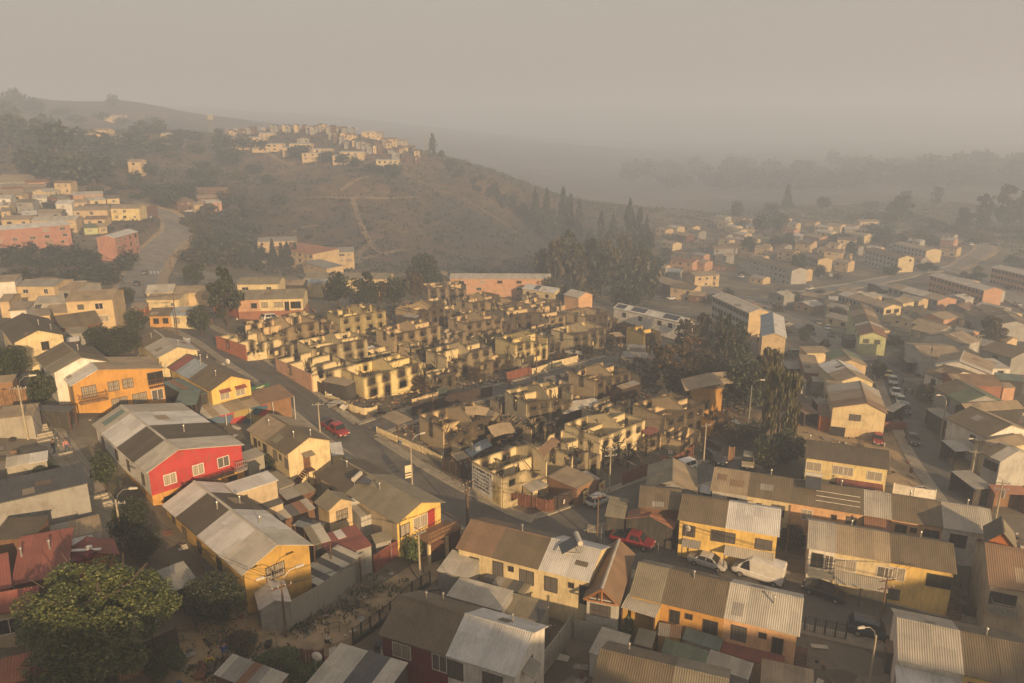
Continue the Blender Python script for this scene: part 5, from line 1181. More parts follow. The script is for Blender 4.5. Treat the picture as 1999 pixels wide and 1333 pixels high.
RU = [
 ('burnt shell beside the terracotta yard wall, nearest the parked white car', b1(445,270), b1(885,182), {}),
 ('burnt house with two white window gables right behind the pink wall', b1(842,402), b1(1265,322), dict(wall='cream', base=.15)),
 ('burnt house with glowing yellow plaster and an empty side window, back row', b1(1058,156), b1(1410,100), dict(wall='paleyellow', base=.35, fs=.12)),
 ('long burnt shell in the back row behind a small grey sheet roof', b1(1640,118), b1(1870,62), dict(base=.35)),
 ('burnt house with a bright white upper room in the second row', b1(1478,292), b1(1835,216), dict(base=.2)),
 ('burnt corner house with yellow walls and black plumes above its doors', b1(1242,626), b1(1700,506), dict(wall='paleyellow', base=.2, fs=.05)),
 ('grey-ended burnt house with an outside stair leaning on it', b2(292,552), b2(640,466), dict(wall='cream', base=.3)),
 ('burnt house with corrugated scraps on its left wall and a small arch', b2(432,284), b2(720,228), dict(base=.25, rag=.8)),
 ('burnt house with one blazing pale corner beside a twisted sheet', b2(826,448), b2(1075,392), dict(wall='paleyellow', base=.2, fs=.05)),
 ('burnt house with three small windows in the row before the white terraces', b2(1272,376), b2(1530,312), dict(wall='cream', base=.2)),
 ('low dark burnt shell with gables, third row', b2(800,216), b2(1150,166), dict(base=.35)),
 ('brick-sided burnt house with a dark front above the alley', b2(1452,732), b2(1720,654), dict(wall='sand', base=.35)),
 ('burnt house with blank pale end wall in the middle of the quarter', b2(916,908), b2(1270,832), dict(wall='cream', base=.2)),
 ('burnt shell with a heap of fallen roof laths on its right', b2(266,1112), b2(700,994), dict(wall='sand', base=.3)),
 ('cream burnt house with big bright rooms and a white lower wall', b3(1287,458), b3(1635,318), dict(wall='cream', base=.05, fs=.0)),
 ('collapsed pale burnt unit joined to the painted-wall corner house', b3(1075,600), b3(1290,500), dict(wall='cream', units=1, base=.1, rag=1.2)),
 ('brown burnt house at the right end near the slatted brown fence', b4(602,532), b4(900,432), dict(wall='sand', base=.35)),
 ('burnt gable house under the back slope trees, rear centre', b2(480,122), b2(712,78), dict(base=.35)),
 ('pale burnt unit with a bright block wall, rear right of centre', b2(722,140), b2(850,108), dict(units=1, wall='sand', base=.2)),
 ('burnt house with a curved black opening beside the white roofs', b2(985,145), b2(1130,110), dict(units=1, base=.3)),
 ('dark burnt terrace half at the far right of the rows', b2(1375,232), b2(1550,190), dict(base=.3, wall='sand')),
 ('burnt house at the rear left of the rows with black doorways', b2(60,182), b2(272,132), dict(base=.35)),
 ('burnt house with a yellow-lit inner gable in front of the solar roofs', b2(1835,372), b2(1960,352), dict(units=1, wall='yellow', base=.2)),
 ('burnt low brown house below the solar roofs', b2(1668,352), b2(1830,322), dict(h=3.6, base=.35, wall='brown')),
 ('burnt shell at the back left with one sheet still on its roof beams', h2(1455,1105), h2(1700,1085), dict(base=.35, wall='sand')),
 ('burnt far shell behind the low dark one, third row', b2(560,95), b2(700,60), dict(units=1, base=.35)),
 ('burnt house between the twisted roof and the tan gable corner house', b2(1085,235), b2(1215,215), dict(units=1, base=.2, wall='sand')),
]
RUR = {}
for lb, A, B, kw in RU: RUR[lb[:28]] = ruin(lb, A, B, **kw)
PWALL = ruin('burnt corner house with a painted white street wall', b3(522,770), b3(872,640), wall='cream', units=1, base=.12, D=6.4, gables=(2,))
# the painted wall: white board of hand-lettered lines, illegible at this distance, and a faded picture
_r, _wd, _L, _D, _h = PWALL
sg = MB(); sg.bx(-.14, -.09, 1.9, 6.2, .9, 4.4); pw = sg.build('painted_wall', wallm('white'), _r)
ln = MB()
for row in range(6):
 y = 6.0; z = 4.05 - row * .5
 while y > (2.6 if row else 2.2):
  w = random.uniform(.06, .13); hh = random.choice((.2, .2, .3)) if row else .36
  ln.bx(-.155, -.14, y - w, y, z - random.choice((0, 0, .08)), z + hh * random.uniform(.6, 1))
  y -= w + (.035 if random.random() < .8 else .2)
ln.build('lettering', plain('paint_black', (.035,.03,.026), .8), pw)
pic = MB(); pic.bx(-.145, -.09, .35, 1.86, .9, 3.6); pic.build('faded_picture', plain('picture_ochre', (.38,.29,.12), .9, 0, .45, 1.6), _r)
LOW = [
 ('terracotta yard wall with a cream gate pier along the upper street', b1(85,300), b1(318,378), 'l', 2.8, 7, 'terra', 'cream'),
 ('roofless single-storey house behind a long pink street wall', b1(552,478), b1(832,602), 'l', 2.8, 9, 'salmon', 'cream'),
]
for lb, A, B, f, hh, dd, wc, wc2 in LOW:
 # street wall runs from A (far) to B (near); the yard lies to its right
 pm = P((A[0]+B[0])/2, (A[1]+B[1])/2, hh); gz = H(pm.x, pm.y)
 a, b_ = Vector(at_level(B[0], B[1], gz + hh)), Vector(at_level(A[0], A[1], gz + hh)); d = b_ - a; L = d.length; ang = math.atan2(d.y, d.x)
 root = thing('burnt_yard', lb, 'burnt house', (a.x, a.y, gz), ang)
 mb, s = burnt_panel(L, lambda q: hh, [(L*.55, L*.55+1.0, .9, 2.0)], .0, .25, z0=-1.5); mb.build('wall', sootm(wc), root, attr=('soot', s))
 for yy, rz, ln_, h2_ in ((-.1, -PI/2, dd, 2.7), (-dd, 0, L, 2.6)):
  mb, s = burnt_panel(ln_, lambda q: h2_, [(ln_*.3, ln_*.3+1.2, .9, 2.0), (ln_*.65, ln_*.65+.9, 0, 2)], .15, z0=-1.5, rag=.6); o = mb.build('wall', sootm(wc2), root, attr=('soot', s)); o.location = (0, yy, 0); o.rotation_euler = (0, 0, rz)
 for xx in (L*.35, L*.7, L - .1):
  mb, s = burnt_panel(dd - .3, lambda q: 2.6, [(dd*.4, dd*.4+.9, 0, 2)], .15, z0=-1.5, rag=.6); o = mb.build('partition', sootm(wc2), root, attr=('soot', s)); o.location = (xx, -.15, 0); o.rotation_euler = (0, 0, -PI/2)
 m = MB(); [debris(m, random.uniform(.3, L-.3), random.uniform(-dd+.3, -.3), .3) for _ in range(int(L*dd*1.2))]; o = m.build('rubble', RUBM, root); o['kind'] = 'stuff'
ANN = [
 ('roofless cream annexe with an arched doorway beside the pink wall', b1(500,405), b1(690,360), 4.5, 2.7, 'cream'),
 ('roofless annexe with a fallen white sheet in the middle lane', b1(1185,487), b1(1500,425), 5, 2.8, 'cream'),
 ('tan annexe with a slab roof edge behind the bright white room', b1(1610,400), b1(1745,365), 4, 2.8, 'sand'),
 ('roofless annexe below the small arch house', b2(540,350), b2(700,320), 4, 2.7, 'sand'),
 ('roofless annexe wall right of the small arch house', b2(1030,330), b2(1165,300), 4, 2.6, 'sand'),
 ('roofless annexe left of the stair house', b2(0,470), b2(120,440), 4, 2.8, 'cream'),
 ('low burnt annexe with window frames before the blazing pale corner', b2(505,600), b2(740,545), 4, 2.7, 'sand'),
 ('low burnt annexe ahead of the blank pale end wall house', b2(1180,960), b2(1440,905), 4.5, 2.6, 'sand'),
 ('burnt brown outbuilding beside the brick-sided house', b2(1610,810), b2(1800,770), 4, 3.2, 'brown'),
 ('low burnt annexe in front of the lath heap shell', b3(200,520), b3(290,495), 3.5, 2.6, 'cream'),
 ('burnt porch frame with a red sheet beside the cream burnt house', b3(1655,460), b3(1765,425), 3.5, 2.8, 'sand'),
 ('burnt yard room between the cream and brown burnt houses', b4(720,720), b4(870,640), 4, 2.4, 'sand'),
 ('low burnt annexe at the rear left of the rows', b1(900,300), b1(1060,260), 4, 2.5, 'sand'),
 ('burnt outbuilding left of the back-row yellow house', b1(905,205), b1(1000,180), 4, 2.6, 'sand'),
 ('low burnt annexe in the third row beside rubble', b2(1000,275), b2(1150,245), 4, 2.5, 'sand'),
 ('orange-lit garden wall room below the willow', b4(960,560), b4(1095,520), 4, 3.2, 'orange'),
 ('burnt annexe behind the dark terrace half', b2(1510,270), b2(1630,245), 4, 2.8, 'sand'),
]
for lb, A, B, dd, hh, wc in ANN:
 ruin(lb, A, B, D=dd, h=hh, wall=wc, units=1, base=.2, rag=.6, gable=0, name='burnt_annexe', cat='burnt annexe', group='roofless burnt annexes', slab=False)
stair_r, swd, sL, sD, sh_ = RUR['grey-ended burnt house with ']
m = MB()
for i in range(13): m.bx(-1.0, -.1, 5 - i * .36, 5.4 - i * .36, 2.4 - 2.4 * (i + 1) / 13 - .08, 2.4 - 2.4 * (i + 1) / 13)
for x in (-1.0, -.15): m.tube([(x, 5.3, 2.3), (x, .6, -.1)], .07, 4); m.tube([(x, 5.3, 3.2), (x, .6, .8)], .03, 4)
m.build('stair', CHAR, stair_r)
# standing sheets and canopies amid the ruins
house('sand-coloured flat carport canopy at the burnt street corner', b3(-15+0,-15), b3(10,-10), 2.7, 4, name='carport', cat='carport') if 0 else None
house('sand-coloured flat canopy on thin posts at the burnt street corner', b1(1375,930), b1(1505,998), 2.8, b1(1505,895), ridge='x', rt=1, rise=.15, roof='tan', wall='dark', open_sides='flrb', name='canopy', cat='canopy', over=(.1,.1,.1,.1), th=.05)
house('pale tin canopy on cream pillars inside the corner yard', b3(755,885), b3(885,830), 2.6, b3(680,830), ridge='x', rt=1, rise=.2, roof='light', wall='cream', open_sides='fr', name='canopy', cat='canopy', over=(.1,.1,.1,.1), th=.05)
house('tan flat yard roof behind the dark gate with posters', b3(870,760), b3(1105,860), 2.6, b3(1060,690), ridge='x', rt=1, rise=.1, roof='tan', wall='timber', name='canopy', cat='canopy', over=(.1,.1,.1,.1), th=.05)
house('whitish flat roof with red scraps by the black fence', b3(1190,815), b3(1290,780), 2.5, b3(1085,745), ridge='x', rt=1, rise=.1, roof='light', wall='timber', name='canopy', cat='canopy', over=(.1,.1,.1,.1), th=.05)
house('sagging scorched sheet awning by the burnt left pavement', b3(170,640), b3(270,610), 2.4, b3(95,600), ridge='x', rt=1, rise=.3, roof='tan', wall='dark', open_sides='flrb', name='canopy', cat='canopy', over=(.1,.1,.1,.1), th=.05)
house('long tan slab roof beside the pink wall gate', b1(905,655), b1(1100,695), 2.4, b1(960,610), ridge='x', rt=1, rise=.1, roof='tan', wall='dark', name='canopy', cat='canopy', over=(.1,.1,.1,.1), th=.05)
house('small grey sheet roof left standing among the back ruins', b1(1545,150), b1(1650,165), 3.5, b1(1510,125), ridge='x', rt=1, rise=.4, roof='grey', wall='dark', name='canopy', cat='canopy', over=(.1,.1,.1,.1), th=.05)
house('red sheet roof on blackened posts beside the cream burnt house', b3(1665,440), b3(1750,405), 3.2, b3(1640,405), ridge='x', rt=1, rise=.3, roof='red', wall='dark', open_sides='flrb', name='canopy', cat='canopy', over=(.05,.05,.05,.05), th=.04)
house('tan sheets on the blackened outbuilding by the alley', b2(1660,800), b2(1800,755), 3.3, b2(1640,765), ridge='x', rt=1, rise=.2, segs=[(0,.5,'tan'),(.5,1,'grey')], wall='brown', name='canopy', cat='canopy', over=(.1,.1,.1,.1), th=.05)
TG = house('burnt wooden gable with sagging orange sheets below the tall trees', b4(800,305), b4(1060,318), 4.4, 5, ridge='x', rt=.5, rise=1.2, roof='tan', wall='orange', name='burnt_house', cat='burnt house')
house('grey flat roofs left among burnt trees behind the alley', b2(1650,545), b2(1850,560), 2.6, b2(1660,500), ridge='x', rt=1, rise=.1, roof='grey', wall='concrete', name='canopy', cat='canopy', over=(.1,.1,.1,.1), th=.05)
house('grey flat roof higher up among the burnt trees', b2(1690,470), b2(1840,480), 2.5, b2(1690,445), ridge='x', rt=1, rise=.1, roof='grey', wall='concrete', name='canopy', cat='canopy', over=(.1,.1,.1,.1), th=.05)
# twisted roof sheets lying about: each a bent panel of its own
def bent_sheet(label, u, v, z, w, l, rz, tilt, c):
 p = P(u, v, z); m = MB(); n = 5; pts = [(l * (i / n - .5), .35 * math.sin(i / n * PI) * random.uniform(.5, 1.4)) for i in range(n + 1)]
 for (x0, za), (x1, zb) in zip(pts, pts[1:]):
  m.hexa([(x0, -w/2, za), (x1, -w/2, zb), (x1, w/2, zb), (x0, w/2, za)], [(x0, -w/2, za + .03), (x1, -w/2, zb + .03), (x1, w/2, zb + .03), (x0, w/2, za + .03)], 0, [(-w/2, x0), (-w/2, x1), (w/2, x1), (w/2, x0)])
 o = m.build('fallen_roof_sheet', roofm(c)); o.location = (p.x, p.y, p.z + .1); o.rotation_euler = (tilt, random.uniform(-.2, .2), rz); tag(o, label, 'roof sheet', 'roof sheets fallen among the ruins')
 return o
for (u, v, z, w, l, rz, t, c, lb) in [
 (720,684,1.2,1.0,4,1.2,.5,'white','white fallen sheet leaning on the roofless middle annexe'),(624,712,1.5,1.2,3.5,1.0,1.0,'light','pale sheet propped against the pink-walled house'),
 (1085,740,1.5,1.5,5,.3,1.1,'charcoal','black folded sheet standing beside the inner street'),(980,840,3.2,2,5,.8,.7,'tan','tan sheet slumped over the lath heap'),(932,805,5.0,1.6,4,.3,.7,'tan','curled tan sheet on top of the lath heap shell'),
 (955,812,4.6,1.6,4,2.2,-.6,'tan','second curled sheet on top of the lath heap shell'),(1125,795,2.4,2.4,6,.4,.35,'pale','pale curved sheets before the blank pale end wall house'),(1150,790,2.4,2,5,.7,.3,'pale','pale curved sheet beside the other curved one'),
 (1095,655,2.5,2.5,5,2.0,.9,'charcoal','black twisted sheet by the blazing pale corner'),(935,875,1.2,1.5,5,.9,.6,'blue','blue-grey sheet bent over the dark fence'),(900,860,1.0,1.4,4,2.4,.5,'grey','grey sheet lying below the lath heap shell'),
 (1065,880,4.6,1.4,6,1.0,.3,'umber','brown beam sheet fallen across the collapsed pale unit'),(1210,900,1.5,1.6,5,2.4,.5,'tan','tan sheet fallen before the cream burnt house'),(1380,745,5.6,3,9,.1,.5,'tan','wide sagging sheet on the burnt wooden gable'),
 (1240,890,1.2,1.5,4,1.8,.9,'umber','brown sheet leaning at the white lower wall'),(655,790,.5,1.3,2.6,.5,.2,'light','pale sheet on the pavement under the street lamp'),(672,795,.5,1,1.6,1.2,.6,'pale','small white panel tipped over on the pavement'),
 (1030,870,2.4,1.4,5,2.0,.5,'grey','grey sheet at the foot of the lath heap'),(1200,655,2.2,1.8,5,.4,.4,'tan','tan sheet on the low shells near the solar roofs'),(1120,690,1.0,1.5,4,.2,.3,'light','pale sheet among the scorched shrubs by the inner street')]:
 bent_sheet(lb, u, v, z, w, l, rz, t, c)
# lath heap
m = MB(); p = P(985, 850, 0)
for _ in range(150):
 q = Vector((random.gauss(0, 2.2), random.gauss(0, 1.7), random.uniform(.2, 2.6)))
 m.obox(q, (random.uniform(1.2, 3.4), .07, .07), rnd_rot(.8), random.choice((0, 0, 1)))
o = m.build('lath_heap', [plain('ash_grey_wood', (.26,.2,.13), .9), CHAR]); o.location = p; tag(o, 'tangled heap of fallen grey roof laths beside a burnt house', 'debris heap', None, 'stuff')
BP = [P(u, v) for u, v in ((440,650),(540,720),(640,790),(740,830),(840,870),(930,940),(1010,985),(1150,940),(1280,880),(1420,850),(1450,800),(1330,740),(1250,690),(1180,640),(1050,590),(900,590),(740,610),(600,620))]
poly_ = [(p.x, p.y) for p in BP]
def inside(x, y):
 c = False; n = len(poly_)
 for i in range(n):
  (x1, y1), (x2, y2) = poly_[i], poly_[(i + 1) % n]
  if (y1 > y) != (y2 > y) and x < (x2 - x1) * (y - y1) / (y2 - y1) + x1: c = not c
 return c
def near_line(x, y, line, d): return any((x - p.x) ** 2 + (y - p.y) ** 2 < d * d for p in line)
bx0, bx1 = min(p[0] for p in poly_), max(p[0] for p in poly_); by0, by1 = min(p[1] for p in poly_), max(p[1] for p in poly_)
def hit(x, y, lst, mg):
 for ax, ay, an, l_, d_ in lst:
  dx, dy = x - ax, y - ay; c, s_ = math.cos(an), math.sin(an); lx, ly = dx * c + dy * s_, -dx * s_ + dy * c
  if -mg < lx < l_ + mg and -mg < ly < d_ + mg: return True
 return False
AZB = BURNT[1][2]; nfill = 0; tries = 0
while nfill < 46 and tries < 6000:
 tries += 1; x, y = random.uniform(bx0, bx1), random.uniform(by0, by1); l_, d_ = random.uniform(3.5, 8), random.uniform(3, 4.5)
 c, s_ = math.cos(AZB), math.sin(AZB); cs = [(x + u_ * c - v_ * s_, y + u_ * s_ + v_ * c) for u_ in (0, l_ / 2, l_) for v_ in (0, d_)]
 if not all(inside(*q) for q in cs) or any(hit(q[0], q[1], BURNT, .5) for q in cs) or any(near_line(q[0], q[1], RL[k_], r_) for q in cs for k_, r_ in (('inner', 4), ('main', 6.5), ('alley', 2.2), ('cul', 4.5))): continue
 ruin('low roofless remnant of a burnt outbuilding squeezed between larger ruins', None, None, D=d_, h=random.choice((2.0, 2.4, 2.6, 3.0)), wall=random.choice(('sand', 'sand', 'cream', 'beige', 'concrete')), units=1, base=random.uniform(.1, .4), rag=.6, gable=0, name='burnt_annexe', cat='burnt annexe', group='low burnt remnants between the ruins', slab=False, W=(x, y, AZB + random.choice((0, 0, .06)), l_)); nfill += 1
print('fill', nfill, tries)
m = MB()
cand = [(random.uniform(bx0, bx1), random.uniform(by0, by1)) for _ in range(26000)]
cand = [c for c in cand if inside(*c) and not near_line(c[0], c[1], S_IN, 2.3) and not near_line(c[0], c[1], S_MAIN, 4.2)]
zz = Hn(np.array([c[0] for c in cand]), np.array([c[1] for c in cand]))
for (x, y), z in zip(cand, zz): debris(m, x, y, float(z), 1.1)
o = m.build('rubble_field', RUBM); tag(o, 'scorched rubble, timber and sheet scraps strewn between the ruins', 'rubble', None, 'stuff')
m = MB()
for i, p_ in enumerate(S_MAIN):
 if 25 < i < 150 and i < len(S_MAIN) - 1:
  for _ in range(3):
   t = (S_MAIN[i + 1] - p_).normalized(); nrm = Vector((t.y, -t.x)); q = p_ - nrm * random.uniform(3.2, 5.6)
   if inside(q.x, q.y) or random.random() < .35: s = random.uniform(.08, .3); m.obox((q.x, q.y, H(q.x, q.y) + .2), (s, s * .7, s * .5), rnd_rot(.5), random.choice((0, 1, 4)))
o = m.build('pavement_debris', RUBM); tag(o, 'small debris swept along the burnt side pavement', 'rubble', None, 'stuff')

# ================================================================ trees and shrubs
def leafm(name, c1, c2, c3):
 if name in MATS: return MATS[name]
 m, nt, b = _new(name); o = mapped(nt); oi = _n(nt, 'ShaderNodeObjectInfo')
 f = noise(nt, o, 1.4 if name.endswith('near') else 5, 4)
 g = _n(nt, 'ShaderNodeNewGeometry')
 f = mth(nt, 'ADD', mth(nt, 'MULTIPLY', f, .55), mth(nt, 'MULTIPLY', g.outputs['Random Per Island'], .45))
 f = mth(nt, 'ADD', f, mth(nt, 'MULTIPLY_ADD', oi.outputs['Random'], .16, -.08))
 nt.links.new(ramp(nt, f, [(.3, c1), (.52, c2), (.75, c3)]), b.inputs['Base Color']); b.inputs['Roughness'].default_value = .6
 MATS[name] = m; return m
LEAF = dict(near=leafm('leaves_near', (.022,.032,.008), (.055,.075,.016), (.12,.13,.035)), green=leafm('leaves_green', (.010,.015,.005), (.022,.032,.009), (.055,.066,.018)), dark=leafm('leaves_dark', (.012,.016,.009), (.025,.032,.016), (.05,.055,.028)),
 bright=leafm('leaves_bright', (.025,.04,.009), (.06,.09,.018), (.12,.15,.04)), brown=leafm('leaves_scorched', (.025,.018,.010), (.07,.045,.02), (.15,.09,.035)), willow=leafm('leaves_willow', (.03,.033,.014), (.07,.068,.028), (.12,.105,.045)), dry=leafm('leaves_dry', (.03,.026,.012), (.06,.05,.022), (.10,.08,.035)))
BARK = plain('bark', (.06,.045,.032), .95, 0, .4, 3)
BARKB = plain('bark_burnt', (.018,.015,.012), .95, 0, .4, 3)
def crown_mesh(kind, n, leaf, seed):
 """crown in a unit box (x,y within .5, z 0..1): leaf quads thrown over many small clumps"""
 r = np.random.default_rng(seed); cl = []
 if kind == 'round':
  for _ in range(110 if n > 20000 else 46):
   while True:
    p = r.uniform(-1, 1, 3)
    if .2 < np.linalg.norm(p) < .85: break
   cl.append((p[0] * .43, p[1] * .43, .5 + p[2] * .43, r.uniform(.05, .11) if n > 20000 else r.uniform(.09, .19)))
 elif kind == 'tall':
  for _ in range(40):
   z = r.uniform(.12, .97); w = .42 * (1 - abs(z - .5) ** 1.6 * 1.5); a = r.uniform(0, 6.28); q = r.uniform(.2, 1) * w
   cl.append((math.cos(a) * q, math.sin(a) * q, z, r.uniform(.05, .12)))
 elif kind == 'cone':
  for _ in range(60):
   z = r.uniform(.03, 1) ** 1.1; w = .46 * (1 - z) + .03; a = r.uniform(0, 6.28); q = w * r.uniform(.45, 1)
   cl.append((math.cos(a) * q, math.sin(a) * q, z * .95, .035 + .09 * (1 - z)))
 elif kind == 'column':
  for _ in range(60):
   z = r.uniform(.02, .98); w = .38 * min(1, (1 - z) * 2.2, z * 5 + .4); a = r.uniform(0, 6.28); q = w * r.uniform(.3, 1)
   cl.append((math.cos(a) * q, math.sin(a) * q, z, .07))
 elif kind == 'bush':
  for _ in range(30):
   a = r.uniform(0, 6.28); q = .4 * math.sqrt(r.uniform(0, 1)); z = r.uniform(.15, .8) * (1 - (q / .5) ** 2 * .6)
   cl.append((math.cos(a) * q, math.sin(a) * q, z, r.uniform(.09, .18)))
 elif kind == 'willow':
  for _ in range(70):
   a = r.uniform(0, 6.28); q = .42 * math.sqrt(r.uniform(.1, 1)); z = r.uniform(.15, .95) if q > .2 else r.uniform(.6, .98)
   z = min(z, 1 - (q / .5) ** 3 * .35)
   cl.append((math.cos(a) * q, math.sin(a) * q, z, .07))
 k = r.integers(0, len(cl), n); C = np.array(cl)[k]
 d = r.normal(size=(n, 3)); d /= np.linalg.norm(d, axis=1)[:, None]
 rad = C[:, 3] * r.uniform(.55, 1.08, n) ** .5
 pos = C[:, :3] + d * rad[:, None]
 if kind == 'willow': pos[:, 2] -= r.uniform(0, .1, n)
 ax = r.normal(size=(n, 3)) * .7 + d * .6; ax[:, 2] -= .25
 if kind == 'willow': ax = r.normal(size=(n, 3)) * .25; ax[:, 2] -= 1
 ax /= np.linalg.norm(ax, axis=1)[:, None]
 bx_ = np.cross(ax, r.normal(size=(n, 3))); bx_ /= np.linalg.norm(bx_, axis=1)[:, None]
 s = leaf * r.uniform(.6, 1.4, n)[:, None]; asp = .28 if kind == 'willow' else .5
 V = np.stack([pos - ax * s, pos + bx_ * s * asp, pos + ax * s, pos - bx_ * s * asp], 1).reshape(-1, 3)
 V[:, 2] = np.clip(V[:, 2], .0, 1.06)
 F = np.arange(4 * n).reshape(-1, 4)
 me = bpy.data.meshes.new('crown'); me.from_pydata(V.tolist(), [], F.tolist()); me.update(); return me
def trunk_mesh(burnt=False, seed=0, limbs=7, top=.75):
 rr = random.Random(seed); m = MB()
 m.tube([(0, 0, -.05), (rr.uniform(-.02, .02), .01, .3), (rr.uniform(-.04, .04), rr.uniform(-.03, .03), top)], [.045, .032, .012], 7)
 for _ in range(limbs):
  a = rr.uniform(0, 6.28); z = rr.uniform(.22, top * .9); l = rr.uniform(.2, .36)
  q = (math.cos(a) * l, math.sin(a) * l, z + rr.uniform(.12, .28)); mid = (q[0] * .5, q[1] * .5, z + .06)
  m.tube([(0, 0, z), mid, q], [.02, .013, .005], 5)
  for _ in range(3 if burnt else 1):
   b_ = (q[0] + rr.uniform(-.12, .12), q[1] + rr.uniform(-.12, .12), q[2] + rr.uniform(-.02, .14)); m.tube([mid, b_], [.008, .003], 4)
 return m.mesh('trunk', BARKB if burnt else BARK)
CM = {}
def crown(kind, lod, leaf):
 n, lf = dict(near=(64000, .0095), close=(15000, .017), mid=(3600, .036), far=(900, .065), faint=(420, .09))[lod]
 if kind == 'willow': lf *= 1.5
 k = (kind, lod, leaf, random.randrange(3 if lod != 'near' else 1))
 if k not in CM:
  me = crown_mesh(kind, n, lf, len(CM) * 7 + 3); me.materials.append(LEAF[leaf]); CM[k] = me
 return CM[k]
TM = [trunk_mesh(False, s) for s in range(3)]; TB = [trunk_mesh(True, s, 13, .95) for s in range(4)]
def tree(label, u, v, h, w, kind='round', leaf='dark', lod='mid', name='tree', cat='tree', group=None, cz=.12, bare=False):
 p = P(u, v); rz = random.uniform(0, 6.28)
 t = thing(name, label, cat, p, rz, group)
 tr = link('trunk', random.choice(TB if bare else TM), t); tr.scale = (w * .9 if not bare else w, w * .9 if not bare else w, h)
 if not bare or leaf:
  c = link('crown', crown(kind, lod, leaf), t); c.location = (0, 0, h * cz); c.scale = (w, w, h * (1 - cz))
 return t
tree('big leafy green tree at the bottom left corner', 212, 1318, 10.2, 13.0, 'round', 'near', 'near', cz=.02)
tree('leafy side growth at the foot of the big tree', 318, 1318, 3.8, 3.6, 'bush', 'near', 'close', 'bush', 'bush', cz=0)
tree('round dark bush beside the grey garage', 425, 1218, 4.9, 5.8, 'round', 'green', 'close', 'bush', 'bush', cz=.02)
tree('bright green vine bush beside the dark plank fence at the bottom', 545, 1322, 2.6, 4.6, 'bush', 'bright', 'close', 'bush', 'bush', cz=0)
tree('bright green vine bush beneath the satellite dish', 600, 1335, 2.2, 3.6, 'bush', 'bright', 'close', 'bush', 'bush', cz=0)
tree('tall shrub beside the alley street lamp', 262, 1060, 4.6, 4.2, 'round', 'green', 'close', 'bush', 'bush', cz=.02)
tree('lower alley shrub in front of the street lamp shrub', 285, 1092, 3.2, 3.6, 'round', 'green', 'close', 'bush', 'bush', cz=.02)
tree('slender young tree beside the cream side wall', 208, 962, 4.8, 2.8, 'round', 'green', 'mid')
tree('spreading bush behind the grey warehouse wall', 88, 958, 3.4, 5.4, 'bush', 'green', 'close', 'bush', 'bush', cz=0)
tree('wide dark tree between the cream and grey-white roofs', 238, 702, 6.2, 8.5, 'round', 'dark', 'close', cz=.05)
tree('dark tree joined to the wide tree on its left', 196, 690, 5, 5.5, 'round', 'dark', 'mid', cz=.05)
tree('dark tree at the left edge behind the white rear house', 18, 752, 6, 7, 'round', 'green', 'close', cz=.05)
tree('leafy shrub climbing beside the orange house corner', 85, 790, 5, 4, 'round', 'green', 'mid', 'bush', 'bush', cz=.02)
tree('dusty shrub left of the orange and cream row', 268, 648, 5, 6, 'round', 'dark', 'mid', cz=.05)
tree('dusty low tree behind the parked yards, upper left', 235, 640, 5, 4.5, 'tall', 'dry', 'mid')
tree('round clipped dark tree beside the upper street', 394, 652, 6.5, 6, 'round', 'dark', 'mid', cz=.1)
tree('tall dark tree in front of the pink house', 446, 640, 13, 9, 'tall', 'dark', 'mid', cz=.2)
tree('small bush behind the red house balcony', 508, 918, 2.6, 4.2, 'bush', 'green', 'mid', 'bush', 'bush', cz=0)
tree('scrubby bush below the mural wall', 420, 872, 3, 4, 'bush', 'dry', 'mid', 'bush', 'bush', cz=0)
tree('flowering shrub beside the brick yard wall', 805, 1098, 3.4, 2.6, 'round', 'bright', 'mid', 'bush', 'bush', cz=0)
tree('bright green garden bush beside the pale cross gable house', 1212, 1232, 2.6, 4.5, 'bush', 'bright', 'mid', 'bush', 'bush', cz=0)
tree('low round bush in front of the pale yellow house', 1592, 948, 2.2, 4.4, 'bush', 'dark', 'mid', 'bush', 'bush', cz=0)
tree('dark garden shrubs between the white-roofed and white balcony houses', 1548, 1062, 2.6, 4, 'bush', 'green', 'mid', 'bush', 'bush', cz=0)
for u, v, h, w, lb in ((812,762,4.6,4.6,'scorched round bush in front of the yellow corner ruin'),(925,742,4,3.4,'scorched bush between the stair house and the inner street'),(818,752,3,3,'small scorched bush left of the garden stairs'),(676,770,3,3,'scorched bush under the leaning stair of the corner ruin'),
 (985,722,2.6,4,'scorched scrub in front of the low annexe'),(1140,694,3,5,'scorched scrub by the twisted black sheet'),(1185,672,4,4,'dry scorched shrub below the solar roofs'),(1100,705,2.5,4,'scorched hedge at the inner street end'),(1245,720,4,5,'brown scorched scrub at the end of the alley')):
 tree(lb, u, v, h, w, 'bush', 'brown', 'mid', 'bush', 'bush', cz=.02)
for k, (u, v, h, w) in enumerate(((1150,905,4,4),(1178,912,4,4),(1205,905,4.5,4),(1225,912,3.5,3.5),(1190,895,4,4),(1260,890,3,4))):
 tree('leafless charred shrub behind the posters and black fence', u, v, h, w, leaf=None, bare=True, name='burnt_shrub', cat='shrub', group='charred shrubs behind the black fence')
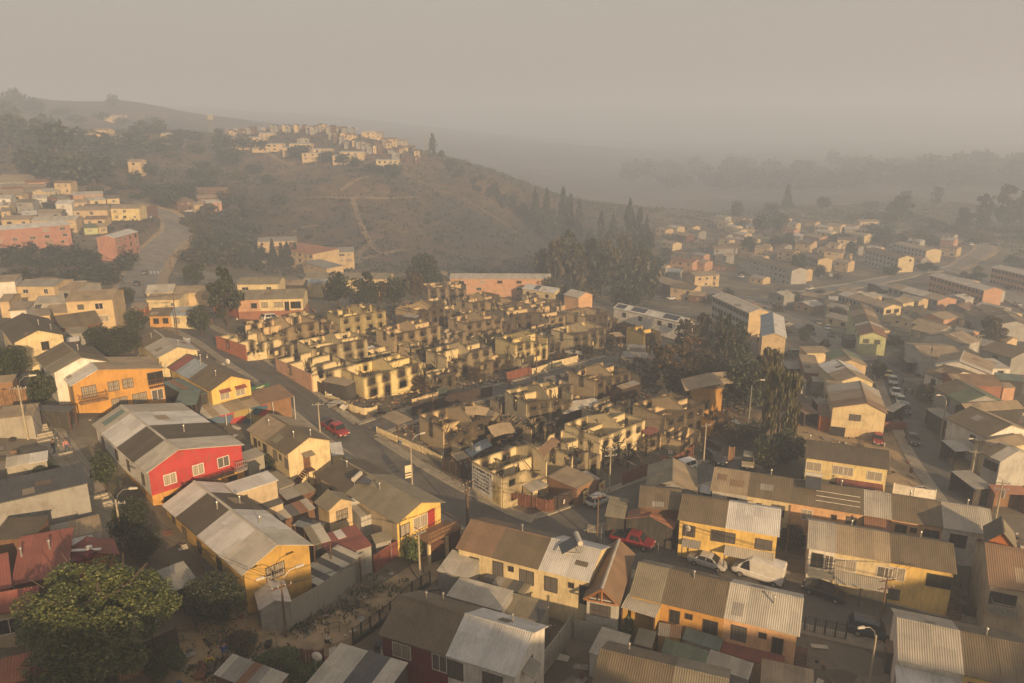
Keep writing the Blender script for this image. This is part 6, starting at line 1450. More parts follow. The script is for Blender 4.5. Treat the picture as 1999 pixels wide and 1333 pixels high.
BELT = [(1312,770,9.5,8,'tall','brown','half-burnt tree with brown leaves at the end of the alley'),(1345,740,9,7,'tall','brown','browned thin tree next to the half-burnt tree'),(1412,742,15,7,'cone','dark','dark pine standing highest in the tree belt'),(1440,735,12,7,'round','dark','broad dark tree right of the pine'),
 (1380,762,9,8,'round','dry','dull brown-green tree in front of the pine'),(1455,805,10,9,'round','dark','full dark round tree in the middle of the belt'),(1425,800,8,8,'round','dark','dark tree below the burnt wooden gable'),(1490,790,11,6,'tall','dark','dark tree behind the willow'),
 (1352,770,7,6,'tall','brown','low browned tree left of the wooden gable'),(1515,868,13.5,6.5,'willow','willow','tall drooping willow-like tree at the dirt lot corner'),(1498,800,12,5,'willow','willow','thinner drooping tree just behind the tall one'),(1535,905,5.5,7,'round','green','green bush at the foot of the drooping tree'),
 (1500,912,5,6,'round','green','dark green bush beside the gold parked car'),(1470,872,5,5,'round','dark','dark bush under the lamp post in the belt'),(1430,866,4,4.5,'bush','dry','yellowing bush among the burnt wreckage'),(1335,690,9,7,'tall','dry','dry tree in front of the solar terrace'),(1372,690,10,7,'tall','dry','thin dry tree left of the white-roofed blocks'),(1290,745,8,6,'tall','brown','rust-brown tree behind the brick-sided ruin'),
 (1570,672,5,4,'round','dark','small dark tree on the bank by the curved road'),(1400,700,12,6,'cone','dark','second dark pine behind the first one')]
for u, v, h, w, k, lf, lb in BELT: tree(lb, u, v, h, w, k, lf, 'mid', cz=.06 if k != 'cone' else .1)
MIDT = [(1632,632,6,7,'round','dark','dark tree in front of the brown row by the curved road'),(1930,680,9,10,'tall','dry','big dry tree between the right-hand roofs'),(1712,742,5,4,'round','dark','dark bush beside the street of parked cars'),(1815,782,4,6,'bush','dry','dry hedge on the pavement corner'),(1845,772,4,4,'bush','dry','dry shrub beside the curved street lamp'),
 (1660,505,10,8,'round','dark','dark tree left of the cream end wall block'),(1556,545,13,9,'round','dark','large dark tree covering the grey block corner'),(1742,537,5,9,'bush','dark','wide dark shrub under the cream end wall'),(1808,530,6,11,'bush','dark','broad shrub mass in front of the blue-grey block'),(1598,545,7,7,'round','dark','dark tree right of the low orange-ended house'),
 (1514,492,10,11,'round','dark','dark round tree left of a pair'),(1541,490,11,9,'round','dark','dark round tree right of a pair'),(1460,492,9,12,'round','dark','wide dark tree at the head of the grey block'),(1547,598,6,8,'round','dark','tree in front of the pale green row'),(1636,618,6,7,'round','dark','tree among the tan roofs by the palm'),(1980,520,7,12,'bush','dark','dark shrubs above the peach block at the right edge'),
 (1420,590,6,6,'round','dark','bushy tree beside the road junction'),(1905,545,4,9,'bush','dark','low shrubs beside the main road, right'),(1865,600,4,8,'bush','dark','low shrubs behind the peach block end'),(1720,470,9,22,'round','dark','wide dark grove left of the big dark pines'),(1680,470,7,14,'round','dark','dark grove behind the far cluster'),(1575,655,4,5,'bush','dark','bank shrub beside the orange end wall'),
 (1757,437,20,17,'tall','dark','big dark pine grove tree standing over the plain'),(1738,438,15,12,'tall','dark','lower tree at the left of the pine grove'),(1535,410,22,12,'cone','dark','tall pointed tree on the misty skyline'),(1505,424,13,15,'round','dark','round tree left of the tall pointed one, misty skyline'),(1437,428,16,12,'round','dark','misty round tree at the head of the stepped row'),(1484,455,14,14,'round','dark','dark clump below the misty skyline'),
 (1520,445,11,20,'round','dark','wide dark clump below the tall pointed tree'),(1916,452,24,16,'tall','dark','tall gum tree with gaps on the right skyline'),(1958,446,28,18,'tall','dark','tallest gum tree on the right skyline'),(1993,446,24,14,'tall','dark','gum tree cut by the right edge'),(1880,446,14,16,'tall','dark','lower gum tree left of the tall one'),(1766,408,16,12,'tall','dark','faint thin tree far on the plain, left'),(1826,406,18,11,'tall','dark','faint thin tree far on the plain, middle'),(1607,410,12,14,'round','dark','faint low tree far on the plain'),(1700,412,10,16,'round','dark','faint wide tree far on the plain'),
 (828,572,14,12,'round','dark','big dark tree at the foot of the hill'),(848,575,10,9,'round','dark','dark tree joined to the right of the big one'),(808,585,9,8,'tall','brown','browned tree in front of the big dark one'),(660,600,9.5,9.5,'round','dark','round dark tree in front of the cream row'),(715,602,9.5,9,'tall','dark','dark open tree second along the cream row'),(770,598,9,9,'round','dark','dark tree third along the cream row'),(740,596,7,7,'tall','brown','browned tree between two dark ones'),
 (940,562,7,7,'round','dark','left tree in front of the long orange block'),(974,565,7,7,'round','dark','right tree in front of the long orange block'),(1105,600,8,6,'tall','dark','dark tree beside the small white-roof gable house'),
 (60,590,9,8,'cone','dark','dark conifer at the left edge above the yards'),(245,600,5,6,'round','dark','dark tree by the zebra crossing street'),(380,560,8,8,'round','green','round green tree beside the valley road'),
 (80,350,17,26,'round','dark','left dark grove tree above the left hillside'),(140,360,17,26,'round','dark','middle dark grove tree above the left hillside'),(185,362,17,24,'round','dark','right dark grove tree above the left hillside'),(266,361,8,9,'round','dark','lone round tree on the bare terrace'),(368,392,10,10,'round','dark','dark tree over the barn-like house'),(330,408,11,14,'round','dark','dark tree at the road bend top'),(340,380,7,14,'round','dark','dark tree on the terrace above the bend'),
 (535,522,12,6,'cone','dark','tallest pointed tree in front of the school'),(551,522,10,5,'cone','dark','pointed tree second in front of the school'),(563,520,11,6,'cone','dark','pointed tree third in front of the school'),(578,520,11,6,'cone','dark','pointed tree fourth in front of the school'),(619,520,7,4,'cone','dark','small pointed tree by the school gatehouse'),(632,520,7,4,'cone','dark','small pointed tree right of the gatehouse'),(656,516,7,4,'round','dark','small tree at the school corner'),(511,512,7,6,'round','dark','tree at the school left corner'),(475,525,10,9,'round','dark','dark tree left of the school'),(507,533,7,6,'round','dark','low tree below the school cars'),
 (845,306,17,9,'column','dark','tall lone tree on the hill end skyline'),(769,348,11,15,'round','dark','dark round tree at the bare hill edge'),(730,338,7,18,'bush','dark','dark hedge below the hilltop blocks'),(690,258,9,12,'round','dark','round tree on the hill crest'),(586,312,11,20,'round','dark','dark round tree left of the bare patch'),(640,318,9,15,'round','dark','dark round tree below the hilltop blocks'),(670,322,8,11,'round','dark','small round tree below the front hilltop block'),(696,326,7,10,'round','dark','small tree right of the front hilltop block'),
 (440,296,13,20,'round','dark','dark tree under the far left hilltop block'),(475,292,11,16,'round','dark','dark tree second under the far left hilltop blocks'),(508,296,9,16,'round','dark','dark tree third under the far left hilltop blocks'),(450,325,14,22,'round','dark','dark thicket tree on the left flank of the hill'),(430,268,8,10,'round','dark','small faint tree beside the water tower')]
for u, v, h, w, k, lf, lb in MIDT:
 far = v < 480
 tree(lb, u, v, h, w, k, lf, 'far' if far else 'mid', cz=.08)
# ravine: dark gums and poplars standing one by one
RAV = [(1062,560,17,9),(1085,575,20,11),(1108,568,23,12),(1130,580,20,11),(1152,572,21,11),(1175,582,18,11),(1198,574,20,11),(1220,586,17,10),(1244,580,18,11),(1265,592,14,9),(1100,545,17,10),(1140,548,18,10),(1180,550,19,11),(1215,548,20,11),(1248,550,18,11),(1278,560,13,9),(1075,590,9,8),(1145,600,8,8),(1205,600,9,8),(1235,604,9,8),(1262,524,18,11),(1225,520,20,11),(1190,520,18,11),(1285,535,10,9),(1300,515,9,10),(1160,525,16,10)]
for k, (u, v, h, w) in enumerate(RAV):
 tree('dark ravine tree in the wooded gully below the hill', u, v, h, w, random.choice(('tall','tall','round')), random.choice(('dark','dark','dry')), 'far', cz=.05, group='trees in the wooded gully')
POP = [(1044,455,28,9),(1067,458,29,9),(1098,462,31,11),(1112,466,28,10),(1130,472,26,9),(1172,490,24,8),(1196,492,22,9),(1226,488,30,11),(1246,492,26,10),(1260,496,22,9),(1080,475,22,9),(1150,500,16,9)]
for u, v, h, w in POP: tree('tall narrow poplar-like tree in the smoke behind the gully', u, v, h, w, 'column', 'dark', 'far', cz=.03, group='tall narrow trees behind the gully')
SCR = [(375,445),(400,438),(425,432),(450,440),(475,452),(390,462),(420,468),(450,475),(480,482),(395,490),(430,492),(460,500),(380,512),(410,520),(440,520),(470,430),(500,420),(490,455),(400,415),(430,405),(460,400),(310,400),(300,380),(380,350),(400,330),(420,345),(330,310),(300,300),(270,310),(390,300),(240,330),(410,370),(440,380),(290,340),(250,300),(220,310),(470,350),(500,340),(520,360),(540,400)]
for k, (u, v) in enumerate(SCR):
 tree('dark scrub tree on the burnt gully slope left of the hill', u + random.uniform(-6, 6), v, random.uniform(5, 9), random.uniform(9, 15), random.choice(('round','bush','round')), random.choice(('dark','dark','dry')), 'far', cz=.0, group='scrub trees on the gully slope')
BLK = [(20,520),(50,515),(85,522),(120,515),(150,522),(185,528),(40,545),(80,548),(120,545),(160,550),(200,545),(230,530),(20,500),(60,500),(105,500),(145,505),(180,510),(215,555),(140,560),(100,565),(250,520),(15,560)]
for u, v in BLK: tree('blackened scrub tree on the burnt bank below the pink blocks', u, v, random.uniform(3.5, 6), random.uniform(6, 10), 'bush', 'dark', 'far', cz=0, group='blackened scrub below the pink blocks', bare=True)
UPL = [(30,215,24,34),(70,222,18,30),(10,240,22,30),(220,208,16,18),(300,250,14,26),(280,262,10,22),(250,300,14,26),(200,305,16,26),(160,292,14,26),(110,295,16,26),(60,290,20,34),(90,262,16,28),(20,290,22,30),(240,245,10,18),(200,235,10,18),(320,300,12,22),(310,262,12,14),(350,268,7,16),(270,285,11,20),(150,240,9,22),(120,225,9,22),(340,285,9,18),(380,275,8,16)]
for u, v, h, w in UPL: tree('smoke-veiled tree on the far left hill', u, v, h, w, 'round', 'dark', 'faint', cz=0, group='smoke-veiled trees on the far left hill')
for k in range(44):
 t = random.random(); u = 860 + 200 * t; v = 308 + 128 * t ** 1.15 + random.uniform(-3, 28)
 tree('small scorched shrub along the falling right shoulder of the hill', u, v, random.uniform(3, 6), random.uniform(4, 8), 'tall', 'dark', 'faint', cz=0, name='burnt_shrub', cat='shrub', group='shrubs along the hill shoulder')
for k in range(60):
 u = random.uniform(480, 1040); v = random.uniform(345, 510)
 tree('scattered charred shrub on the burnt hillside', u, v, random.uniform(1.5, 3.5), random.uniform(2, 5), leaf=random.choice((None, 'dark')), kind='bush', lod='faint', bare=True, name='burnt_shrub', cat='shrub', group='charred shrubs on the hillside')
for k in range(130):
 u = random.uniform(1230, 2010); v = random.choice((334, 350, 362)) + random.uniform(-9, 9)
 tree('faint tree in the smoke along the distant wooded ridges', u, v, random.uniform(14, 30), random.uniform(26, 48), random.choice(('round', 'bush')), 'dark', 'faint', cz=0, group='faint distant wooded ridges')
for k in range(70):
 u = random.uniform(1640, 2010); v = random.uniform(415, 478)
 tree('low dark shrub on the hazy plain at the right', u, v, random.uniform(2.5, 7), random.uniform(7, 15), random.choice(('bush','tall')), random.choice(('dark','dry')), 'faint', cz=0, name='bush', cat='bush', group='shrubs on the hazy plain')
for k in range(46):
 u = random.uniform(1300, 1990); v = random.uniform(480, 700)
 tree('small garden tree among the hazy right-hand roofs', u, v, random.uniform(2.5, 5), random.uniform(3, 6), 'bush', random.choice(('dark','dry','dark')), 'faint', cz=0, name='bush', cat='bush', group='garden trees among the right-hand roofs')
for k in range(34):
 u = random.uniform(0, 300); v = random.uniform(350, 425)
 tree('small garden tree among the left hillside rows', u, v, random.uniform(2.5, 5.5), random.uniform(4, 8), 'bush', 'dark', 'faint', cz=0, name='bush', cat='bush', group='garden trees on the left hillside')
for k in range(16):
 tree('charred standing tree trunk among the ruins', *random.choice(((1150,660),(1120,700),(900,745),(830,770),(990,715),(1260,760),(1180,690),(700,630),(600,640),(1010,600),(880,600),(1060,640),(760,600),(1290,720))), random.uniform(3, 6), random.uniform(2, 4), leaf=None, bare=True, name='burnt_tree', cat='tree', group='charred trees among the ruins')
# palm
p = P(1765, 712); t = thing('palm_tree', 'feathery date palm at the head of the narrow street', 'palm', p)
m = MB(); m.tube([(0,0,-.2),(.05,0,1.5),(0,0,3.2)], [.5,.42,.4], 9); m.build('trunk', BARK, t)
m = MB()
for k in range(64):
 a = k * 2.4; el = random.uniform(-.5, 1.3); pts = []
 for i in range(7):
  s = i / 6; r_ = 4.3 * s * math.cos(el * (1 - s * .3)); z = 3.3 + 4.0 * (math.sin(el) * s) - 2.6 * s * s
  pts.append(Vector((math.cos(a) * r_, math.sin(a) * r_, z)))
 sd = Vector((-math.sin(a), math.cos(a), 0))
 for p0, p1 in zip(pts, pts[1:]):
  for j in range(3):
   q = p0.lerp(p1, j / 3)
   for sg_ in (-1, 1): e = q + sd * sg_ * .55 + Vector((math.cos(a) * .3, math.sin(a) * .3, -.25)); m.poly([q, q + (p1 - p0) * .16, e])
m.build('crown', LEAF['dry'], t)
# weeds and tufts on the soil (uncountable)
m = MB()
def tufts(regs, n):
 for _ in range(n):
  u, v, ru, rv = random.choice(regs); p = P(u + random.gauss(0, ru), v + random.gauss(0, rv))
  for _ in range(7):
   a = random.uniform(0, 6.28); s = random.uniform(.08, .3); q = p + Vector((random.gauss(0, .25), random.gauss(0, .25), 0))
   m.poly([q, q + Vector((math.cos(a) * s, math.sin(a) * s, s * .8)), q + Vector((math.cos(a + .8) * s, math.sin(a + .8) * s, s * 1.1))])
tufts([(690,1180,30,16),(640,1200,25,10),(740,1150,30,12),(450,1250,40,16),(590,1225,20,8),(480,1285,30,12),(540,1200,20,10),(420,1315,30,10)], 520)
tufts([(1650,868,40,3),(1700,846,40,3),(1600,880,30,6),(1540,960,20,20),(1600,1000,20,10)], 160)
o = m.build('weeds', LEAF['green']); tag(o, 'low weeds and grass tufts on the dirt paths', 'weeds', None, 'stuff')

# scorched scrub cover on the hillsides (one mass nobody could count)
def cover(name, label, x0, x1, y0, y1, n, s0, s1, mat_, keep=None):
 xs, ys = RNG.uniform(x0, x1, n), RNG.uniform(y0, y1, n); zs = Hn(xs, ys); v = []; f = []
 for x, y, z in zip(xs, ys, zs):
  if abs(x) > y * .75 + 20 or (keep and not keep(x, y, z)): continue
  for _ in range(5):
   a = random.uniform(0, 6.28); s = random.uniform(s0, s1); px, py = x + random.gauss(0, s), y + random.gauss(0, s); k = len(v)
   v += [(px, py, z - .2), (px + math.cos(a) * s, py + math.sin(a) * s, z + s * random.uniform(.2, .9)), (px + math.cos(a + 1) * s * .8, py + math.sin(a + 1) * s * .8, z + s * random.uniform(.5, 1.3))]; f.append((k, k + 1, k + 2))
 me = bpy.data.meshes.new(name); me.from_pydata(v, [], f); me.materials.append(mat_); me.update(); return tag(link(name, me), label, name.replace('_', ' '), None, 'stuff')
def off_roads(x, y, z): return not any((q.x - x) ** 2 + (q.y - y) ** 2 < 100 for k in ('valley', 'farmain', 'loop', 'curve') for q in RL[k])
cover('hill_scrub', 'dark scorched scrub covering the burnt hillsides', -420, 90, 290, 760, 9000, .5, 1.5, LEAF['dark'], off_roads)
cover('dry_scrub', 'thin dry scrub scattered over the burnt hillsides', -420, 90, 290, 760, 3000, .4, 1.0, LEAF['dry'], off_roads)
cover('plain_scrub', 'dull scrub on the hazy right-hand plain', 60, 420, 420, 760, 4500, .5, 1.6, LEAF['dry'], off_roads)

# ================================================================ vehicles
def paint(c, name):
 k = 'car_' + name
 if k in MATS: return MATS[k]
 m, nt, b = _new(k); f = noise(nt, mapped(nt), 1.5, 4)
 nt.links.new(ramp(nt, f, [(.35, scl(c, .8)), (.65, c)]), b.inputs['Base Color']); b.inputs['Roughness'].default_value = .38; b.inputs['Coat Weight'].default_value = .35; b.inputs['Coat Roughness'].default_value = .15
 MATS[k] = m; return m
CARC = dict(white=(.62,.60,.56), silver=(.42,.41,.39), red=(.26,.018,.018), darkred=(.20,.016,.02), black=(.018,.018,.02), darkblue=(.025,.04,.06), gold=(.34,.28,.18), grey=(.14,.135,.13), pale=(.42,.45,.36), yellow=(.55,.40,.05), green=(.06,.11,.07), blue=(.06,.10,.2), burnt=(.12,.10,.085))
TYRE = plain('tyre_rubber', (.015,.014,.013), .9); RIM = plain('wheel_rim', (.3,.29,.27), .4, .6); CGL = plain('car_glass', (.02,.022,.024), .3); CGL.node_tree.nodes['Principled BSDF'].inputs['Specular IOR Level'].default_value = .2; LAMP_ = plain('headlight_glass', (.55,.53,.48), .2); TAIL = plain('taillight_red', (.25,.015,.012), .3); BUMP = plain('bumper_black', (.025,.024,.023), .7); PLATE = plain('number_plate', (.5,.48,.42), .6)
# stations along the length: (x, z low, z belt, z roof, half width belt, half width roof)
PRO = {
 'sedan': dict(L=4.5, W=.88, st=[(-2.25,.45,.72,0,.70,0),(-2.1,.3,.86,0,.82,0),(-1.55,.25,.95,0,.87,0),(-1.35,.25,.96,1.0,.88,.80),(-.75,.25,.96,1.42,.88,.62),(.25,.25,.95,1.46,.88,.64),(.55,.25,.94,1.40,.88,.66),(1.25,.25,.92,.95,.87,.80),(1.45,.25,.88,0,.87,0),(2.05,.3,.72,0,.82,0),(2.25,.42,.58,0,.70,0)], wh=(-1.32,1.38), r=.32),
 'hatch': dict(L=3.9, W=.83, st=[(-1.95,.45,.75,0,.70,0),(-1.88,.3,.92,.95,.80,.76),(-1.45,.25,.95,1.45,.83,.60),(.15,.25,.94,1.48,.83,.62),(.45,.25,.93,1.42,.83,.64),(1.05,.25,.90,.95,.83,.76),(1.2,.25,.87,0,.82,0),(1.78,.3,.72,0,.78,0),(1.95,.42,.58,0,.66,0)], wh=(-1.18,1.22), r=.30),
 'suv': dict(L=4.5, W=.92, st=[(-2.25,.5,.85,0,.78,0),(-2.2,.38,1.02,1.05,.86,.84),(-1.85,.33,1.05,1.66,.92,.70),(.1,.33,1.04,1.72,.92,.72),(.5,.33,1.03,1.64,.92,.74),(1.15,.33,1.02,1.06,.92,.85),(1.3,.33,1.0,0,.91,0),(2.08,.38,.88,0,.86,0),(2.25,.5,.7,0,.74,0)], wh=(-1.35,1.40), r=.37),
 'van': dict(L=5.6, W=1.0, st=[(-2.8,.4,1.0,2.3,.96,.88),(-2.7,.35,1.05,2.5,1.0,.90),(.75,.35,1.05,2.55,1.0,.90),(1.1,.35,1.05,2.42,1.0,.88),(2.1,.35,1.15,1.42,1.0,.92),(2.2,.35,1.18,0,.99,0),(2.65,.4,.95,0,.92,0),(2.8,.5,.7,0,.8,0)], wh=(-1.9,1.75), r=.36),
 'pickup': dict(L=5.2, W=.92, st=[(-.55,.42,1.08,1.12,.92,.86),(-.35,.42,1.08,1.74,.92,.72),(.75,.42,1.07,1.78,.92,.72),(1.0,.42,1.06,1.70,.92,.74),(1.5,.42,1.05,1.10,.92,.84),(1.65,.42,1.03,0,.92,0),(2.45,.46,.95,0,.88,0),(2.6,.55,.75,0,.78,0)], wh=(-1.6,1.65), r=.40)}
def car(label, u, v, u2, v2, kind='sedan', col='white', lift=.06, group=None, cat='car', name='parked_car', simple=False):
 p, q = P(u, v), P(u2, v2); d = q - p; ang = math.atan2(d.y, d.x); R_ = PRO[kind]
 t = thing(name, label, cat, (p.x, p.y, H(p.x, p.y) + lift), ang, group)
 e = .9; dx = Vector((math.cos(ang), math.sin(ang), 0)); gz = (H(p.x + dx.x * 1.5, p.y + dx.y * 1.5) - H(p.x - dx.x * 1.5, p.y - dx.y * 1.5)) / 3
 t.rotation_euler = (0, -math.atan(gz), ang)
 key = (kind, col)
 if key not in CARM: CARM[key] = car_meshes(kind, col)
 ms = CARM[key]
 body = link('body', ms['body'], t)
 if simple:
  link('glass', ms['glass'], t)
  return t
 for nm, me in ms['glassp']: link(nm, me, t)
 for x in R_['wh']:
  for s in (-1, 1):
   w = link('wheel', CARM_W(R_['r']), t); w.location = (x, s * (R_['W'] - .09), R_['r']); w.rotation_euler = (0, 0, 0 if s > 0 else PI)
   link('rim', CARM_R(R_['r']), w)
 for nm in ('headlight', 'taillight'):
  for s in (-1, 1): o = link(nm, ms[nm], t); o.scale = (1, s, 1)
 if kind == 'pickup': link('bed_liner', ms['liner'], t)
 link('bumper', ms['bumper'], t); link('bumper', ms['rear_bumper'], t); link('number_plate', ms['plate'], t); link('number_plate', ms['plate_rear'], t)
 return t
CARM = {}; _wm = {}
def CARM_W(r):
 if ('w', r) not in _wm: m = MB(); m.tube([(0,-.1,0),(0,.1,0)], r, 18); _wm['w', r] = m.mesh('wheel', TYRE)
 return _wm['w', r]
def CARM_R(r):
 if ('r', r) not in _wm: m = MB(); m.tube([(0,.09,0),(0,.115,0)], r * .62, 12); _wm['r', r] = m.mesh('rim', RIM)
 return _wm['r', r]
def car_meshes(kind, col):
 R_ = PRO[kind]; st = R_['st']; b = MB(); pm = paint(CARC[col], col)
 def ring(s, top):
  x, zl, zb, zr, wb, wr = s; k = []
  prof = [(wb * .9, zl), (wb, zl + (zb - zl) * .35), (wb * .99, zb - .06), (wb * .93, zb)]
  pts = [(x, -y, z) for y, z in prof][::1] + [(x, y, z) for y, z in prof[::-1]]
  return pts
 rings = [ring(s, 0) for s in st]
 if kind == 'pickup':
  b0 = [(-2.6,.5,.8,0,.84,0),(-2.55,.42,1.02,0,.92,0),(-.55,.42,1.08,0,.92,0)]
  # load bed: floor and three walls
  b.bx(-2.5, -.55, -.86, .86, .44, .62)
  for y0, y1 in ((-.92,-.82),(.82,.92)): b.bx(-2.55, -.551, y0, y1, .45, 1.05)
  b.bx(-2.6, -2.5, -.90, .90, .46, 1.04); b.bx(-.62, -.5, -.88, .88, .5, 1.1)
 for a, c in zip(rings, rings[1:]):
  for i in range(len(a) - 1): b.poly((a[i], c[i], c[i + 1], a[i + 1]))
  b.poly((a[-1], c[-1], c[0], a[0]))
 b.poly(rings[0]); b.poly(rings[-1][::-1])
 cab = [s for s in st if s[3] > 0]
 cr = [[(x, -wb * .93, zb - .01), (x, -wr, zr), (x, -wr * .55, zr + .05), (x, wr * .55, zr + .05), (x, wr, zr), (x, wb * .93, zb - .01)] for x, zl, zb, zr, wb, wr in cab]
 for a, c in zip(cr, cr[1:]):
  for i in range(5): b.poly((a[i], c[i], c[i + 1], a[i + 1]))
 b.poly(cr[0]); b.poly(cr[-1][::-1])
 body = b.mesh('body', pm)
 out = dict(body=body, glassp=[])
 gl = []
 def lerp(p, q, t): return Vector(p).lerp(Vector(q), t)
 n = len(cr)
 def pane(p4, nrm):
  m = MB(); off = Vector(nrm) * .085; c = sum((Vector(p) for p in p4), Vector()) / 4
  q = [c + (Vector(p) - c) * .95 + off for p in p4]; m.poly(q); gl.append(q); return m
 # windscreen and rear window
 a, c = cr[-2], cr[-1]; out['glassp'].append(('windscreen', pane((c[1], c[4], a[4], a[1]) if False else (lerp(c[0], c[1], .6), lerp(c[5], c[4], .6), a[4], a[1]), (.5, 0, .5)).mesh('windscreen', CGL)))
 if kind != 'van': a, c = cr[1], cr[0]; out['glassp'].append(('rear_window', pane((lerp(c[5], c[4], .5), lerp(c[0], c[1], .5), a[1], a[4]), (-.6, 0, .4)).mesh('rear_window', CGL)))
 sp = [(1, n - 2)] if kind not in ('van',) else []
 for s, (i0, i1) in ((0, (0, 1)), (1, (5, 4))):
  ny = -1 if s == 0 else 1
  xs0, xs1 = (cab[0][0] + .3, cab[-1][0] - .3) if kind != 'van' else (.75, 1.85)
  mid = (xs0 + xs1) / 2
  parts = ((xs0, mid - .04), (mid + .04, xs1)) if kind != 'van' else ((xs0, xs1),)
  for x0, x1 in parts:
   def pt(x, f):
    for k in range(n - 1):
     if cab[k][0] <= x <= cab[k + 1][0]:
      tt = (x - cab[k][0]) / (cab[k + 1][0] - cab[k][0]); lo = lerp(cr[k][i0], cr[k + 1][i0], tt); hi = lerp(cr[k][i1], cr[k + 1][i1], tt); return lo.lerp(hi, f)
   def top(x): return .88
   q = [pt(x0, .06), pt(x1, .06), pt(min(x1, max(x0, x1 - .28 if x1 > mid + .1 else x1)), .94), pt(max(x0, x0 + .22 if x0 < mid - .1 else x0), .94)]
   if ny > 0: q = q[::-1]
   off = Vector((0, ny * .018, .004)); m = MB(); m.poly([p + off for p in q]); gl.append([p + off for p in q]); out['glassp'].append(('side_window', m.mesh('side_window', CGL)))
 m = MB(); [m.poly(q) for q in gl]; out['glass'] = m.mesh('glass', CGL)
 xe, zf = st[-1][0], st[-1][2]; xr = -R_['L'] / 2
 m = MB(); m.bx(xe - .16, xe + .01, st[-1][4] - .2, st[-1][4] + .06, zf - .02, zf + .1); out['headlight'] = m.mesh('headlight', LAMP_)
 zr = st[0][2] if kind != 'pickup' else 1.0
 m = MB(); m.bx(xr - .015, xr + .1, R_['W'] * .62, R_['W'] * .86, zr - .16, zr); out['taillight'] = m.mesh('taillight', TAIL)
 if kind == 'pickup': m = MB(); m.bx(-2.48, -.64, -.8, .8, .625, .7); [m.bx(-2.49, -.63, y0, y1, .66, 1.056) for y0, y1 in ((-.83,-.80),(.80,.83))]; m.bx(-2.5,-2.47,-.8,.8,.66,1.03); out['liner'] = m.mesh('bed_liner', BUMP)
 m = MB(); zl = st[-1][1]
 m.bx(xe - .12, xe + .05, -st[-1][4], st[-1][4], zl - .1, zl + .1); mr = MB(); mr.bx(xr - .05, xr + .12, -R_['W'] * .8, R_['W'] * .8, .34, .54); out['rear_bumper'] = mr.mesh('bumper', BUMP)
 out['bumper'] = m.mesh('bumper', BUMP)
 m = MB(); m.bx(xe + .05, xe + .062, -.22, .22, zl - .02, zl + .09); out['plate'] = m.mesh('number_plate', PLATE); m = MB(); m.bx(xr - .062, xr - .05, -.22, .22, .4, .51); out['plate_rear'] = m.mesh('number_plate', PLATE)
 return out
car('red pickup driving down the street beside the ruins', 655, 845, 690, 868, 'pickup', 'red', name='pickup', cat='pickup')
car('dark red pickup parked in front of the slatted carport', 1234, 1064, 1270, 1074, 'pickup', 'darkred', name='pickup', cat='pickup')
car('silver sedan parked ahead of the white van', 1380, 1104, 1420, 1116, 'sedan', 'silver')
car('large white panel van at the kerb of the yellow terrace', 1478, 1128, 1440, 1116, 'van', 'white', name='van', cat='van')
car('black sedan parked on the street below the cream terrace house', 1607, 1163, 1570, 1150, 'sedan', 'black')
car('dark blue car half hidden by the black fence, bottom right', 1700, 1240, 1740, 1250, 'suv', 'darkblue')
car('silver car at the right edge by the blue gate', 1968, 1238, 2005, 1248, 'sedan', 'silver')
car('white hatchback parked at the burnt corner by the posters', 1168, 984, 1192, 972, 'hatch', 'white')
car('white estate car by the red-brown slatted fence', 1333, 920, 1315, 926, 'suv', 'white')
car('dark car parked under the gate of the burnt yard', 1395, 902, 1408, 912, 'suv', 'black')
car('gold car facing the cul-de-sac under the trees', 1459, 910, 1458, 925, 'suv', 'gold')
car('bright red car parked on the dirt lot', 1713, 864, 1714, 874, 'hatch', 'red')
car('black car parked on the dirt lot edge', 1781, 863, 1786, 872, 'sedan', 'black')
car('white car parked on the upper street by the ruins', 530, 626, 550, 624, 'suv', 'white')
car('dark blue car behind the white car on the upper street', 586, 620, 600, 618, 'sedan', 'blue')
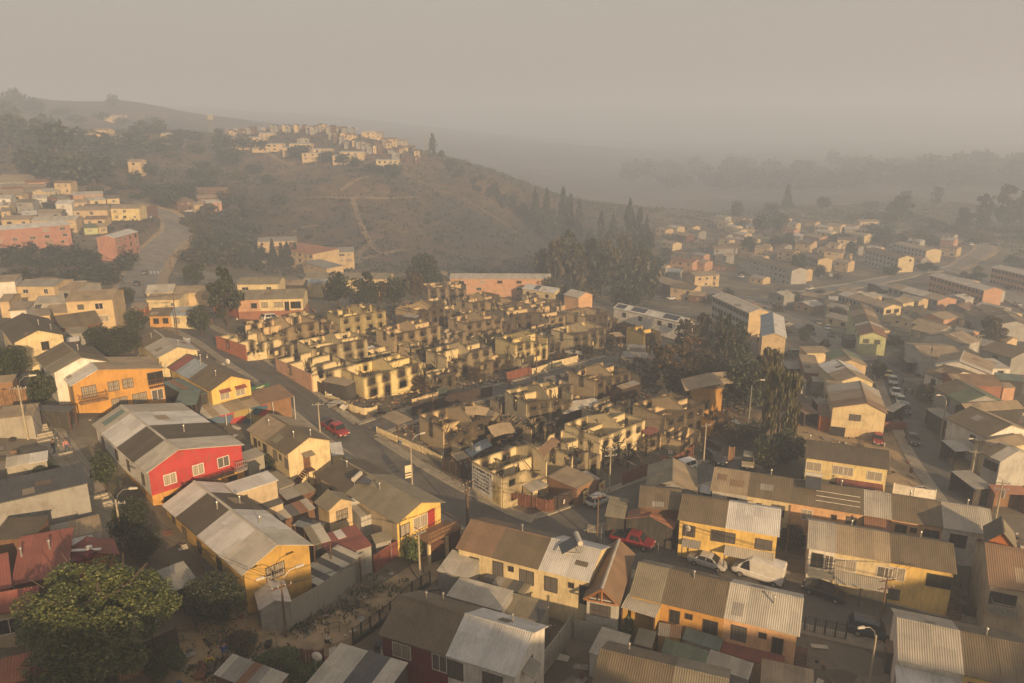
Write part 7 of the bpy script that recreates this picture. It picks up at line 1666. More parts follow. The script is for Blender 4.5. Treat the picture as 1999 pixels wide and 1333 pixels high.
for a in (('silver van in the narrow street queue',1742,752,1744,762,'suv','silver'),('white pickup in the narrow street queue',1747,775,1750,785,'pickup','white'),('pale green car in the narrow street queue',1757,790,1760,800,'hatch','pale'),('black car at the near end of the narrow street queue',1766,808,1770,820,'suv','black'),('yellow taxi at the far end of the narrow street queue',1733,738,1734,746,'sedan','yellow'),
  ('grey car on the curved road near the orange end wall',1597,634,1603,640,'sedan','grey'),('white car on the curved road below the grey one',1615,645,1621,652,'hatch','white'),('dark car lowest on the curved road',1622,658,1628,666,'sedan','black'),('white car between right-hand roofs, left of two',1846,634,1850,642,'suv','white'),('white car between right-hand roofs, right of two',1860,640,1864,648,'hatch','white'),('dark car below the two white cars',1880,655,1886,662,'sedan','black'),
  ('white car in front of the cream glazed block',1772,608,1780,606,'sedan','white'),('silver car left of the cream glazed block cars',1760,604,1768,602,'hatch','silver'),('white car by the shrubs before the grey block',1447,543,1455,541,'sedan','white'),('white pickup at the junction of the main road',1580,567,1590,565,'pickup','white'),('small white car beside the orange-ended short block',1622,541,1630,540,'hatch','white'),('white van on the far loop road',1895,480,1902,479,'suv','white'),('white car by the salmon-ended terrace',1727,583,1734,585,'suv','white'),
  ('white car on the hazy middle road, upper',1424,510,1428,507,'sedan','white'),('white car on the hazy middle road, lower',1394,524,1400,521,'sedan','white'),('white car beside the barred-window sand house',1310,586,1318,585,'sedan','white'),('black car behind the drooping tree, left',1527,698,1534,698,'suv','black'),('green car behind the drooping tree, right',1555,696,1562,696,'suv','green'),('dark van in the shaded lane by the drooping tree',1553,815,1555,824,'suv','grey'),
  ('dark car at the zebra crossing in the valley',283,537,290,531,'sedan','grey'),('dark car below the zebra crossing',268,558,274,550,'sedan','black'),('pale car on the valley road bend',296,426,300,432,'sedan','silver'),('white car across the road bend by the barn-like house',369,415,376,414,'sedan','white'),('dark car at the foot of the short pink block',207,497,215,496,'sedan','black'),('white car left in the school yard',506,514,512,513,'sedan','white'),('white car right in the school yard',518,516,524,515,'sedan','white'),
  ('green car under the dark round trees',733,590,742,589,'sedan','green'),('blue car under the dark round trees',694,590,702,589,'sedan','blue'),('dark car on the far loop road edge',1940,480,1948,481,'sedan','black'),('white car far on the plain road',1786,470,1794,470,'sedan','white'),('grey car at the right edge below the peach block',1985,598,1992,600,'sedan','silver')):
 car(*a, lift=.25)
car('burnt-out grey car wreck in the ash by the willow', 1398, 842, 1412, 846, 'suv', 'burnt', name='car_wreck', simple=True)
car('burnt-out car shell in the corner yard rubble', 1000, 892, 1015, 886, 'hatch', 'burnt', name='car_wreck', simple=True)

# ================================================================ poles, lamps and wires
POLEC = plain('pole_concrete', (.33,.28,.2), .85, 0, .2, 2); POLEW = plain('pole_wood', (.12,.075,.042), .9, 0, .3, 3); LAMPH = plain('lamp_head_pale', (.42,.39,.33), .4)
def top_h(p, v):
 b = (v - 666.5) / FPX; d = p.y / (CT - b * ST); return CAMZ + d * (-ST - b * CT) - p.z
PT = {}
def pole(label, u, v, vt, kind='wood', arms=1, lamp=0, name=None, az=None, r=.13, key=None, tr=False):
 p = P(u, v); h = max(2.5, top_h(p, vt)); nm = name or ('street_lamp' if lamp else 'utility_pole')
 t = thing(nm, label, 'street lamp' if lamp and not arms else 'utility pole', p, az if az is not None else random.uniform(-.3, .3))
 mm = POLEC if kind == 'conc' else POLEW if kind == 'wood' else METAL
 m = MB(); m.tube([(0,0,-.4),(0,0,h * .5),(0,0,h)], [r, r * .8, r * .55], 9); m.build('pole', mm, t)
 for k in range(arms):
  z = h - .4 - k * .9; m = MB(); m.bx(-.9, .9, -.05 - r * .6, .05 - r * .6, z, z + .1); a = m.build('crossarm', WOODD if kind == 'wood' else METAL, t)
  for x in (-.8, -.3, .3, .8): m = MB(); m.tube([(x, -r * .6, z + .1), (x, -r * .6, z + .26)], [.04, .055], 6); m.build('insulator', LAMPH, a)
 if tr: m = MB(); m.tube([(.35, 0, h - 2.4), (.35, 0, h - 1.5)], .22, 10); m.build('transformer', METAL, t)
 for k in range(abs(lamp)):
  s = (1 if lamp > 0 else -1) * (1 if k == 0 else -1); m = MB(); m.tube([(0,0,h - .6),(s * .25,0,h + .45),(s * .8,0,h + .95),(s * 1.5,0,h + 1.05)], .035, 6); a = m.build('lamp_arm', METAL, t)
  m = MB(); m.hexa([(s*1.4-.05,-.12,h+.98),(s*1.4+.65*s+.05,-.09,h+1.0),(s*1.4+.65*s+.05,.09,h+1.0),(s*1.4-.05,.12,h+.98)] if s > 0 else [(s*2.05,-.09,h+1.0),(s*1.35,-.12,h+.98),(s*1.35,.12,h+.98),(s*2.05,.09,h+1.0)], [(x, y, h + 1.16) for x, y in (((s*1.4-.05),-.1),((s*1.4+.65*s),-.06),((s*1.4+.65*s),.06),((s*1.4-.05),.1))] if s > 0 else [(x, y, h + 1.16) for x, y in ((s*2.0,-.06),(s*1.35,-.1),(s*1.35,.1),(s*2.0,.06))]); m.build('lamp_head', LAMPH, a)
 PT[key or label] = (p, h, t.rotation_euler[2]); return t
pole('concrete street lamp beside the red pickup driving down', 625, 845, 785, 'conc', 1, 1, key='a', az=.2)
sp_ = pole('thin lamp pole with white sign boards on the main street', 805, 950, 865, 'conc', 0, 1, key='b', az=.5)
for i, (z0, z1_) in enumerate(((1.5,1.75),(1.9,2.1),(2.3,3.3))):
 m = MB(); m.bx(-1.0, -.12, -.17, -.12, z0, z1_); m.build('sign_board', plain('sign_cream', (.55,.47,.32), .7), sp_)
pole('double wooden pole on the near pavement of the main street', 914, 1030, 938, 'wood', 2, 0, key='c', az=.9)
pole('wooden utility pole at the street corner before the burnt house', 1165, 1064, 965, 'wood', 1, 0, key='d', az=.4)
pole('tall sunlit concrete pole beside the white hatchback', 1189, 966, 872, 'conc', 2, 0, key='e', az=.3)
pole('sunlit concrete pole at the brown gate of the burnt yard', 1373, 906, 826, 'conc', 1, 0, key='f', az=.5)
pole('concrete pole standing on the dirt path', 821, 1148, 1036, 'conc', 1, 0, key='g', az=.8)
pole('dark pole with two curved lamps at the grey garage', 559, 1244, 1138, 'wood', 1, 2, key='h', az=.6)
pole('tall lamp post over the alley shrub', 240, 1066, 975, 'conc', 1, 1, key='i', az=.1)
pole('curved lamp post at the upper left alley', 55, 858, 752, 'conc', 1, 1, key='j', az=.2)
pole('dark utility pole in front of the bright yellow terrace, right', 1716, 1232, 1126, 'wood', 2, 0, key='k', az=.2)
pole('curved lamp post in the narrow lane at the bottom right', 1692, 1360, 1240, 'conc', 0, -1, key='l', az=.2)
pole('curved lamp post over the narrow street on the right', 1836, 852, 782, 'conc', 0, -1, key='m', az=.1)
pole('slim pole by the dark carport, far right street', 1907, 704, 652, 'conc', 1, 0, key='n')
pole('leaning street pole on the right-hand pavement', 1894, 940, 878, 'conc', 1, 0, key='o')
pole('lamp post over the pale corrugated carport', 1903, 922, 868, 'conc', 0, -1, key='p', az=.1)
pole('utility pole with a transformer beside the salmon-edged roof', 1944, 1010, 938, 'conc', 2, 0, key='q', tr=True)
pole('charred pole at the inner street of the ruins', 1047, 742, 655, 'wood', 1, 0, key='r')
pole('burnt pole by the garden stairs of the ruins', 846, 810, 765, 'wood', 1, 0, key='s')
pole('pole at the far end of the inner street', 1210, 712, 655, 'wood', 1, 0, key='t')
pole('dark pole in the back row of the ruins', 793, 628, 588, 'wood', 1, 0, key='u')
pole('slender lamp post under the tree belt', 1461, 826, 752, 'metal', 0, 1, key='v')
pole('tall utility pole at the orange and cream row', 347, 652, 572, 'wood', 2, 0, key='w', az=.4)
pole('utility pole at the upper left yards', 156, 625, 575, 'wood', 1, 0, key='x')
pole('white thin post by the garage mouth', 544, 1298, 1222, 'metal', 0, 0, r=.05, name='post')
pole('white leaning pole stub near the dry brush heap', 483, 1240, 1214, 'metal', 0, 0, r=.05, name='post')
pole('white metal post in the courtyard of the painted-wall corner', 1108, 968, 932, 'metal', 0, 0, r=.06, name='post')
pole('thin pale post before the dark red pickup', 1173, 1066, 1036, 'metal', 0, 0, r=.05, name='post')
pole('thin pale post between pickup and silver sedan', 1283, 1098, 1060, 'metal', 0, 0, r=.05, name='post')
pole('orange timber post at the yellow terrace end', 1533, 1092, 1030, 'wood', 0, 0, r=.09, name='post')
pole('street pole before the painted wall corner fence', 911, 1025, 935, 'wood', 0, 0, r=.09, name='post')
for a in ((228,548,518,'hazy pole beside the burnt bank'),(271,520,486,'hazy pole at the valley road'),(335,528,498,'hazy pole right of the valley road'),(200,592,560,'hazy pole near the beige blocks'),(258,590,548,'hazy pole left of the zebra street'),(283,580,545,'hazy pole over the zebra street'),(382,548,515,'thin hazy pole near the round green tree'),(1744,482,450,'hazy pole at the far right cluster'),(1772,474,452,'hazy twin lamp pole behind the blue-grey block'),(1930,482,441,'tall hazy pole at the loop road'),(1658,442,414,'hazy pole on the misty plain'),(1895,540,507,'dark hazy pole on the main road'),(1455,600,560,'hazy pole at the road junction'),(1765,612,575,'hazy pole beside the white cars'),(1950,640,600,'hazy pole at the right edge roofs'),(700,600,560,'dark pole by the pink and cream row'),(1395,560,530,'hazy pole in the middle crossroads'),(1650,600,565,'hazy pole behind the tan roofs')):
 pole(a[3], a[0], a[1], a[2], 'wood', 1, 0, key=a[3])
WIRE = plain('cable_black', (.012,.012,.012), .6)
def wire(k0, k1, n=3, sag=.6, dz=.2):
 (p, h, a), (q, h2, a2) = PT[k0], PT[k1]
 for i in range(n):
  x = (-.8, .3, .8, -.3)[i]; A = p + Vector((math.cos(a) * x, math.sin(a) * x, h - dz)); B = q + Vector((math.cos(a2) * x, math.sin(a2) * x, h2 - dz))
  m = MB(); pts = []
  for j in range(15):
   t = j / 14; c = A.lerp(B, t); c.z -= sag * 4 * t * (1 - t) * (1 + .2 * i); pts.append(c)
  m.tube(pts, .018, 4, cap=False); o = m.build('cable', WIRE); tag(o, 'overhead cable strung between two poles', 'cable', 'overhead cables')
for a in (('a','w'),('a','b'),('b','c'),('c','d'),('d','e'),('e','f'),('g','c'),('g','h'),('h','i'),('i','j'),('d','k'),('k','q'),('q','o'),('o','n'),('r','t'),('s','r'),('k','l') if False else ('a','s'),('w','x')): wire(*a)

# ================================================================ fences and yard walls
FM = dict(slat=plain('fence_slats_brown', (.13,.05,.026), .8, 0, .35), dark=plain('fence_dark', (.035,.022,.016), .8, 0, .3), tin=roofm('grey'), conc=wallm('concrete'), brick=plain('brick_dark_red', (.17,.05,.035), .9, 0, .3, 2), iron=DARKM, white=FRAME['w'], cream=wallm('cream'), soot=sootm('sand'), rust=plain('fence_rusty', (.16,.055,.03), .8, 0, .35), wood=WOOD, green=plain('fence_green', (.04,.055,.04), .8))
def fence(label, pts, h, mk, style='panel', cat='fence', name='fence', step=2.2, sunk=.5):
 line = smooth_line([P(*q) for q in pts], step) if len(pts) > 2 else None
 if line is None:
  a, b_ = (Vector(P(*q).xy) for q in pts); n = max(1, int((b_ - a).length / step)); line = [a.lerp(b_, i / n) for i in range(n + 1)]
 o3 = Vector((line[0].x, line[0].y, H(line[0].x, line[0].y)))
 t = thing(name, label, cat, o3); m = MB()
 zs = [H(p.x, p.y) - o3.z for p in line]; q = [p - Vector(o3.xy) for p in line]; d_all = 0
 posts = []
 for i in range(len(q) - 1):
  a, b_ = q[i], q[i + 1]; d = (b_ - a).normalized(); nr = Vector((-d.y, d.x)) * .04
  def slab(t0, t1, z0, z1, w=1.0):
   p0, p1 = a.lerp(b_, t0), a.lerp(b_, t1); g0, g1 = zs[i] + (zs[i+1] - zs[i]) * t0, zs[i] + (zs[i+1] - zs[i]) * t1; n_ = nr * w; l = (b_ - a).length
   lo = [(p0.x - n_.x, p0.y - n_.y, g0 + z0), (p1.x - n_.x, p1.y - n_.y, g1 + z0), (p1.x + n_.x, p1.y + n_.y, g1 + z0), (p0.x + n_.x, p0.y + n_.y, g0 + z0)]
   hi = [(c[0], c[1], c[2] - z0 + z1) for c in lo]
   if nr.y * 0 == 0: m.hexa(lo[::1], hi, 0)
  if style == 'panel': slab(0, 1, -sunk, h - random.uniform(0, .06))
  elif style == 'slat':
   n = max(3, int((b_ - a).length / .22))
   for k in range(n): slab(k / n + .006, (k + .86) / n, .08, h - random.uniform(0, .07), .4)
   slab(0, 1, h * .25, h * .25 + .08, .8); slab(0, 1, h * .8, h * .8 + .08, .8)
  else:
   n = max(3, int((b_ - a).length / .2))
   for k in range(n): slab(k / n, k / n + .03 / (b_ - a).length, .05, h, .35)
   slab(0, 1, .12, .18, .5); slab(0, 1, h - .12, h - .06, .5)
   if style == 'wallrail': slab(0, 1, -sunk, .5, 2)
 m.build('panel' if style != 'rail' else 'railing', FM[mk], t)
 for i in range(len(q)):
  if style == 'panel' and i % 2: continue
  p = MB(); p.bx(q[i].x - .07, q[i].x + .07, q[i].y - .07, q[i].y + .07, zs[i] - sunk, zs[i] + h + .08); p.build('post', FM['iron'] if style in ('rail', 'wallrail') else FM[mk], t)
 return t
fence('red-brown wooden fence round the painted-wall corner', [b3(515,950), b3(700,1000), b3(860,1045), b3(920,1040)], 1.9, 'slat', 'slat')
fence('black sheet fence with posters behind the white hatchback', [b3(925,1035), b3(1050,990), b3(1130,965), b3(1290,900)], 2.3, 'dark')
fence('red-brown slatted fence along the cul-de-sac', [b4(260,1075), b4(400,1020), b4(480,990)], 2.0, 'rust', 'slat')
fence('orange-brown plank fence panels by the white estate car', [b4(550,985), b4(640,945), b4(720,905), b4(810,850)], 2.0, 'slat', 'slat')
fence('dark sheet gate between orange posts', [b4(885,815), b4(1030,890)], 2.6, 'dark', 'panel', 'gate', 'gate')
fence('orange plank gate pier right of the dark sheet gate', [b4(1085,890), b4(1125,895)], 2.6, 'wood', 'slat', 'gate', 'gate')
fence('grey corrugated tin fence climbing along the dirt path', [z7(1200,640), z7(1440,500), z7(1640,340), z7(1890,130)], 2.7, 'tin')
fence('black iron railing on a low wall beside the dirt path', [z4(-40,1035), z4(95,940), z4(250,820), z4(420,660), z4(560,570)], 1.7, 'iron', 'wallrail')
fence('dark red brick yard wall next to the flowering shrub', [z3(1330,1350), z3(1450,1260), z3(1580,1190)], 2.1, 'brick', 'panel', 'wall', 'yard_wall')
fence('grey concrete panel wall beside the white terrace house', [z4(1672,960), z4(1560,1120), z4(1420,1300)], 2.6, 'conc', 'panel', 'wall', 'yard_wall')
fence('concrete block wall across the brown dirt yard', [z4(1685,985), z4(1830,1010), z4(1930,1030)], 2.2, 'conc', 'panel', 'wall', 'yard_wall')
fence('black spiked gate at the narrow lane, bottom right', [z6(205,1035), z6(320,1065), z6(440,1090)], 1.9, 'iron', 'rail', 'gate', 'gate')
fence('dark slatted fence in front of the cream terrace house', [z6(380,790), z6(520,820), z6(690,850)], 1.6, 'dark', 'slat')
fence('brown sheet fence in front of the bright yellow terrace', [z6(700,850), z6(880,890), z6(1060,925)], 1.8, 'slat')
fence('dark low fence between yellow terrace and tall tan house', [z6(1070,930), z6(1250,985)], 1.3, 'dark')
fence('dark slatted side of the carport behind the red pickup', [b3(1325,1165), b3(1480,1210), b3(1660,1245), b3(1850,1280)], 2.5, 'dark', 'slat')
fence('grey iron gate in front of the golden yellow house', [z5(895,260), z5(1050,300), z5(1205,345)], 1.8, 'iron', 'rail', 'gate', 'gate')
fence('wooden gate below the bright yellow wall', [z5(1215,345), z5(1330,370), z5(1430,400)], 1.9, 'wood', 'slat', 'gate', 'gate')
fence('pale sheet screen at the foot of the dirt lot', [z6(712,260), z6(830,285), z6(950,300)], 2.0, 'white')
fence('brick-red board fence at the corner of the dirt lot', [z8(905,1040), z8(1075,1040)], 1.6, 'rust')
fence('dark red wall in front of the pink and cream houses', [h2(60,1265), h2(300,1310), h2(650,1290)], 2.2, 'brick', 'panel', 'wall', 'yard_wall')
fence('plank fence at the left edge above the concrete wall', [z1(-30,860), z1(100,840), z1(215,830)], 2.2, 'wood', 'slat')
fence('dark plank fence with the big tree leaning over it', [z2(560,1345), z2(700,1310), z2(900,1225), z2(1030,1165)], 2.4, 'dark')
fence('orange slatted gate in the dark plank fence', [z2(690,1335), z2(890,1262)], 2.2, 'wood', 'slat', 'gate', 'gate')
fence('dark plank fence around the vine bush at the bottom', [z7(1190,960), z7(1300,1000), z7(1480,1000)], 1.9, 'slat', 'slat')
fence('cream low wall around the yellow corner ruin', [b1(945,790), b1(1100,870), b1(1250,920), b1(1345,900)], 1.2, 'cream', 'panel', 'wall', 'yard_wall')
fence('dark brown sheet gate between pink wall and corner ruin', [b1(838,720), b1(940,770)], 2.1, 'dark', 'panel', 'gate', 'gate')
fence('cream retaining wall along the burnt side pavement', [b1(1345,1060), b1(1500,1130), b1(1700,1215), b1(1850,1290)], 1.0, 'cream', 'panel', 'wall', 'yard_wall')
fence('scorched fence along the near side of the inner street', [b2(20,1010), b2(250,940), b2(480,880), b2(640,850)], 1.9, 'dark', 'panel')
fence('pale wall on the far side of the inner street', [b2(20,930), b2(130,895), b2(220,870)], 1.3, 'soot', 'panel', 'wall', 'yard_wall')
fence('dark green sheet gate by the garden stairs', [b2(215,865), b2(290,850)], 1.8, 'green', 'panel', 'gate', 'gate')
fence('red-brown sheet gate by the people in the inner street', [b2(760,735), b2(850,710), b2(945,690)], 1.9, 'rust', 'panel', 'gate', 'gate')
fence('cream wall right of the red-brown sheet gate', [b2(955,690), b2(1040,665), b2(1100,640)], 1.5, 'cream', 'panel', 'wall', 'yard_wall')
fence('cream garden wall before the twisted black sheet', [b2(1115,640), b2(1220,615), b2(1310,590)], 1.7, 'cream', 'panel', 'wall', 'yard_wall')
fence('cream wall along the narrow alley behind the collapsed sheets', [b2(1430,960), b2(1510,935), b2(1580,905)], 1.7, 'soot', 'panel', 'wall', 'yard_wall')
fence('blackened wall on the near side of the alley', [b3(640,480), b3(860,410), b3(1090,340), b3(1300,280)], 2.0, 'dark', 'panel', 'wall', 'yard_wall')
fence('dark sheet fence below the lath heap', [b3(300,500), b3(450,520), b3(660,470)], 1.9, 'dark')
fence('burnt slat fence left of the painted wall', [b3(60,720), b3(160,760), b3(255,800)], 2.0, 'dark', 'slat')
for k, (a, b_) in enumerate((((720,645),(800,680)),((640,690),(700,720)),((860,650),(930,680)),((1010,650),(1060,680)),((780,700),(830,725)),((900,715),(960,705)),((680,655),(760,640)),((960,620),(1010,640)),((1060,760),(1110,735)),((1190,760),(1240,790)),((890,640),(960,628)),((1120,620),(1180,640)),((560,690),(620,668)),((1000,860),(1060,840)),((1290,840),(1330,870)),((830,600),(900,612)),((1080,610),(1120,600)),((1180,830),(1220,800)))):
 fence('low scorched plot wall left standing between the ruins', [a, b_], random.uniform(.9, 1.9), 'soot', 'panel', 'wall', 'plot_wall')['group'] = 'scorched plot walls'
# posters on the black fence and the gate
def board(label, u, v, h, w, hh, mats, rz, name='poster', cat='poster'):
 p = P(u, v, h); m = MB(); m.bx(-w/2, w/2, -.03, 0, -hh/2, hh/2); o = m.build(name, mats[0]); o.location = p; o.rotation_euler = (0, 0, rz); tag(o, label, cat)
 m = MB(); 
 for _ in range(5): x, z = random.uniform(-w*.35, w*.2), random.uniform(-hh*.4, hh*.25); m.bx(x, x + w * random.uniform(.15, .3), -.04, -.031, z, z + hh * random.uniform(.08, .2))
 m.build('print', mats[1], o); return o
PC, PR = plain('poster_cream', (.55,.45,.24), .7), plain('poster_red', (.36,.10,.04), .7, 0, .5, 2)
board('cream and orange poster on the black fence beside the white hatchback', 1144, 968, 1.3, 1.3, 1.7, (PC, PR), .9)
board('pale and red poster on the fence behind the white hatchback', 1175, 950, 1.4, 1.5, 1.5, (PC, PR), .9)
board('small white notice on the black fence', 1101, 979, 1.2, .35, .55, (FRAME['w'], PR), .9, 'notice', 'notice')
gs = board('green shop sign with worn pale lettering beside the yellow house', 508, 757, 4.1, 3.2, .95, (plain('sign_green', (.03,.09,.05), .6), plain('sign_letters', (.5,.45,.28), .6)), .85, 'shop_sign', 'shop sign')
# solar heaters, dishes
def heater(label, hs, tx, ty, rz=0):
 x, y = tx * hs.L, ty * hs.D; z = hs.zt(y if True else x) + .1
 p = hs.world(x, y, z); t = thing('solar_water_heater', label, 'solar heater', p, hs.ang + rz)
 m = MB(); m.hexa([(-.9,-1.7,.1),(.9,-1.7,.1),(.9,0,1.0),(-.9,0,1.0)], [(-.9,-1.7,.2),(.9,-1.7,.2),(.9,0,1.1),(-.9,0,1.1)]); m.build('collector', plain('solar_tubes', (.05,.05,.055), .25), t)
 m = MB(); m.tube([(-1.0,.15,1.25),(1.0,.15,1.25)], .28, 14); m.build('tank', LAMPH, t)
 for x_ in (-.8, .8):
  m = MB(); m.tube([(x_,.15,1.2),(x_,.35,-.7)], .035, 5); m.build('stand', METAL, t); m = MB(); m.tube([(x_,-1.6,.15),(x_,.3,-.1)], .03, 5); m.build('stand', METAL, t)
heater('solar heater with a pale tank on the white roof by the main street', T3[1], .55, .42, -1.0)
heater('solar heater on the pipe-lined brown roof of the second row', T2[2], .3, .45)
p = Yb.world(Yb.L*.3, Yb.D*.62, Yb.zt(Yb.L*.3)+.1); t = thing('solar_water_heater', 'solar heater lying on the olive roof of the balcony house', 'solar heater', p, Yb.ang + .5)
m = MB(); m.bx(-.8,.8,-1.6,0,.2,.3); m.build('collector', plain('solar_tubes', (.05,.05,.055), .25), t); m = MB(); m.tube([(-.9,.3,.6),(.9,.3,.6)], .3, 14); m.build('tank', LAMPH, t)
for x_ in (-.7, .7): m = MB(); m.tube([(x_,.3,.5),(x_,.3,-.5)], .04, 5); m.build('stand', METAL, t)
for i, x_ in enumerate((.15, .5, .95)):
 hs = T2[2]; m = MB(); y0 = hs.D * (.12 + .1 * i); m.tube([(hs.L*.35, y0, hs.zt(y0)+.2), (hs.L*.95, y0, hs.zt(y0)+.2)], .04, 5); m.build('roof_pipe', FRAME['w'], hs.roof)
def dish(label, u, v, h):
 p = P(u, v, h); t = thing('satellite_dish', label, 'satellite dish', p, random.uniform(1.5, 3)); m = MB(); r0 = [(0, .04), (.25, .06), (.45, .16)]
 for (ra, ya), (rb, yb) in zip(r0, r0[1:]):
  for j in range(12):
   a0, a1 = j * PI / 6, (j + 1) * PI / 6; m.poly([(ra*math.cos(a0), -ya, ra*math.sin(a0)+.6), (ra*math.cos(a1), -ya, ra*math.sin(a1)+.6), (rb*math.cos(a1), -yb, rb*math.sin(a1)+.6), (rb*math.cos(a0), -yb, rb*math.sin(a0)+.6)])
 m.build('dish', FRAME['w'], t); m = MB(); m.tube([(0,.05,.6),(0,.15,.3),(0,.1,-1.0)], .03, 5); m.tube([(0,-.05,.2),(0,-.55,.55)], .02, 5); m.build('mount', METAL, t)
dish('white satellite dish above the vine bush', 618, 1296, 2.4); dish('grey satellite dish at the yellow shop house roof', 444, 713, 4.4); dish('satellite dish on the golden yellow house wall', 1340, 1040, 3.4)
dish('small dish on the orange house roof corner', 322, 722, 5.2)
# clutter on the red hipped roof, tanks and planks
p = P(158, 1090, 3.9); m = MB(); m.obox((0,0,0), (1.8,.9,.25), Matrix.Rotation(.5,3,'Z')); m.obox((.5,.3,.2), (.9,.7,.3), Matrix.Rotation(1.2,3,'Z')); o = m.build('cloth_bundle', plain('cloth_maroon', (.09,.01,.014), .9)); o.location = p; tag(o, 'maroon cloth bundle dropped on the small hipped roof', 'cloth')
for k, (u, v, h, lb) in enumerate(((175,1076,4.0,'white bucket on the small hipped roof'),(130,1115,3.6,'white bucket at the big red roof edge'))):
 p = P(u, v, h); m = MB(); m.tube([(0,0,0),(0,0,.45)], [.2,.26], 12); o = m.build('bucket', FRAME['w']); o.location = p; tag(o, lb, 'bucket')
p = P(168, 1073, 4.05); m = MB(); m.obox((0,0,0), (2.4,.35,.06), Matrix.Rotation(.1,3,'Z')); o = m.build('board', FRAME['w']); o.location = p; tag(o, 'white board lying on the small hipped roof', 'board')
p = P(1135, 1195); m = MB(); [m.obox((random.gauss(0,.4),random.gauss(0,.3),.1+.08*k),(2.2,.15,.05),Matrix.Rotation(random.uniform(-.4,.4),3,'Z')) for k in range(6)]; o = m.build('plank_stack', plain('new_timber', (.35,.17,.07), .8)); o.location = p; tag(o, 'loose stack of new orange planks in the dirt yard', 'planks')
p = P(690, 1022); m = MB(); m.tube([(-.8,0,.5),(.8,0,.5)], .45, 14); o = m.build('gas_cylinder', plain('tank_grey', (.3,.29,.27), .5)); o.location = p + Vector((0,0,2.3)); o.rotation_euler = (0,0,.4); tag(o, 'grey lying tank beside the sand-coloured annexe', 'tank')
# goal-like iron frames beside the dirt path
for u, v, lb in ((652, 1236, 'small black iron frame beside the lower dirt path'), (856, 1098, 'small black iron frame at the driveway end')):
 p = P(u, v); m = MB(); m.tube([(-.5,0,0),(-.5,0,1.1),(.5,0,1.1),(.5,0,0)], .04, 6); m.tube([(-.5,0,.55),(.5,0,.55)], .03, 6); o = m.build('iron_frame', DARKM); o.location = p; o.rotation_euler = (0,0,.4); tag(o, lb, 'frame')
tree('dry brush heap lying on the dirt path', 470, 1258, 1.0, 3.0, 'bush', 'dry', 'mid', 'brush_heap', 'brush heap', cz=0)
# lattice masts
for u, v, vt, lb in ((413, 262, 234, 'faint water tower on the far hill crest'), (831, 302, 262, 'faint lattice mast beside the lone tall tree')):
 p = P(u, v); h = top_h(p, vt); t = thing('mast', lb, 'mast', p); m = MB(); w = 1.4
 for x, y in ((-w,-w),(w,-w),(w,w),(-w,w)): m.tube([(x,y,-1),(x*.5,y*.5,h)], .15, 5)
 for k in range(6): z = h * k / 6; m.tube([(-w*(1-k/12),-w*(1-k/12),z),(w*(1-k/12),-w*(1-k/12),z+h/6)], .08, 4)
 m.build('lattice', METAL, t)
 if 'water' in lb: m = MB(); m.tube([(0,0,h),(0,0,h+4)], 3.2, 12); m.build('tank', wallm('grey'), t)

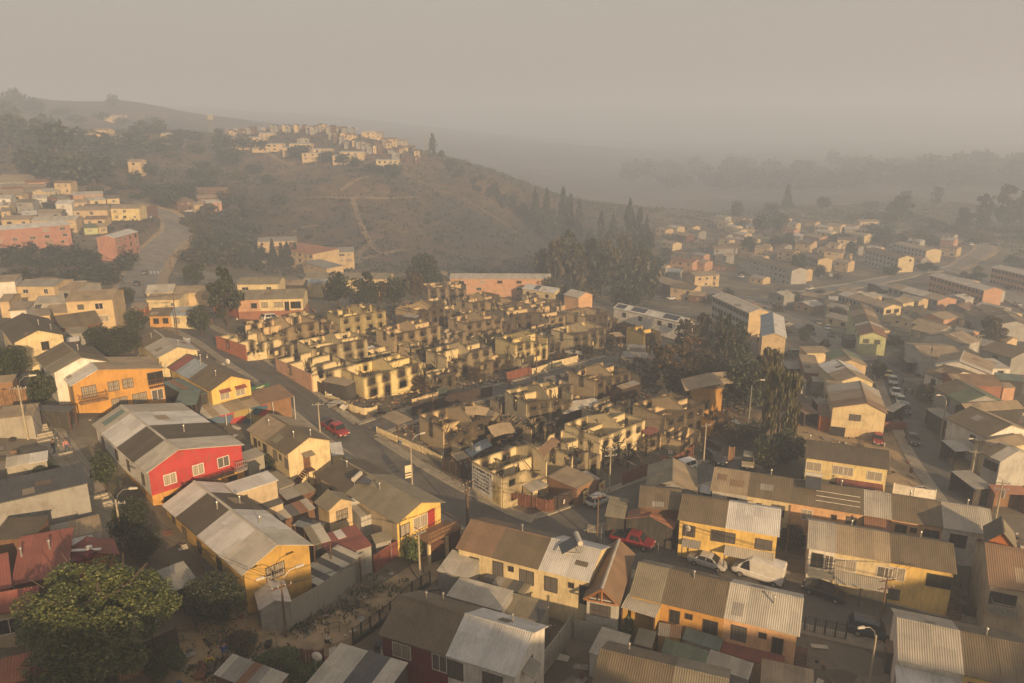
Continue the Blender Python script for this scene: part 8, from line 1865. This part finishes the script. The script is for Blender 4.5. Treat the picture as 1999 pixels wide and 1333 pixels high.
# ================================================================ people
SKIN = plain('skin', (.25,.13,.08), .6); HAIR = plain('hair_dark', (.015,.011,.009), .8)
def skin_obj(name, verts, edges, radii, mat_, parent, sub=1):
 me = bpy.data.meshes.new(name); me.from_pydata(verts, edges, []); me.materials.append(mat_)
 o = link(name, me, parent); md = o.modifiers.new('skin', 'SKIN'); sv = me.skin_vertices[0].data
 for i, r in enumerate(radii): sv[i].radius = (r, r)
 sv[0].use_root = True; s = o.modifiers.new('sub', 'SUBSURF'); s.levels = sub; s.render_levels = sub; return o
def person(label, u, v, az, shirt, trousers, pose='walk', hair=HAIR, h=0.0, scale=1.0, band=None):
 p = P(u, v, h); t = thing('person', label, 'person', p, az); t.scale = (scale,) * 3
 st = .22 if pose == 'walk' else .04
 if pose == 'crouch':
  hip, sh, hd = .42, .85, 1.08; legs = [[(.1,0,.42),(.14,-.42,.5),(.13,-.2,.06),(.13,-.36,.03)],[(-.1,0,.42),(-.14,-.42,.5),(-.13,-.2,.06),(-.13,-.36,.03)]]; lean = -.22
 else:
  hip, sh, hd = .92, 1.42, 1.64; legs = [[(.1,0,.92),(.11,-st*.7,.5),(.11,-st*.8,.07),(.11,-st*.8-.16,.04)],[(-.1,0,.92),(-.11,st*.3,.5),(-.11,st*1.2,.1),(-.11,st*1.2-.15,.05)]]; lean = -.03
 V = [(0,0,hip),(0,lean*.5,(hip+sh)/2),(0,lean,sh),(0,lean-.01,sh+.1),(0,lean-.03,hd+.03),(0,lean-.02,hd+.13)]; E = [(0,1),(1,2),(2,3),(3,4),(4,5)]; Rr = [.13,.13,.13,.05,.10,.085]
 arms = []
 for s in (1, -1):
  k = len(V); sw = s * st * .6; a = [(s*.19,lean,sh-.02),(s*.25,lean+sw*.4,sh-.3),(s*.25,lean+sw-.1,sh-.54),(s*.25,lean+sw-.14,sh-.64)]; arms.append(a)
  V += a; E += [(2,k),(k,k+1),(k+1,k+2),(k+2,k+3)]; Rr += [.06,.045,.035,.04]
  for j in range(5):                                  # five short fingers, thumb from the side
   f0 = Vector(a[3]) + Vector(((j - 2) * .018, 0, -.03)); f1 = f0 + Vector(((j - 2) * .006, -.02 - (.02 if j == 0 else 0), -.06 + .008 * abs(j - 2))); kk = len(V); V += [tuple(f1)]; E += [(k + 3, kk)]; Rr += [.009]
 for l in legs:
  k = len(V); V += l; E += [(0,k),(k,k+1),(k+1,k+2),(k+2,k+3)]; Rr += [.085,.06,.045,.045]
 skin_obj('body', V, E, Rr, SKIN, t)
 V = [(0,0,hip+.02),(0,lean*.5,(hip+sh)/2),(0,lean,sh-.02)]; E = [(0,1),(1,2)]; Rr = [.15,.155,.15]
 for a in arms: k = len(V); V += a[:3]; E += [(2,k),(k,k+1),(k+1,k+2)]; Rr += [.078,.062,.05]
 skin_obj('jacket', V, E, Rr, shirt, t)
 V = [(0,0,hip)]; E = []; Rr = [.145]
 for l in legs: k = len(V); V += l[:3]; E += [(0,k),(k,k+1),(k+1,k+2)]; Rr += [.10,.078,.062]
 skin_obj('trousers', V, E, Rr, trousers, t)
 m = MB(); c = Vector((0, lean - .01, hd + .12)); n = 8
 for i in range(4):
  for j in range(n):
   def pt(i, j): a = i / 4 * PI * .55; b = j / n * 2 * PI; return c + Vector((.108 * math.sin(a) * math.cos(b), .115 * math.sin(a) * math.sin(b) + .012, .115 * math.cos(a)))
   m.poly([pt(i, j), pt(i + 1, j), pt(i + 1, j + 1), pt(i, j + 1)])
 m.build('hair', hair, t)
 m = MB(); m.bx(-.018,.018,lean-.15,lean-.11,hd+.0,hd+.05); [m.bx(x-.012,x+.012,lean-.128,lean-.11,hd+.045,hd+.065) for x in (-.04,.04)]; m.bx(-.03,.03,lean-.128,lean-.11,hd-.035,hd-.025); m.build('face', plain('face_dark', (.10,.05,.035), .7), t)
 if band: m = MB(); m.tube([(0,lean*.6,1.16),(0,lean*.7,1.26)], .205, 14); m.build('jacket_band', band, t)
 return t
def cloth(n, c): return plain('cloth_' + n, c, .9, 0, .2, 6)
CL = dict(yellow=cloth('yellow', (.50,.36,.03)), blue=cloth('blue', (.02,.05,.20)), white=cloth('white', (.55,.52,.47)), black=cloth('black', (.02,.02,.022)), grey=cloth('grey', (.12,.115,.11)), red=cloth('red', (.4,.04,.03)), jeans=cloth('jeans', (.05,.07,.11)), pink=cloth('pink', (.45,.2,.2)), khaki=cloth('khaki', (.2,.15,.08)))
person('person in a yellow jacket with a dark band walking on the dirt path', 412, 1312, 3.3, CL['yellow'], CL['grey'], band=CL['black'])
person('person in blue clothes near the dry brush heap', 440, 1288, .9, CL['blue'], CL['jeans'])
person('crouching person in a white top by the black iron railing', 638, 1259, 2.2, CL['white'], CL['black'], 'crouch')
person('person in a red top standing in the inner street of the ruins', 994, 757, 1.2, CL['red'], CL['grey'], 'stand')
person('person in pale clothes beside the red-topped person in the ruins', 999, 759, 2.0, CL['white'], CL['khaki'], 'stand')
person('person in dark clothes walking in the queue street, left', 1766, 772, 2.5, CL['black'], CL['jeans'])
person('person in a white top walking in the queue street', 1774, 771, .6, CL['white'], CL['grey'])
person('person in dark clothes on the queue street pavement, right', 1780, 772, 1.4, CL['grey'], CL['black'])
person('person in black near the head of the narrow street', 1707, 712, .4, CL['black'], CL['black'])
person('person in grey higher up the queue street', 1761, 752, 2.4, CL['grey'], CL['jeans'])
person('person in black standing on the tan cross roof', 1818, 690, 1.1, CL['black'], CL['black'], 'stand', h=5.4)
person('person in pale clothes beside the white car on the upper street', 549, 626, 1.4, CL['white'], CL['khaki'], 'stand')
person('person with a white helmet amid the burnt wreckage', 1398, 812, 1.8, CL['khaki'], CL['grey'], 'stand', hair=CL['white'])
person('person in pink at the alley steps on the left', 131, 884, .8, CL['pink'], CL['jeans'])
person('person in dark clothes at the alley steps on the left', 107, 886, 2.8, CL['black'], CL['jeans'])
person('person in dark clothes on the far loop road, left', 1899, 494, .5, CL['black'], CL['black'], 'stand')
person('person in dark clothes on the far loop road, right', 1903, 494, .9, CL['black'], CL['grey'], 'stand')
# alley steps
for u, v in ((78, 845), (88, 860), (98, 872), (128, 900), (196, 985), (204, 1000)):
 p = P(u, v); m = MB()
 for k in range(4): m.bx(-1.0, 1.0, k * .35, k * .35 + .36, -.8, .18 * k)
 o = m.build('concrete_step', KERB); o.location = p; o.rotation_euler = (0, 0, .7); tag(o, 'concrete steps climbing the left alley', 'steps', 'flights of alley steps')

# odds and ends lying in the yards between the near houses
def free(x, y):
 for hs in ALLH:
  o = hs.root.location; dx, dy = x - o.x, y - o.y; c, s = math.cos(hs.ang), math.sin(hs.ang); lx, ly = dx * c + dy * s, -dx * s + dy * c
  if -.3 < lx < hs.L + .3 and -.3 < ly < hs.D + .3: return False
 return not any((q.x - x) ** 2 + (q.y - y) ** 2 < (RD[k][1] / 2 + 2.0) ** 2 for k in RD for q in RL[k])
xs, ys = RNG.uniform(-75, 100, 5200), RNG.uniform(44, 190, 5200); zs = Hn(xs, ys); m = MB()
for x, y, z in zip(xs, ys, zs):
 if abs(x) > y * .72 + 4 or inside(x, y) or not free(x, y): continue
 r = random.random()
 if r < .35: s = random.uniform(.15, .55); m.obox((x, y, z + s * .4), (s, s * random.uniform(.6, 1.6), s * random.uniform(.5, 1)), rnd_rot(.15), random.randrange(6))
 elif r < .7: m.obox((x, y, z + .12), (random.uniform(.8, 2.4), random.uniform(.08, .25), .06), rnd_rot(.2), random.choice((0, 1, 2)))
 elif r < .85: m.obox((x, y, z + .1), (random.uniform(.8, 1.9), random.uniform(.5, 1.0), .03), rnd_rot(.2), random.choice((2, 3, 5)))
 else: m.tube([(x, y, z), (x, y, z + random.uniform(.3, .8))], random.uniform(.12, .3), 8, random.choice((0, 3, 4, 5)))
o = m.build('yard_clutter', [plain('junk_wood', (.15,.10,.06), .9, 0, .4), plain('junk_dark', (.035,.03,.027), .8), plain('junk_grey', (.22,.2,.17), .8, 0, .4), plain('junk_pale', (.42,.38,.31), .7), plain('junk_blue', (.06,.09,.14), .6), plain('junk_rust', (.15,.06,.035), .9)])
tag(o, 'planks, sheets, drums and boxes littering the back yards', 'yard clutter', None, 'stuff')

# the closely packed hazy districts: more small houses in the gaps
TAKEN = [(hs.root.location.x, hs.root.location.y, hs.ang, hs.L, hs.D) for hs in ALLH] + BURNT
def fill_district(px, n, az, label, group, roofs, walls, sz=(7, 11)):
 pts = [P(*q) for q in px]; pg = [(p.x, p.y) for p in pts]
 def ins(x, y):
  c = False
  for (x1, y1), (x2, y2) in zip(pg, pg[1:] + pg[:1]):
   if (y1 > y) != (y2 > y) and x < (x2 - x1) * (y - y1) / (y2 - y1) + x1: c = not c
  return c
 k = t = 0
 while k < n and t < 4000:
  t += 1; x, y = random.uniform(min(p[0] for p in pg), max(p[0] for p in pg)), random.uniform(min(p[1] for p in pg), max(p[1] for p in pg)); L, D = random.uniform(*sz), random.uniform(6, 8)
  c, s = math.cos(az), math.sin(az); cs = [(x + u * c - v * s, y + u * s + v * c) for u in (0, L / 2, L) for v in (0, D / 2, D)]
  if not all(ins(*q) for q in cs) or any(hit(q[0], q[1], TAKEN, 1.0) for q in cs) or any(near_line(q[0], q[1], RL[r], RD[r][1] / 2 + 2.2) for q in cs for r in ('farmain', 'loop', 'curve', 'valley', 'narrow')): continue
  h = random.choice((2.7, 2.7, 4.6, 4.8)); g = H(x + (L * c - D * s) / 2, y + (L * s + D * c) / 2)
  def pr(X, Y, Z): d = Y * CT - (Z - CAMZ) * ST; return (999.5 + FPX * X / d, 666.5 + FPX * (-Y * ST - (Z - CAMZ) * CT) / d)
  ro = random.choice('xy') if L < 9 else 'x'
  house(label, pr(x, y, g + h), pr(x + L * c, y + L * s, g + h), h, D, g=g, ridge=ro, rise=1.0, roof=random.choice(roofs), wall=random.choice(walls), group=group, auto=AW(2 if h > 4 else 1, 3.2, faces='fl')); TAKEN.append((x, y, az, L, D)); k += 1
 print(group, k)
RF, WF = ('tan', 'brown', 'umber', 'light', 'tan', 'pale', 'grey'), ('sand', 'cream', 'lightgrey', 'salmon', 'grey', 'sand')
fill_district([(1430,610),(1560,690),(1600,720),(1720,700),(1990,760),(1999,600),(1900,560),(1500,590)], 44, -1.05, 'small house packed among the hazy right-hand rows', 'packed hazy houses on the right', RF, WF)
fill_district([(1280,480),(1300,590),(1400,560),(1700,540),(1960,480),(1850,460),(1420,430)], 46, -.9, 'small house in the far hazy part of the right-hand district', 'far hazy houses on the right', RF, WF)
fill_district([(0,345),(0,470),(180,460),(290,420),(260,395),(180,375)], 26, .1, 'small house in the packed rows of the left hillside', 'packed hazy houses on the left hillside', RF, WF)
fill_district([(0,560),(60,640),(180,640),(250,600),(200,560)], 8, .2, 'small house among the upper left yards', 'houses among the upper left yards', RF, WF)
fill_district([(470,262),(520,300),(760,320),(830,300),(760,272),(600,252)], 34, .05, 'small faint house on the crowded hilltop', 'crowded faint houses on the hilltop', ('tan','pale','umber'), ('sand','cream','concrete'), (8, 13))
HAZE_BOT = float(_gz.min()) - 1.0
_gz.clip(max=400)
HAZE_TOP = max(CAMZ + 10, float(_gz[:, (GX > -1200) & (GX < 1200)].max()) + 12)
print("HAZE", HAZE_BOT, HAZE_TOP)

# ---------------------------------------------------------------- smoke haze over the whole valley
hz = MB(); hz.bx(-2500, 2500, -70, 2800, HAZE_BOT, HAZE_TOP)
hm = bpy.data.materials.new('haze'); hm.use_nodes = True
_nt = hm.node_tree; _nt.nodes.remove(_nt.nodes['Principled BSDF'])
pv = _nt.nodes.new('ShaderNodeVolumePrincipled'); _nt.links.new(pv.outputs[0], _nt.nodes['Material Output'].inputs['Volume'])
pv.inputs['Color'].default_value = (.67, .79, 1.0, 1); pv.inputs['Density'].default_value = .00115; pv.inputs['Anisotropy'].default_value = .1
hm.cycles.homogeneous_volume = True
haze = hz.build('haze', hm); haze['kind'] = 'stuff'
